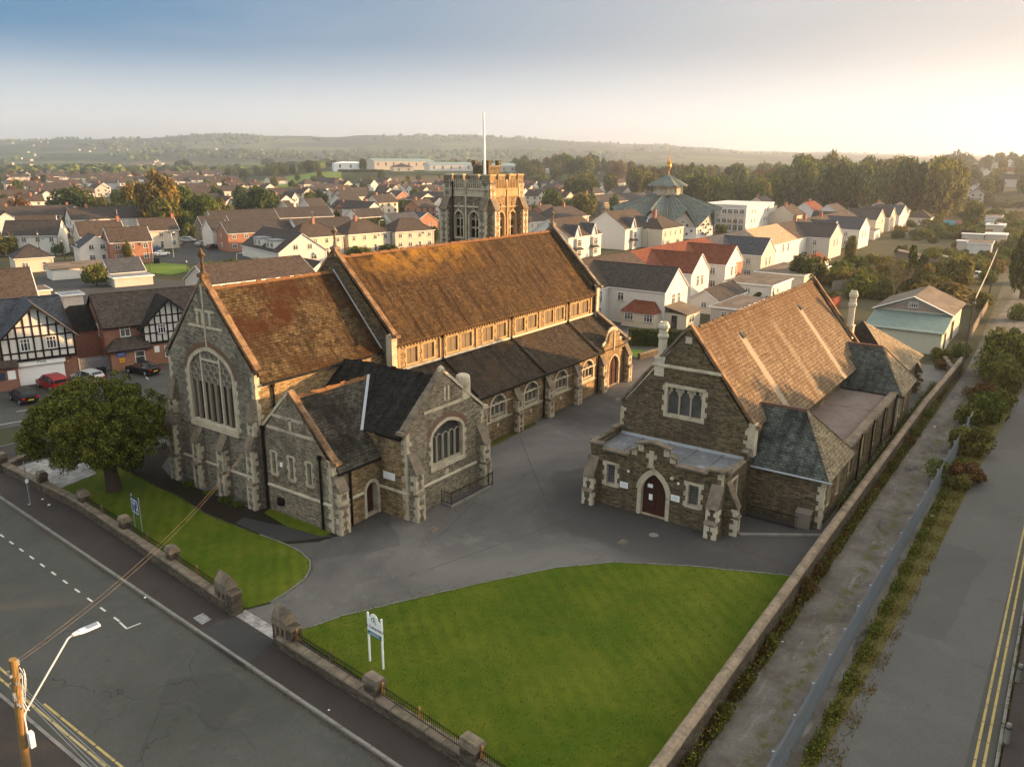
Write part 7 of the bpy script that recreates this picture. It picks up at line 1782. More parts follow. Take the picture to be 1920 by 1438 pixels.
for a in [
 (300,436,322,118,'tall','gold','tall golden poplar like tree left of the church, above the estate'),
 (258,420,345,70,'round','gold','yellow green tree leaning left of the golden poplar'),
 (345,428,350,80,'round','mid','green tree on the right flank of the golden tree'),
 (385,432,365,75,'round','mid','mid green tree between the golden tree and the dark oak'),
 (412,424,372,62,'round','olive','olive tree touching the dark round oak'),
 (488,412,350,112,'round','dark','broad dark oak behind the long brick terrace'),
 (462,415,395,70,'shrub','olive','low olive shrub at the foot of the dark oak'),
 (312,442,372,74,'round','olive','round olive tree in front of the golden poplar'),
 (266,424,372,66,'round','dark','dark tree in front of the golden poplar'),
 (228,432,380,66,'round','dark','dark green tree behind the orange brick house'),
 (138,418,352,92,'round','dark','large dark tree among the left estate roofs'),
 (172,415,375,40,'round','mid','green tree at the right of the large dark left tree'),
 (182,436,400,52,'round','olive','olive tree in front of the left estate roofs'),
 (140,436,400,50,'round','gold','yellowing round tree behind the sunlit gable'),
 (108,458,422,52,'round','purple','dark purple leaved tree behind the sunlit white gable'),
 (14,480,440,66,'round','olive','round green tree at the left edge'),
 (8,436,412,40,'shrub','mid','green shrub at the left edge behind the white house'),
 (110,478,448,26,'shrub','mid','green garden bush by the leaning poles on the left'),
 (362,450,412,42,'shrub','lime','bright green bush by the car park'),
 (350,440,395,40,'round','mid','green tree behind the car park'),
 (182,535,496,56,'round','lime','yellow green tree in the yard behind the timbered houses'),
 (242,495,450,24,'tall','olive','small slim tree before the orange brick house'),
 (236,500,484,40,'shrub','lime','low green hedge bush by the orange brick house'),
 (480,512,476,44,'shrub','mid','rounded bush in front of the chalet bungalow'),
 (405,512,484,64,'shrub','mid','green shrubs right of the chancel finial'),
 (432,505,480,46,'shrub','dark','dark green shrub beside the slate roof with cream pots'),
 (205,428,412,50,'shrub','mid','green bush between roofs on the left'),
 (540,440,415,20,'tall','mid','slim tree by the brick terrace'),
 (560,485,462,36,'shrub','mid','garden shrub behind the nave gable'),
 (676,478,458,60,'shrub','mid','garden shrubs in front of the peach semi'),
 (730,472,455,46,'shrub','dark','dark garden shrubs right of the white tent'),
 (775,466,448,30,'shrub','lime','light green garden shrub below the cream semi'),
 (814,455,425,26,'round','dark','dark tree touching the tower buttress'),
 (345,322,299,36,'round','dark','distant round dark tree standing above the estate roofs'),
 (375,330,312,30,'round','mid','distant green tree right of the round dark tree'),
 (505,318,297,34,'round','dark','distant tree on the rise left of the green bank'),
 (548,312,290,26,'round','dark','dark round tree on top of the green bank'),
 (570,311,289,34,'round','dark','second dark round tree on the green bank'),
 (525,330,305,36,'round','olive','olive tree at the left foot of the green bank'),
 (640,334,316,34,'shrub','dark','dark bush left of the school hedge'),
 (792,328,300,34,'round','mid','rounded tree in front of the factory roofs'),
 (837,322,303,16,'cone','olive','small conical conifer in front of the white works'),
 (665,302,281,40,'round','mid','tree behind the white school roof'),
 (710,302,284,40,'round','dark','dark trees behind the factory roof'),
 (1034,400,354,62,'round','mid','green tree right of the tower'),
 (1006,402,378,46,'shrub','mid','low green bush immediately right of the tower'),
 (1088,385,338,64,'round','dark','dark green tree right of the tower, behind hipped roof'),
 (1096,408,362,66,'round','olive','olive tree left of the copper roof'),
 (1150,405,362,30,'tall','mid','slim green tree left of the copper roof'),
 (1072,398,372,50,'round','mid','mid green tree between the two roundest trees'),
 (1200,368,350,28,'shrub','lime','bright green shrub left of the copper lantern'),
 (1185,362,342,22,'round','purple','dark purple tree by the long white house'),
 (1352,438,415,28,'shrub','mid','clipped green bush in front of the white office block'),
 (1394,432,408,16,'cone','dark','small dark conifer by the white office block'),
 (1440,420,404,20,'shrub','mid','round green bush right of the white office block'),
 (1510,535,478,92,'round','dark','dark green tree behind the hall roof ridge'),
 (1470,530,505,52,'shrub','mid','green shrub behind the hall roof ridge'),
 (1430,560,540,50,'shrub','mid','green bush in the terrace yard behind the hall'),
 (1395,575,548,60,'shrub','dark','dark green bush behind the hall ridge by the red fence'),
 (1592,500,440,34,'tall','olive','slender ivy covered tree in the gardens'),
 (1625,500,470,50,'shrub','olive','olive bush near the hall chimney'),
 (1700,560,446,70,'cone','dark','dark ivy clad conifer behind the workshop'),
 (1650,560,520,70,'shrub','dark','dark palm like shrub by the rear hall chimney'),
 (1730,560,505,80,'shrub','olive','olive shrubs right of the dark conifer'),
 (1790,535,478,76,'round','olive','olive round tree left of the white estate car'),
 (1760,570,520,120,'shrub','gold','orange yellow hedge behind the workshop roof'),
 (1840,575,540,46,'shrub','olive','shrub beside the utility pole at the lane end'),
 (1822,432,376,44,'round','lime','bright yellow green tree in the right gardens'),
 (1815,450,425,34,'shrub','purple','purple shrub below the bright yellow green tree'),
 (1845,385,358,38,'round','olive','dark rounded tree beside the pale green gable house'),
 (1742,425,408,34,'shrub','olive','bush left of the pink and cyan panels'),
 (1915,560,420,60,'round','dark','dark tree at the right edge by the van'),
 (1912,600,560,50,'shrub','mid','shrub at the right edge behind the big verge bush'),
 (1790,345,286,74,'round','dark','big dome shaped tree on the right skyline'),
]: ptree(*a)
tr = thing('hedge', 'tall clipped green hedge block in the middle of the estate', 'hedge', at(748,394))
def hedge_box(t, L, D, h, leaf, s=.28, n_=2600, sd=3):
    g = random.Random(sd); b = MB(); b.box(.2,.2,0,L-.2,D-.2,h-.2,0)
    for _ in range(n_):
        q = g.random()
        if q < .45: p = Vector((g.uniform(0,L), 0, g.uniform(0,h)))
        elif q < .6: p = Vector((0, g.uniform(0,D), g.uniform(0,h)))
        else: p = Vector((g.uniform(0,L), g.uniform(0,D), h))
        leaves(b, p, .1, 1, s, g)
    return b.build('foliage', LEAF[leaf], t, local=True, recalc=False)
hedge_box(tr, 15, 6, 4.2, 'mid', .4)
tr = thing('hedge', 'dark tall hedge wall below the long dark roofed hall', 'hedge', at(672,442)); hedge_box(tr, 13, 3, 5, 'dark', .4)
tr = thing('hedge', 'long dark hedge below the white school', 'hedge', (*(at(645,420)[:2]), 0)); 
_p = at(640,420); _p = Vector((_p.x,_p.y,0)).normalized()*860; tr.location = (_p.x, _p.y, 8); tr.rotation_euler = (0,0,R(-36)); hedge_box(tr, 46, 6, 5, 'dark', 1.0, 1500)
tr = thing('hedge', 'ivy covered wall hedge between the aisle end and hall', 'hedge', (98.2, 49.6, 0), R(-62)); hedge_box(tr, 14, 1.0, 2.3, 'dark', .14, 5000)
# bare tree in front of the dark conifer
bt = thing('bare_tree', 'nearly bare pale branching tree in front of the dark conifer', 'tree', at(1672, 575))
g = random.Random(5); b = MB()
def branch(p, d, L, r, k):
    q = p + d*L; b.cyl(p, q, r, r*.65, 5)
    if k:
        for _ in range(4 if k > 2 else 3): branch(p + d*L*g.uniform(.55,1), (d + Vector((g.gauss(0,.45), g.gauss(0,.45), g.gauss(.12,.3)))).normalized(), L*g.uniform(.55,.78), r*.55, k-1)
branch(Vector((0,0,-.2)), Vector((0,0,1)), 3.6, .16, 5); b.build('branches', M['bark_pale'], bt, local=True)
b = MB()
for _ in range(700): leaves(b, Vector((g.gauss(0,1.9), g.gauss(0,1.9), g.uniform(2.5,9))), .3, 1, .12, g)
b.build('sparse_leaves', LEAF['gold'], bt, local=True, recalc=False)
# --- the big wood and the tree belts: individual crowns
def belt(n_, pxa, pxb, Da, Db, ha, hb, kinds, label, group, shapes=('round','round','round','shrub'), name='woodland_tree'):
    k = 0
    for _ in range(n_*4):
        if k >= n_: break
        px = rnd.uniform(pxa, pxb); D_ = rnd.uniform(Da, Db); v = at(px, 600); v = Vector((v.x, v.y, 0)).normalized()*D_
        h = rnd.uniform(ha, hb); w = h*rnd.uniform(.75,1.2)
        if any((v-q).length < (w/2+r)*.42 for q, r in TREES) or any((v-Vector((q.x,q.y,0))).length < r+w*.3 for q, r in HOUSES): continue
        tree((v.x, v.y, hgt(v.x, v.y)-.2), h, w, rnd.choice(shapes), rnd.choice(kinds), label, group, name=name); k += 1
belt(66, 1468, 1745, 420, 560, 16, 28, ('mid','dark','olive','dark','olive','mid','gold'), 'tall broadleaf tree in the big wood on the right', 'trees of the big wood on the right')
belt(40, 1180, 1470, 390, 620, 13, 20, ('mid','dark','olive','mid'), 'broadleaf tree in the belt behind the copper roof', 'trees of the belt behind the copper roof')
belt(34, 1130, 1480, 620, 950, 13, 19, ('mid','dark','olive','rust'), 'distant broadleaf tree beyond the copper lantern', 'trees far beyond the copper lantern')
belt(46, 955, 1180, 700, 1000, 13, 21, ('mid','dark','olive','mid','gold'), 'autumn tinted tree in the skyline wood right of the flagpole', 'skyline wood right of the flagpole')
belt(12, 1060, 1140, 520, 640, 13, 17, ('olive','mid','olive'), 'olive tree in the wood right of the tower', 'olive trees right of the tower')
belt(26, 440, 700, 900, 1150, 9, 14, ('dark','mid'), 'tree on the ridge by the white school', 'trees on the ridge by the white school')
belt(26, 700, 960, 1080, 1500, 9, 14, ('dark','mid','rust'), 'tree behind the factory roofs', 'trees behind the factory roofs')
belt(50, 1740, 1960, 560, 1150, 10, 18, ('olive','mid','olive','dark'), 'hazy tree among the houses on the right hillside', 'trees on the right hillside')
belt(120, -60, 560, 330, 1300, 5, 11, ('mid','dark','olive','mid','rust'), 'garden tree among the distant estate roofs on the left', 'garden trees of the left estate', name='garden_tree')
belt(80, 560, 1010, 300, 800, 4, 9, ('mid','dark','olive'), 'garden tree among the roofs behind the church', 'garden trees behind the church', name='garden_tree')
# garden shrubs in the right-hand gardens
for k in range(330):
    px = rnd.uniform(1540, 1915); py = rnd.uniform(405, 545) if px > 1640 else rnd.uniform(470, 560); v = at(px, py)
    if any((v-Vector((q.x,q.y,0))).length < r*.75 for q, r in HOUSES) or (v.x < 230 and v.y < 15.5): continue
    h = rnd.uniform(1.4, 4.2); tree(v, h, h*rnd.uniform(1.1,2.0), 'shrub', rnd.choice(('mid','olive','dark','olive','lime','mid','gold')), 'garden bush in the overgrown gardens right of the hall', 'bushes of the overgrown gardens', name='garden_bush', trunk=False, cat='bush')
for k in range(110):
    px = rnd.uniform(1690, 1925); py = rnd.uniform(372, 448); v = at(px, py)
    if any((v-Vector((q.x,q.y,0))).length < r*.7 for q, r in HOUSES) or (v.x < 230 and v.y < 15.5): continue
    h = rnd.uniform(2.2, 5.5); tree(v, h, h*rnd.uniform(1.0,1.9), 'shrub', rnd.choice(('mid','olive','mid','lime','dark')), 'overgrown shrub on the right slope below the cream houses', 'shrubs of the right slope', name='slope_shrub', trunk=False, cat='bush')
for k in range(60):
    px = rnd.uniform(0, 560); py = rnd.uniform(425, 520); v = at(px, py)
    if any((v-Vector((q.x,q.y,0))).length < r*.8 for q, r in HOUSES) or 268 < px < 470: continue
    h = rnd.uniform(1.0, 2.6); tree(v, h, h*1.5, 'shrub', rnd.choice(('mid','olive','dark')), 'garden bush between the houses of the left estate', 'bushes of the left estate', name='garden_bush', trunk=False, cat='bush')
# --- far houses: simple blocks of wall, roof and dark windows
def far_mesh(kind, wall, roof, L=9, D=8, he=4.9, hr=7.8):
    b = MB()
    gx = kind == 'gx'; ov = .3; b2 = MB
    fr = [(0,-1),(L,-1),(L,he)] + ([] if gx else [(L/2,hr)]) + [(0,he)]; sd = [(0,-1),(D,-1),(D,he)] + ([(D/2,hr)] if gx else []) + [(0,he)]
    b.face((0,0,0), XX, fr); b.face((L,D,0), -XX, fr); b.face((0,D,0), YM, sd); b.face((L,0,0), -YM, sd)
    if gx: r_ = [[(-ov,-ov,he-.2),(L+ov,-ov,he-.2),(L+ov,D/2,hr),(-ov,D/2,hr)], [(L+ov,D+ov,he-.2),(-ov,D+ov,he-.2),(-ov,D/2,hr),(L+ov,D/2,hr)]]
    else: r_ = [[(-ov,D+ov,he-.2),(-ov,-ov,he-.2),(L/2,-ov,hr),(L/2,D+ov,hr)], [(L+ov,-ov,he-.2),(L+ov,D+ov,he-.2),(L/2,D+ov,hr),(L/2,-ov,hr)]]
    for q in r_: b.prism(q, (0,0,.15), 1)
    for z in (.9, 3.2):
        for k in range(3): x = L*(k+.5)/3; b.box(x-.6,-.04,z,x+.6,.02,z+1.2,2)
        for k in range(2): y = D*(k+.5)/2; b.box(-.04,y-.5,z,.02,y+.5,z+1.2,2)
    b.box(L*.2,D*.45,hr-.8,L*.2+.7,D*.45+.8,hr+1.0,3)
    o = b.build('far_house', [M[wall], M[roof], M['glass'], M['chim']]); me = o.data; bpy.data.objects.remove(o); return me
FAR = [(far_mesh('gx','white','tile_brown'), 'white house with brown roof'), (far_mesh('gx','cream','tile_grey',11), 'cream house with grey roof'), (far_mesh('gy','white','tile_brown',8,10), 'white gabled house with brown roof'),
       (far_mesh('gy','cream','tile_brown',8,9), 'cream gabled house with brown roof'), (far_mesh('gx','brick_orange','tile_brown',10), 'brick house with brown roof'), (far_mesh('gx','greyrender','tile_grey',16), 'grey terrace with dark roof'), (far_mesh('gx','cream','tile_red',10), 'cream house with red roof'), (far_mesh('gx','white','tile_grey',24), 'white terrace with grey roof'), (far_mesh('gx','cream','tile_brown',20), 'cream terrace with brown roof')]
nfar = 0
def scatter(pxa, pxb, rows, rz, where, step=13.5, kinds=(0,1,2,3,4,5,5,0,6), keep=.85):
    global nfar
    for D_ in rows:
        az0, az1 = (YAW - math.atan((px-960)/1555) for px in (pxa, pxb)); L = D_*abs(az0-az1); k = 0
        while k*step < L:
            a = az0 + (az1-az0)*k*step/L; k += 1
            d = D_*(1+rnd.uniform(-.012,.012)); v = Vector((d*math.cos(a), d*math.sin(a), 0))
            if rnd.random() > keep or nfar > 296: continue
            if any((v-Vector((q.x,q.y,0))).length < r+7 for q, r in HOUSES) or any((v-Vector((q.x,q.y,0))).length < r*.8+4 for q, r in TREES): continue
            v.z = hgt(v.x, v.y); me, lb = rnd.choice([FAR[i] for i in kinds]); o = bpy.data.objects.new('far_house', me); C.objects.link(o); o.location = v; o.rotation_euler = (0,0,R(rz+rnd.choice((0,0,0,90))+rnd.uniform(-4,4)))
            s = rnd.uniform(.9,1.12); o.scale = (s, s, s); tag(o, 'distant %s %s' % (lb, where), 'house', 'distant houses '+where); HOUSES.append((v, 6)); nfar += 1
scatter(-40, 440, [300,330,362,398,438,482,530,583,641,705,776,853,940,1035,1140,1260,1400], -16, 'left of the church tower', 22, (5,5,7,8,8,7,0,2))
scatter(440, 640, [330,360,395,435,480,530,590,650], -10, 'above the brick terrace', 17, (7,8,0,2,3,5))
scatter(640, 1060, [310,340,373,410,450,495,545,600,650,700], -4, 'behind the church tower', 15, (0,2,3,2,7,1,4))
scatter(1745, 1980, [560,600,645,690,740,795,855,920,990], 4, 'on the hazy right hillside', 15)
scatter(1060, 1240, [400,440,500,560], 0, 'left of the copper lantern', 15)
scatter(1150, 1480, [980,1060], 0, 'on the skyline beyond the copper lantern', 18, (0,2,0))
# far-off woods and hamlets on the hills
def blobs(name, n_, Da, Db, pxa, pxb, ra, rb, leaf):
    b = MB(); g = random.Random(n_); ico = []
    t = (1+5**.5)/2; iv = [(-1,t,0),(1,t,0),(-1,-t,0),(1,-t,0),(0,-1,t),(0,1,t),(0,-1,-t),(0,1,-t),(t,0,-1),(t,0,1),(-t,0,-1),(-t,0,1)]
    fi = [(0,11,5),(0,5,1),(0,1,7),(0,7,10),(0,10,11),(1,5,9),(5,11,4),(11,10,2),(10,7,6),(7,1,8),(3,9,4),(3,4,2),(3,2,6),(3,6,8),(3,8,9),(4,9,5),(2,4,11),(6,2,10),(8,6,7),(9,8,1)]
    k = 0
    while k < n_:
        D_ = Da*(Db/Da)**g.random(); px = g.uniform(pxa, pxb); a = YAW - math.atan((px-960)/1555); x, y = D_*math.cos(a), D_*math.sin(a)
        w_ = math.sin(x*.004+1.3*math.sin(y*.0031))+math.sin(y*.0047+x*.0016+2)+.5*math.sin(x*.017)*math.sin(y*.013)
        k += 1
        if w_ < .35: continue
        r = g.uniform(ra, rb); i = len(b.v); z = hgt(x, y)
        b.v += [(x+r*.55*q[0]*g.uniform(.8,1.2), y+r*.55*q[1]*g.uniform(.8,1.2), z+r*.35+r*.5*q[2]*g.uniform(.8,1.2)) for q in iv]
        b.f += [tuple(i+c_ for c_ in q) for q in fi]; b.m += [0]*20
    return tag(b.build(name, LEAF[leaf], recalc=False), kind='stuff')
blobs('far_woodland', 3600, 1150, 5400, -120, 1300, 6, 11, 'mid'); blobs('far_dark_woodland', 2000, 1100, 5200, -120, 2000, 6, 10, 'dark')
b = MB(); g = random.Random(3)
for k in range(60):
    D_ = 1150*(4.0)**g.random(); px = g.choice((g.gauss(60,45), g.gauss(280,40), g.uniform(0,1300), g.uniform(0,420))); a = YAW - math.atan((px-960)/1555); x, y = D_*math.cos(a), D_*math.sin(a); z = hgt(x, y); s = g.uniform(2.2,3.6); i = len(b.v)
    b.box(x-s, y-s*.7, z-2, x+s, y+s*.7, z+4.5, 0); b.prism([(x-s-.4,y-s*.8,z+4.4),(x+s+.4,y-s*.8,z+4.4),(x+s+.4,y,z+7.5),(x-s-.4,y,z+7.5)], (0,0,.2), 1); b.prism([(x+s+.4,y+s*.8,z+4.4),(x-s-.4,y+s*.8,z+4.4),(x-s-.4,y,z+7.5),(x+s+.4,y,z+7.5)], (0,0,.2), 1)
tag(b.build('far_hamlets', [M['cream'], M['tile_grey']]), kind='stuff')
# --- yew in front of the church
yw = thing('yew_tree', 'broad dark yew tree with domed crown on the side lawn', 'tree', (29.0, 58.3, 0))
g = random.Random(9); b = MB()
cx, cy, cz = -.1, 1.0, 4.75
for k in range(26):                       # shaded inner foliage
    d = Vector((g.gauss(0,1), g.gauss(0,1), g.gauss(0,1))).normalized(); leaves(b, Vector((cx+d.x*2.3, cy+d.y*2.3, cz-.2+d.z*1.5)), 1.25, 210, .20, g, .2)
for k in range(58):                       # big lobes, each a cluster of sprays
    t = k*2.39996 + g.uniform(-.2,.2); sn = -.55 + 1.53*(k+.5)/58; ph = math.asin(max(-1, min(.99, sn))); rr = 1+.09*math.sin(3*t+1)+.06*math.sin(5*t)
    rad = Vector((4.75*rr*math.cos(t)*math.cos(ph), 4.75*rr*math.sin(t)*math.cos(ph), 3.6*math.sin(ph) if ph > 0 else 3.0*math.sin(ph)))
    lobe = Vector((cx, cy, cz)) + rad*g.uniform(.80,.97); lr = g.uniform(.95,1.45)
    for j in range(13):
        d = Vector((g.gauss(0,1), g.gauss(0,1), g.gauss(.25,1))).normalized(); leaves(b, lobe + d*lr*g.uniform(.5,.85), g.uniform(.26,.46), 150, .085, g, .6)
b.build('crown', LEAF['yew'], yw, local=True, recalc=False)
b = MB(); b.cyl((0,0,-.2),(-.05,.1,1.6),.62,.48,12); b.cyl((-.05,.1,1.6),(-.3,.6,4.2),.48,.28,10)
for k in range(9): t = k*.7; b.cyl((-.1,.2,1.5+.12*k),(-.6+3.2*math.cos(t),1.8+3.2*math.sin(t),3.6+.25*k),.22,.07,6)
b.build('trunk', M['bark'], yw, local=True)
tree((31.9, 60.6, 0), 3.4, 2.6, 'round', 'dark', 'dark conical bush between the yew and the church corner', name='bush', cat='bush')
tree((31.6, 64.6, 0), 2.6, 2.8, 'shrub', 'yew', 'low dark shrub behind the yew by the church', name='bush', cat='bush')
for i, (x, y, h, w) in enumerate(((33.0,54.6,.5,1.3),(33.0,51.8,.4,1.2),(32.9,49.8,.35,1.5),(32.9,48.2,.4,1.4))):
    tree((x, y, 0), h, w, 'shrub', 'mid', ['small green plant at the left church buttress','small green plant between the middle buttresses','flat green ground plant by the second buttress','small green plant nearest the vestry corner'][i], name='border_plant', trunk=False, cat='plant')
# verge bushes and lane weeds
for (x, y, h, w, lf, lb) in ((113,6.2,7.2,6.4,'lime','tall bright green bush on the verge at the right edge'),(104,4.8,4.4,5.0,'olive','leafy bush below the tallest verge bush'),(90,5.3,3.6,4.4,'mid','rounded green bush beside the lane fence end'),(96,4.6,2.6,4.0,'olive','low ochre bush between two verge bushes'),(78.5,5.4,2.9,4.6,'olive','olive bush overhanging the steel fence'),(72,5.3,1.4,3.0,'mid','low green bramble along the steel fence'),(122,5.2,4.5,5.5,'mid','green bush at the far end of the verge'),(119.5,11.3,2.2,3.4,'mid','green bush at the workshop corner'),(116,13.0,2.0,3.5,'olive','tangled shrub in front of the cream workshop'),(110.5,11.8,1.6,3,'rust','rusty bush at the end of the lane wall')):
    tree((x, y, 0), h, w, 'shrub', lf, lb, name='verge_bush', trunk=False, cat='bush')
for k in range(22):
    x = rnd.uniform(66, 128); y = 6.0-.012*(x-66)+rnd.gauss(0,.55); h = rnd.uniform(.7, 2.6)*(1.5 if x > 95 else 1)
    tree((x, y, -.05), h, h*rnd.uniform(.9,1.9), rnd.choice(('shrub','loose','shrub')), rnd.choice(('olive','mid','lime','rust','mid')), 'scrubby growth along the verge beyond the fence', 'scrub along the verge', name='verge_scrub', trunk=False, cat='bush')
for k in range(14):
    x = rnd.uniform(30, 100); h = rnd.uniform(.5, 1.3)
    tree((x, 10.15, -.05), h, h*rnd.uniform(1,1.6), 'loose', rnd.choice(('lime','mid','olive','rust')), 'weedy clump at the foot of the lane wall', 'weed clumps along the lane wall', name='weed_clump', trunk=False, cat='plant')
def weeds(name, n_, path, spread, hmin, hmax, leaf, sd, s=.07):
    g = random.Random(sd); b = MB()
    for _ in range(n_):
        t = g.random(); t = t if g.random() < .25 else (int(t*23)+g.gauss(.5,.17))/23
        x = path[0][0]+(path[1][0]-path[0][0])*t; y = path[0][1]+(path[1][1]-path[0][1])*t + g.uniform(-spread, spread); h = g.uniform(hmin, hmax)*(g.random()**.7)
        d = Vector((g.gauss(0,.25), g.gauss(0,.25), 1)).normalized(); q = d.orthogonal()*s*.22; p = Vector((x, y, path[0][2])); i = len(b.v)
        b.v += [tuple(p-q), tuple(p+q), tuple(p+d*h)]; b.f.append((i,i+1,i+2)); b.m.append(0)
        for _k in range(2 if h > .2 else 1): leaves(b, p+d*h*g.uniform(.3,1), s*.8, 1, s, g)
    return tag(b.build(name, LEAF[leaf], recalc=False), kind='stuff')
weeds('lane_wall_weeds', 9000, ((22,10.15,-.05),(104,10.3,-.05)), .24, .12, 1.15, 'lime', 1, .085)
weeds('lane_wall_bracken', 3800, ((22,10.25,-.05),(100,10.35,-.05)), .14, .2, 1.2, 'rust', 2, .09)
weeds('hall_side_weeds', 4000, ((58,11.4,0),(100,11.3,0)), .35, .3, 1.5, 'mid', 3, .12)
weeds('fence_foot_weeds', 2500, ((22,7.15,-.03),(84,6.4,-.03)), .18, .04, .35, 'olive', 11, .06)
weeds('verge_weeds', 6000, ((22,6.1,-.03),(88,5.7,-.03)), .3, .05, .55, 'lime', 4, .075)
weeds('verge_rough_grass', 3500, ((22,6.2,-.03),(88,5.8,-.03)), .3, .05, .45, 'mid', 5, .075)
weeds('verge_dead_grass', 7000, ((22,5.75,-.03),(88,5.1,-.03)), .75, .03, .3, 'gold', 6, .06)
weeds('kerb_weeds', 900, ((26,-.55,.1),(70,-.6,.1)), .08, .03, .18, 'olive', 7, .05)
weeds('aisle_foot_grass', 2500, ((48,41.2,.02),(62,41.2,.02)), .35, .03, .12, 'mid', 8, .05)
def strewn(name, n_, ring, jit, s, leaf, sd, z=.01, fill=None):
    "loose leaves or blades along an outline, or over the area inside it"
    g = random.Random(sd); b = MB(); seg = [(Vector((*p_, 0)), Vector((*q_, 0))) for p_, q_ in zip(ring[:-1], ring[1:])]; tot = [(q_-p_).length for p_, q_ in seg]
    for _ in range(n_):
        p_, q_ = g.choices(seg, tot)[0]; c = p_.lerp(q_, g.random()) + Vector((g.gauss(0,jit), g.gauss(0,jit), z))
        if fill:
            a = g.uniform(0, 6.28); h = g.uniform(.4,1)*fill; d = Vector((math.cos(a), math.sin(a), 0))*s*.25; i = len(b.v); b.v += [tuple(c-d), tuple(c+d), tuple(c+Vector((g.gauss(0,.4)*h, g.gauss(0,.4)*h, h)))]; b.f.append((i,i+1,i+2)); b.m.append(0)
        else:
            a = g.uniform(0, 6.28); e = Vector((math.cos(a), math.sin(a), g.uniform(-.3,.3)))*s*g.uniform(.5,1.3); f = Vector((-math.sin(a), math.cos(a), g.uniform(-.3,.3)))*s*g.uniform(.3,.8); i = len(b.v)
            b.v += [tuple(c-e), tuple(c+f), tuple(c+e), tuple(c-f)]; b.f.append((i,i+1,i+2,i+3)); b.m.append(0)
    return tag(b.build(name, LEAF[leaf], recalc=False), kind='stuff')
strewn('lawn_edge_grass', 9000, lawn_main+[lawn_main[0]], .07, .05, 'mid', 21, .05, .12); strewn('side_lawn_edge_grass', 7000, lawn_l+[lawn_l[0]], .07, .05, 'mid', 22, .05, .12)
strewn('leaf_litter', 1500, [(36,38.6),(39,35.2),(46,35.0),(48,40.8),(80,40.9)], .25, .045, 'rust', 23); strewn('yard_leaf_litter', 900, [(49.2,28.2),(49.0,17.4),(47.5,11.3),(53,11.2)], .22, .045, 'rust', 24)
strewn('gutter_litter', 1500, [(kx(y_)-.12, y_) for y_ in range(10, 66, 4)], .10, .04, 'rust', 25, 0); strewn('pavement_litter', 900, [(wx(y_)-.12, y_) for y_ in range(10, 56, 4)], .12, .04, 'rust', 26, .11)
g = random.Random(31); b = MB()
for _ in range(26000):                        # tufts and clover through the big lawn
    y = g.uniform(10.9, 31); x = g.uniform(22, 47)
    if x < 22.3+(y-11)*.1 or (x-26)*.87+(y-31.2)*1.0 > 2.0 - .018*(x-26)*(44-x)*-1: continue
    a = g.uniform(0, 6.28); s = g.uniform(.012,.03); h = g.uniform(.02,.075); i = len(b.v); b.v += [(x-s*math.cos(a), y-s*math.sin(a), .068), (x+s*math.cos(a), y+s*math.sin(a), .068), (x+g.gauss(0,.03), y+g.gauss(0,.03), .068+h)]; b.f.append((i,i+1,i+2)); b.m.append(0)
tag(b.build('lawn_tufts', LEAF['mid'], recalc=False), kind='stuff')
# unseen trees and hedge added across the right-hand road to shade the yard
hq = thing('hedge', 'unseen hedge added across the right hand road to block low sun', 'hedge', (8,-12,0)); hedge_box(hq, 150, 2.5, 6.5, 'dark', .5, 5000)
for k, (x, y, h, w) in enumerate(((40,-15,12,10),(49,-14,13,11),(58,-15,14,11),(67,-14,15,11),(76,-15,16,12),(85,-14,16.5,12),(94,-15,15.5,12),(103,-14,14,11),(112,-15,13,11),(121,-14,12,10),(131,-15,11,10),(30,-15,12,10),(142,-16,11,10),(20,-16,11,10))):
    tree((x, y, 0), h, w, 'round', 'mid', 'unseen tree added across the right hand road to shade the yard', 'added shade trees across the right hand road', name='shade_tree')
# ------------------------------------------------------------------ street furniture
def rot_thing(name, label, cat, loc, rz, group=None): return thing(name, label, cat, loc, rz, group)
# church sign
p0, p1 = at(694,1241), at(719,1256); rzs = math.atan2(p1.y-p0.y, p1.x-p0.x); sw = (p1-p0).length
sg = thing('church_sign', 'white two post church sign with teal strip on the big lawn', 'sign', ((p0+p1)/2), rzs)
b = MB()
for s in (-1,1): b.box(s*sw/2-.045,-.04,-.2,s*sw/2+.045,.04,2.95 if s < 0 else 2.9)
for s in (-1,1):
    q = MB(); q.box(s*sw/2-.045,-.04,-.2,s*sw/2+.045,.04,2.92); q.build('post', M['pvc'], sg, local=True)
pts = [(-sw/2,1.95),(sw/2,1.95),(sw/2,2.62),(sw*.32,2.72)] + [(sw*.30*math.cos(t), 2.72+.30*math.sin(t)) for t in [math.pi*k/10 for k in range(0,11)]] + [(-sw*.36,2.72),(-sw/2,2.66)]
q = MB(); q.prism([(a,-.06,z) for a,z in pts], (0,.03,0)); pn = q.build('panel', M['pvc'], sg, local=True)
q = MB(); q.box(-sw/2,-.066,1.72,sw/2,-.035,1.96); st = q.build('strip', M['teal'], sg, local=True)
text(sg, "St Catherine's", (0,-.068,2.15), .235, (math.pi/2,0,0), 'ink', .25)
q = MB()
for z, w in ((1.87,.62),(1.79,.9)):
    x = -w/2
    while x < w/2: q.box(x,-.070,z-.014,x+.055,-.0665,z+.014); x += .075
q.build('strip_lettering', M['pvc'], st, local=True)
q = MB()
def arcstrip(q, c, r, t0, t1, w, y):
    pr = None
    for k in range(13):
        t = R(t0+(t1-t0)*k/12); a = (c[0]+r*math.cos(t), y, c[1]+r*math.sin(t)); e = (c[0]+(r-w*math.sin(math.pi*k/12))*math.cos(t), y, c[1]+(r-w*math.sin(math.pi*k/12))*math.sin(t))
        if pr: q.poly([pr[0], a, e, pr[1]])
        pr = (a, e)
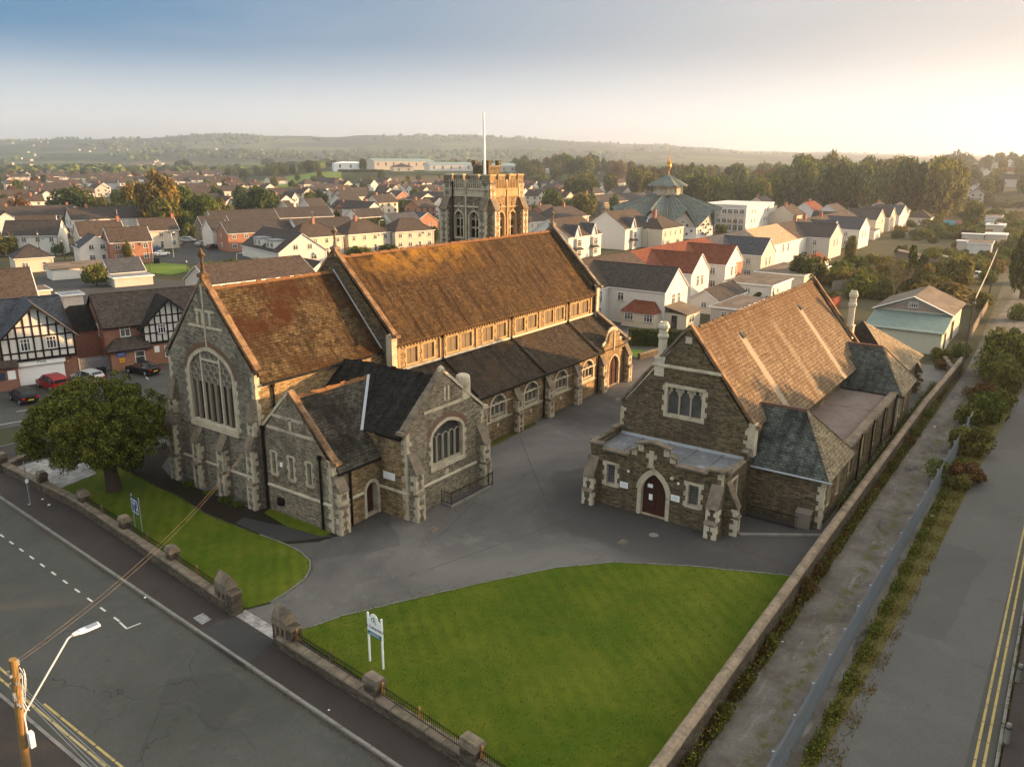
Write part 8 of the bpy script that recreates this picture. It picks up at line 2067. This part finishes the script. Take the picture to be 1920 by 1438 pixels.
arcstrip(q, (.02,2.6), .22, 60, 210, .05, -.0665); arcstrip(q, (.16,2.5), .24, 95, 190, .06, -.067); q.poly([(-.06,-.067,2.78),(-.01,-.067,2.80),(.2,-.067,2.46),(.13,-.067,2.46)])
q.build('emblem', M['logo_green'], sg, local=True)
# notice board
p0, p1 = at(255,990), at(266,997); rzn = math.atan2(p1.y-p0.y, p1.x-p0.x); w = 1.15
nb = thing('notice_board', 'dark framed notice board on two grey posts beside the front wall', 'notice board', (p0+p1)/2, R(-97))
for s in (-1,1): q = MB(); q.box(s*w/2-.03,-.03,-.2,s*w/2+.03,.03,2.6); q.build('post', M['steel'], nb, local=True)
q = MB(); q.box(-w/2+.03,-.07,1.2,w/2-.03,.04,2.4); q.build('board', M['ink'], nb, local=True)
q = MB()
for x0_, z0_, x1_, z1_ in ((-.5,1.3,.5,2.3),): q.box(x0_,-.082,z0_,x1_,-.072,z1_)
pb_ = q.build('backing', M['whitepaint'], nb, local=True)
q = MB()
for x0_, z0_, x1_, z1_ in ((-.44,1.36,-.12,2.0),(-.44,2.05,.02,2.25),(.08,1.7,.44,2.25)): q.box(x0_,-.088,z0_,x1_,-.083,z1_)
q.build('poster', M['car_blue'], nb, local=True)
q = MB()
for x0_, z0_, x1_, z1_ in ((-.06,1.36,.2,1.95),(.26,1.36,.46,1.62)): q.box(x0_,-.089,z0_,x1_,-.083,z1_)
q.build('poster', M['ink'], nb, local=True)
# telegraph pole with street lamp, lower left
pt0, pt1 = Vector((10.2,30.5,-.3)), Vector((10.2,29.62,7.2))
pb0 = Vector((10.2,30.45,0))
tp = thing('telegraph_pole', 'weathered wooden telegraph pole with cable clutter at the lower left', 'pole', pb0)
q = MB(); q.cyl(pt0, pt1, .17, .135, 12)
d = (pt1-pt0).normalized()
q.build('post', M['pole_wood'], tp)
q = MB(); g = random.Random(2)
for k in range(22):
    z = 4.6+k*.115; c = pt0 + d*(z+.3)/d.z; t = g.uniform(0,6.28); o_ = Vector((math.cos(t),math.sin(t),0))*.16; q.box(c.x+o_.x-.05,c.y+o_.y-.05,c.z-.06,c.x+o_.x+.05,c.y+o_.y+.05,c.z+.06)
q.build('brackets', M['steel'], tp)
q = MB(); c = pt0 + d*3.9; q.box(c.x+.1,c.y-.35,c.z-.4,c.x+.28,c.y-.12,c.z+.25); q.build('junction_box', M['lampgrey'], tp)
q = MB()
for s in range(4):
    a = pt0+d*(7.2-.1*s); pts = [a + Vector((.12+.12*math.sin(k*.5+s), -.18-.1*s*.5-.05*math.sin(k*.9), -k*.22)) for k in range(8)]; q.tube(pts, .012, 5)
q.build('loose_cable', M['lampgrey'], tp)
l0 = pt0 + d*5.0 + Vector((.1,-.1,0)); l1 = at(127,1197,7.05); l2 = at(136,1190,7.15); l3 = at(186,1169,7.2)
lp = thing('street_lamp', 'grey street lamp head on a long slanting arm from the wooden pole', 'street lamp', l0)
q = MB(); q.tube([l0, l0.lerp(l1,.97), l1, l2], .035, 8); q.cyl(l0-Z*1.3, l0, .03, .03, 8); q.build('arm', M['lampgrey'], lp)
q = MB(); dh = (l3-l2).normalized(); sd_ = dh.cross(Z).normalized(); L = (l3-l2).length; un = sd_.cross(dh)
prof = [(0,.06),(.12,.10),(.28,.17),(.45,.185),(.8,.185),(.97,.17),(1,.15)]
rings = []
for t, w in prof: c = l2+dh*L*t; rings.append([c-sd_*w-un*.03, c-sd_*w*.8+un*.05, c+sd_*w*.8+un*.05, c+sd_*w-un*.03, c+sd_*w*.6-un*.06, c-sd_*w*.6-un*.06])
for a, e in zip(rings, rings[1:]):
    for k in range(6): q.poly([a[k], a[(k+1)%6], e[(k+1)%6], e[k]])
q.poly(rings[0]); q.poly(rings[-1][::-1]); q.lathe(l2+dh*L*.28+un*.05, [(.05,0),(.05,.05),(0,.06)], 8); q.build('lamp_head', M['lampgrey'], lp)
q = MB(); c = l2+dh*L*.72; q.prism([c-dh*.2*L-sd_*.13+un*.056, c-dh*.2*L+sd_*.13+un*.056, c+dh*.22*L+sd_*.13+un*.056, c+dh*.22*L-sd_*.13+un*.056], un*.008); q.build('top_panel', M['steel'], lp)
def wire(label, a, e, sag, r, mat='dress_dark', n_=26, name='cable', group=None):
    q = MB(); a = Vector(a); e = Vector(e); pts = [a.lerp(e, k/n_) - Z*(4*sag*(k/n_)*(1-k/n_)) for k in range(n_+1)]; q.tube(pts, r, 5)
    return tag(q.build(name, M[mat]), label, 'cable', group)
pe = pt1 - Z*.15
wire('upper overhead cable from the wooden pole to the church corner', pe, (33.8, 45.9, 6.35), 1.0, .0065, 'dress_dark', group='overhead cables to the church'); wire('lower overhead cable from the wooden pole to the church corner', pe-Z*.12, (33.8, 45.95, 6.25), 1.15, .0065, 'dress_dark', group='overhead cables to the church')
for k in range(4):
    a = pt0+d*(6.35-.17*k)+Vector((.12,0,0)); e = at(300-k*15, 1520, 4.6)
    wire(['leftmost thin pale wire running down from the pole','second thin pale wire running down from the pole','third thin pale wire running down from the pole','rightmost thin pale wire running down from the pole'][k], a, e, .05, .008, 'steel', 12, group='thin wires at the lower left pole')
# far utility poles
def upole(label, base, h, lean=(0,0), r=.14, arm=False):
    t = thing('utility_pole', label, 'pole', base); q = MB(); q.cyl((0,0,-.3),(lean[0],lean[1],h),r,r*.7,8); q.build('post', M['darkwood'], t, local=True)
    q = MB(); q.box(lean[0]-.1,lean[1]-.16,h-.9,lean[0]+.1,lean[1]+.16,h-.6); q.build('bracket', M['steel'], t, local=True)
    return t
pA = at(1801,704); upole('dark utility pole standing on the lane beside the workshop', pA, over(1817,556,pA), (.35,-.15))
pB = at(1853,562); upole('farther utility pole beside the white estate car', pB, 10.5, (.2,-.1))
wire('pale thick cable rising from the lane pole toward the farther pole', (pA.x+.35,pA.y-.15,over(1817,562,pA)), (pB.x+.2,pB.y-.1,9.6), .4, .075, 'dress')
for (x, y, top, lb) in ((175,592,500,'slim'),(172,527,440,'slim')): pass
for i, (px, pb, ptop, lb) in enumerate(((80,506,432,'wooden pole leaning behind the sunlit white gable'),(122,488,446,'thin pole in the left gardens'),(110,453,404,'tall pole behind the purple tree'),(283,513,448,'wooden pole on the small green by the chancel finial'),(352,510,484,'short post on the estate green'),(1213,470,425,'post by the dormer row'),(1377,445,403,'pole in front of the white office block'),(1446,610,540,'wooden post in the yard behind the hall'))):
    p = at(px, pb); upole(lb, p, max(2, over(px, ptop, p)), (rnd.uniform(-.3,.1), .1), .10)
def lamp_post(label, px, pb, ptop, mat='lampgrey', reach=1.2):
    p = at(px, pb); h = over(px, ptop, p); t = thing('lamp_post', label, 'lamp post', p); q = MB(); q.cyl((0,0,-.2),(0,0,1.2),.09,.08,8); q.cyl((0,0,1.2),(0,0,h),.06,.045,8); q.build('post', M[mat], t, local=True)
    q = MB(); q.tube([(0,0,h-.05),(reach*.5,-.1,h+.15),(reach,-.2,h+.15)], .035, 6); q.box(reach-.1,-.3,h+.08,reach+.55,-.1,h+.2); q.build('lamp_head', M[mat], t, local=True)
lamp_post('white lamp post by the estate car park', 326, 482, 437, 'pvc', .3)
lamp_post('lamp post behind the long brick terrace', 712, 440, 414); lamp_post('grey lamp post by the chalet bungalow', 445, 497, 476)
# sign post on the pavement, left
p = at(57,946); sp = thing('sign_post', 'grey sign post on the pavement left of the yew', 'sign', p)
q = MB(); q.cyl((0,0,-.1),(0,0,3.4),.04,.04,8); q.build('post', M['steel'], sp, local=True)
q = MB(); q.box(-.11,-.05,1.75,.11,-.04,2.05); q.build('plate', M['whitepaint'], sp, local=True)
p = at(1902,1092); sp = thing('street_sign', 'white sign plate cut off by the right edge of the photo', 'sign', Vector((50.6,-.9,0)), R(-30))
q = MB(); q.cyl((0,0,-.1),(0,0,2.6),.04,.04,8); q.build('post', M['steel'], sp, local=True)
q = MB(); q.box(-.4,-.06,2.2,.4,-.04,2.5); q.build('plate', M['whitepaint'], sp, local=True)
for (px, py, lb) in ((1886,1391,'concrete bollard nearest the lower right corner'),(1908,1277,'second concrete bollard higher up the right pavement')):
    p = at(px, py, .1); bo = thing('bollard', lb, 'bollard', p, 0, 'bollards on the right pavement'); q = MB(); q.lathe((0,0,0), [(.13,0),(.12,.9),(.10,.98),(0,1.0)], 10); q.build('post', M['kerb'], bo, local=True)
    q = MB(); q.lathe((0,0,.72), [(.127,0),(.127,.1)], 10); q.build('band', M['ink'], bo, local=True)
# boundary marker: red fence, grey fences and panels in the gardens
def fence(label, a, e, h, mat, name='fence'):
    a = Vector(a); e = Vector(e); L = (e-a).length; t = thing(name, label, 'fence', a, math.atan2(e.y-a.y, e.x-a.x)); q = MB(); k = 0
    while k*.16 < L: q.box(k*.16,-.012,.05,min(L,k*.16+.145),.012,h*(1-.03*(k%3))); k += 1
    q.build('boards', M[mat], t, local=True); q = MB()
    for j in range(int(L/1.9)+1): q.box(j*1.9-.05,.012,-.2,j*1.9+.05,.11,h+.06)
    q.box(0,.013,h*.2,L,.05,h*.3); q.box(0,.013,h*.75,L,.05,h*.85); q.build('posts', M[mat], t, local=True)
fence('dark red stained fence behind the hall roof', (116,41,0), (150,34,0), 1.9, 'redfence'); fence('red fence between the hall chimney and the workshop', (118,26,0), (142,24.5,0), 1.8, 'redfence')
fence('grey weathered board fence behind the bare tree', at(1560,545), at(1660,535), 2.0, 'greyfence'); fence('long grey fence in the right gardens', at(1600,520), at(1720,500), 1.9, 'greyfence')
fence('weathered fence beside the lane end', (132,11.5,0), (168,12.5,0), 1.7, 'greyfence'); fence('grey fence behind the white estate car', at(1740,500), at(1815,510), 2.0, 'greyfence')
fence('brown fence by the orange brick house', at(190,478), at(232,474), 1.8, 'greyfence')
for i, (px, py, m, lb) in enumerate(((1767,425,'plastic_cyan','cyan garden panel left of the yellow green tree'),(1781,425,'plastic_pink','faded pink garden panel left of the yellow green tree'),(1842,428,'plastic_cyan','cyan garden panel right of the yellow green tree'),(1855,428,'plastic_pink','faded pink garden panel right of the yellow green tree'))):
    q = MB(); p = at(px, py); q.box(p.x, p.y-4.2, 0, p.x+.15, p.y, 2.6)
    for k in range(5): q.box(p.x-.05, p.y-4.2+k*1.02, 0, p.x, p.y-4.1+k*1.02, 2.6)
    tag(q.build('garden_screen', M[m]), lb, 'screen')
stone_wall('yard_wall', 'low stone wall beside the lawn patch beyond the aisle', [(91.8,44.9),(96.9,44.0)], .35, .7, 'flat', 'dress_dark')
stone_wall('yard_wall', 'low dark wall across the far end of the lane wall', [(107,10.6),(112.5,12.2)], .4, 1.1, 'flat', 'dress_dark')
# --- cars
def car(label, loc, rz, paint, kind='hatch', group=None, sc=1.0, cat='car', name='parked_car'):
    t = thing(name, label, cat, loc, rz, group); t.scale = (sc, sc, sc)
    # stations from rear (x=0) to front: x, z sill, z belt, z top, half width belt, half width top
    if kind == 'van': st_ = [(0,.35,1.1,1.15,.9,.8),(.05,.3,1.15,1.95,.97,.86),(3.2,.28,1.15,2.0,.98,.88),(3.9,.28,1.12,1.85,.98,.84),(4.5,.28,1.05,1.12,.96,.8),(5.0,.3,.98,1.0,.92,.75),(5.15,.35,.8,.82,.85,.7)]
    elif kind == 'suv': st_ = [(0,.4,.95,1.0,.80,.68),(.08,.32,1.0,1.35,.88,.70),(.5,.3,1.0,1.66,.91,.72),(2.4,.3,.98,1.68,.92,.74),(2.9,.3,.97,1.5,.92,.70),(3.45,.3,.96,1.0,.91,.72),(4.3,.33,.86,.88,.86,.66),(4.5,.4,.62,.64,.76,.6)]
    elif kind == 'saloon': st_ = [(0,.42,.85,.9,.76,.62),(.1,.32,.92,.96,.85,.66),(.75,.28,.93,1.05,.89,.68),(1.5,.27,.92,1.40,.90,.64),(2.5,.27,.90,1.43,.90,.66),(3.3,.28,.88,.98,.90,.68),(4.3,.32,.76,.78,.84,.64),(4.55,.4,.58,.6,.74,.58)]
    else: st_ = [(0,.42,.85,.9,.76,.62),(.08,.32,.92,1.15,.84,.66),(.45,.28,.93,1.42,.88,.66),(2.2,.27,.90,1.47,.89,.68),(2.6,.27,.9,1.40,.89,.66),(3.2,.28,.88,.95,.89,.70),(4.0,.32,.78,.80,.84,.64),(4.25,.4,.58,.6,.74,.58)]
    b = MB(); gl = MB(); rows = []
    for x, zs, zb, zt, wb, wt in st_: rows.append([(x,-wb*.94,zs),(x,-wb,zs+.25),(x,-wb,zb),(x,-wt,zt),(x,wt,zt),(x,wb,zb),(x,wb,zs+.25),(x,wb*.94,zs)])
    nS = len(st_)
    for i in range(nS-1):
        a, e = rows[i], rows[i+1]; cab = max(st_[i][3]-st_[i][2], st_[i+1][3]-st_[i+1][2]) > .25; both = min(st_[i][3]-st_[i][2], st_[i+1][3]-st_[i+1][2]) > .25
        for k in range(7):
            side = k in (2, 4); topf = k == 3
            q = [a[k], e[k], e[k+1], a[k+1]]
            if (side and cab and kind != 'van') or (side and kind == 'van' and i in (2,3)) or (topf and cab and not both):
                b.poly(q); c = sum((Vector(v) for v in q), Vector())/4; nn = (Vector(q[1])-Vector(q[0])).cross(Vector(q[3])-Vector(q[0])).normalized()
                if nn.dot(c-Vector((2.1,0,.8))) < 0: nn = -nn
                gl.poly([c+(Vector(v)-c)*.88+nn*.012 for v in q])
            else: b.poly(q)
    b.poly(rows[0]); b.poly(rows[-1][::-1]); b.box(.3,-.8,.22,st_[-1][0]-.3,.8,.34)
    for s in (-1,1): b.box(st_[-1][0]*.66,s*.9,.93,st_[-1][0]*.66+.14,s*1.05,1.06)
    b.build('body', M['car_'+paint], t, local=True, smooth=False); gl.build('windows', M['carglass'], t, local=True, recalc=False)
    L_ = st_[-1][0]; r_ = .33 if kind != 'suv' else .37
    for x in (.78, L_-.85):
        for s in (-1,1):
            q = MB(); q.cyl((x,s*.70,r_),(x,s*.90,r_),r_,r_,16); w = q.build('wheel', M['rubber'], t, local=True)
            q = MB(); q.cyl((x,s*.895,r_),(x,s*.915,r_),r_*.62,r_*.55,10); q.build('rim', M['steel'], w, local=True)
    zb = st_[1][2]; zf = st_[-2][2]
    for s in (-1,1):
        q = MB(); q.box(-.02,s*.52,zb-.24,.10,s*.80,zb-.04); q.build('tail_light', M['lamp_red'], t, local=True)
        q = MB(); q.box(L_-.32,s*.50,zf-.20,L_-.08,s*.80,zf-.04); q.build('headlight', M['lampgrey'], t, local=True)
    q = MB(); q.box(-.03,-.27,.52,.02,.27,.64); q.build('number_plate', M['plate'], t, local=True)
    return t
def car_px(label, px, py, rz, paint, kind='hatch', **k):
    p = at(px, py); rz = R(rz); c = p - Vector((math.cos(rz), math.sin(rz), 0))*2.1; return car(label, c, rz, paint, kind, **k)
car_px('small black hatchback seen from behind at the left edge of the street', 46, 752, 84, 'black', 'hatch')
car_px('red people carrier parked nose to the white roller shutter', 100, 728, 88, 'red', 'suv')
car_px('black saloon parked by the white door of the brick house', 270, 700, 98, 'black', 'saloon')
car_px('pale grey car half hidden behind the top of the yew', 166, 716, 95, 'silver', 'hatch')
car_px('blue hatchback in the estate car park', 291, 470, 25, 'blue', 'hatch'); car_px('white car parked in front of the blue hatchback', 302, 480, 12, 'white', 'saloon'); car_px('grey car behind the blue hatchback', 288, 464, 25, 'grey', 'hatch')
car_px('silver van like car at the back of the estate close', 353, 454, -60, 'silver', 'suv'); car_px('silver saloon in the estate close', 379, 461, 10, 'silver', 'saloon'); car_px('dark hatchback next to the silver saloon', 400, 467, 15, 'black', 'hatch'); car_px('black car beside the stone house wall', 333, 460, 10, 'black', 'hatch')
car_px('white estate car parked side on at the end of the lane', 1832, 523, -92, 'white', 'suv')
vn = car_px('white van with its passenger door open at the far right', 1916, 531, 195, 'white', 'van')
q = MB(); q.box(3.35,1.0,.45,3.42,2.0,1.75); q.build('open_door', M['car_white'], vn, local=True)
car_px('white car by the flat white garage in the gardens', 1660, 431, 5, 'white', 'hatch')
# bins, litter, terrace table
q = MB(); p = at(192,706); q.box(p.x-.35,p.y-.35,0,p.x+.35,p.y+.35,1.0); q.box(p.x-.4,p.y-.4,1.0,p.x+.4,p.y+.4,1.1); tag(q.build('wheelie_bin', M['black_iron']), 'black wheelie bin beside the yard gate', 'bin')
q = MB(); p = at(294,494); q.box(p.x-.5,p.y-.5,0,p.x+.5,p.y+.5,1.2); q.box(p.x-.55,p.y-.55,1.2,p.x+.55,p.y+.55,1.3); tag(q.build('street_bin', M['black_iron']), 'dark bin on the edge of the small green', 'bin')
lit = [(1421,1253,.16,'crumpled cream cardboard on the gravel lane'),(1467,1203,.08,'small white litter scrap in the middle of the lane'),(1748,967,.14,'white paper litter on the verge beside the road'),(1752,800,.14,'pale litter by the lane wall'),(80,936,.12,'white paper scrap near the sign post foot'),(92,947,.12,'second white paper scrap on the left pavement'),(55,946,.1,'litter at the foot of the sign post'),(272,1120,.1,'white scrap by the kerb'),(755,1357,.07,'tiny white scrap on the pavement near the big lawn'),(617,1331,.07,'tiny scrap on the pavement below the driveway'),(1300,1412,.12,'white wrapper at the foot of the lane wall')]
for i, (px, py, s, lb) in enumerate(lit):
    p = at(px, py, .11 if px < 800 else -.02); q = MB(); g = random.Random(i)
    pts = [p + Vector((s*math.cos(t)*g.uniform(.6,1.2), s*math.sin(t)*g.uniform(.6,1.2), g.uniform(0,.05))) for t in [k*1.047 for k in range(6)]]
    for k in range(6): q.poly([pts[k], pts[(k+1)%6], p+Z*(s*.5)])
    tag(q.build('litter', M['whitepaint' if i else 'coping_orange']), lb, 'litter')
mh = MB(); mh.lathe((46.9,21.1,0), [(0,.012),(.3,.012),(.34,.0)], 14); tag(mh.build('manhole_cover', M['kerb']), kind='structure')
# ------------------------------------------------------------------ haze
hz = NT('haze_air'); hz.n.remove(hz.b); pv = hz.new('VolumePrincipled'); pv.inputs['Color'].default_value = (.90,.94,1.0,1); pv.inputs['Density'].default_value = .00021; pv.inputs['Anisotropy'].default_value = .76
hz.t.links.new(pv.outputs[0], hz.n['Material Output'].inputs['Volume'])
b = MB(); b.box(-250,-2600,-3,6800,7000,190); o = b.build('haze', hz.mat); tag(o, kind='stuff')
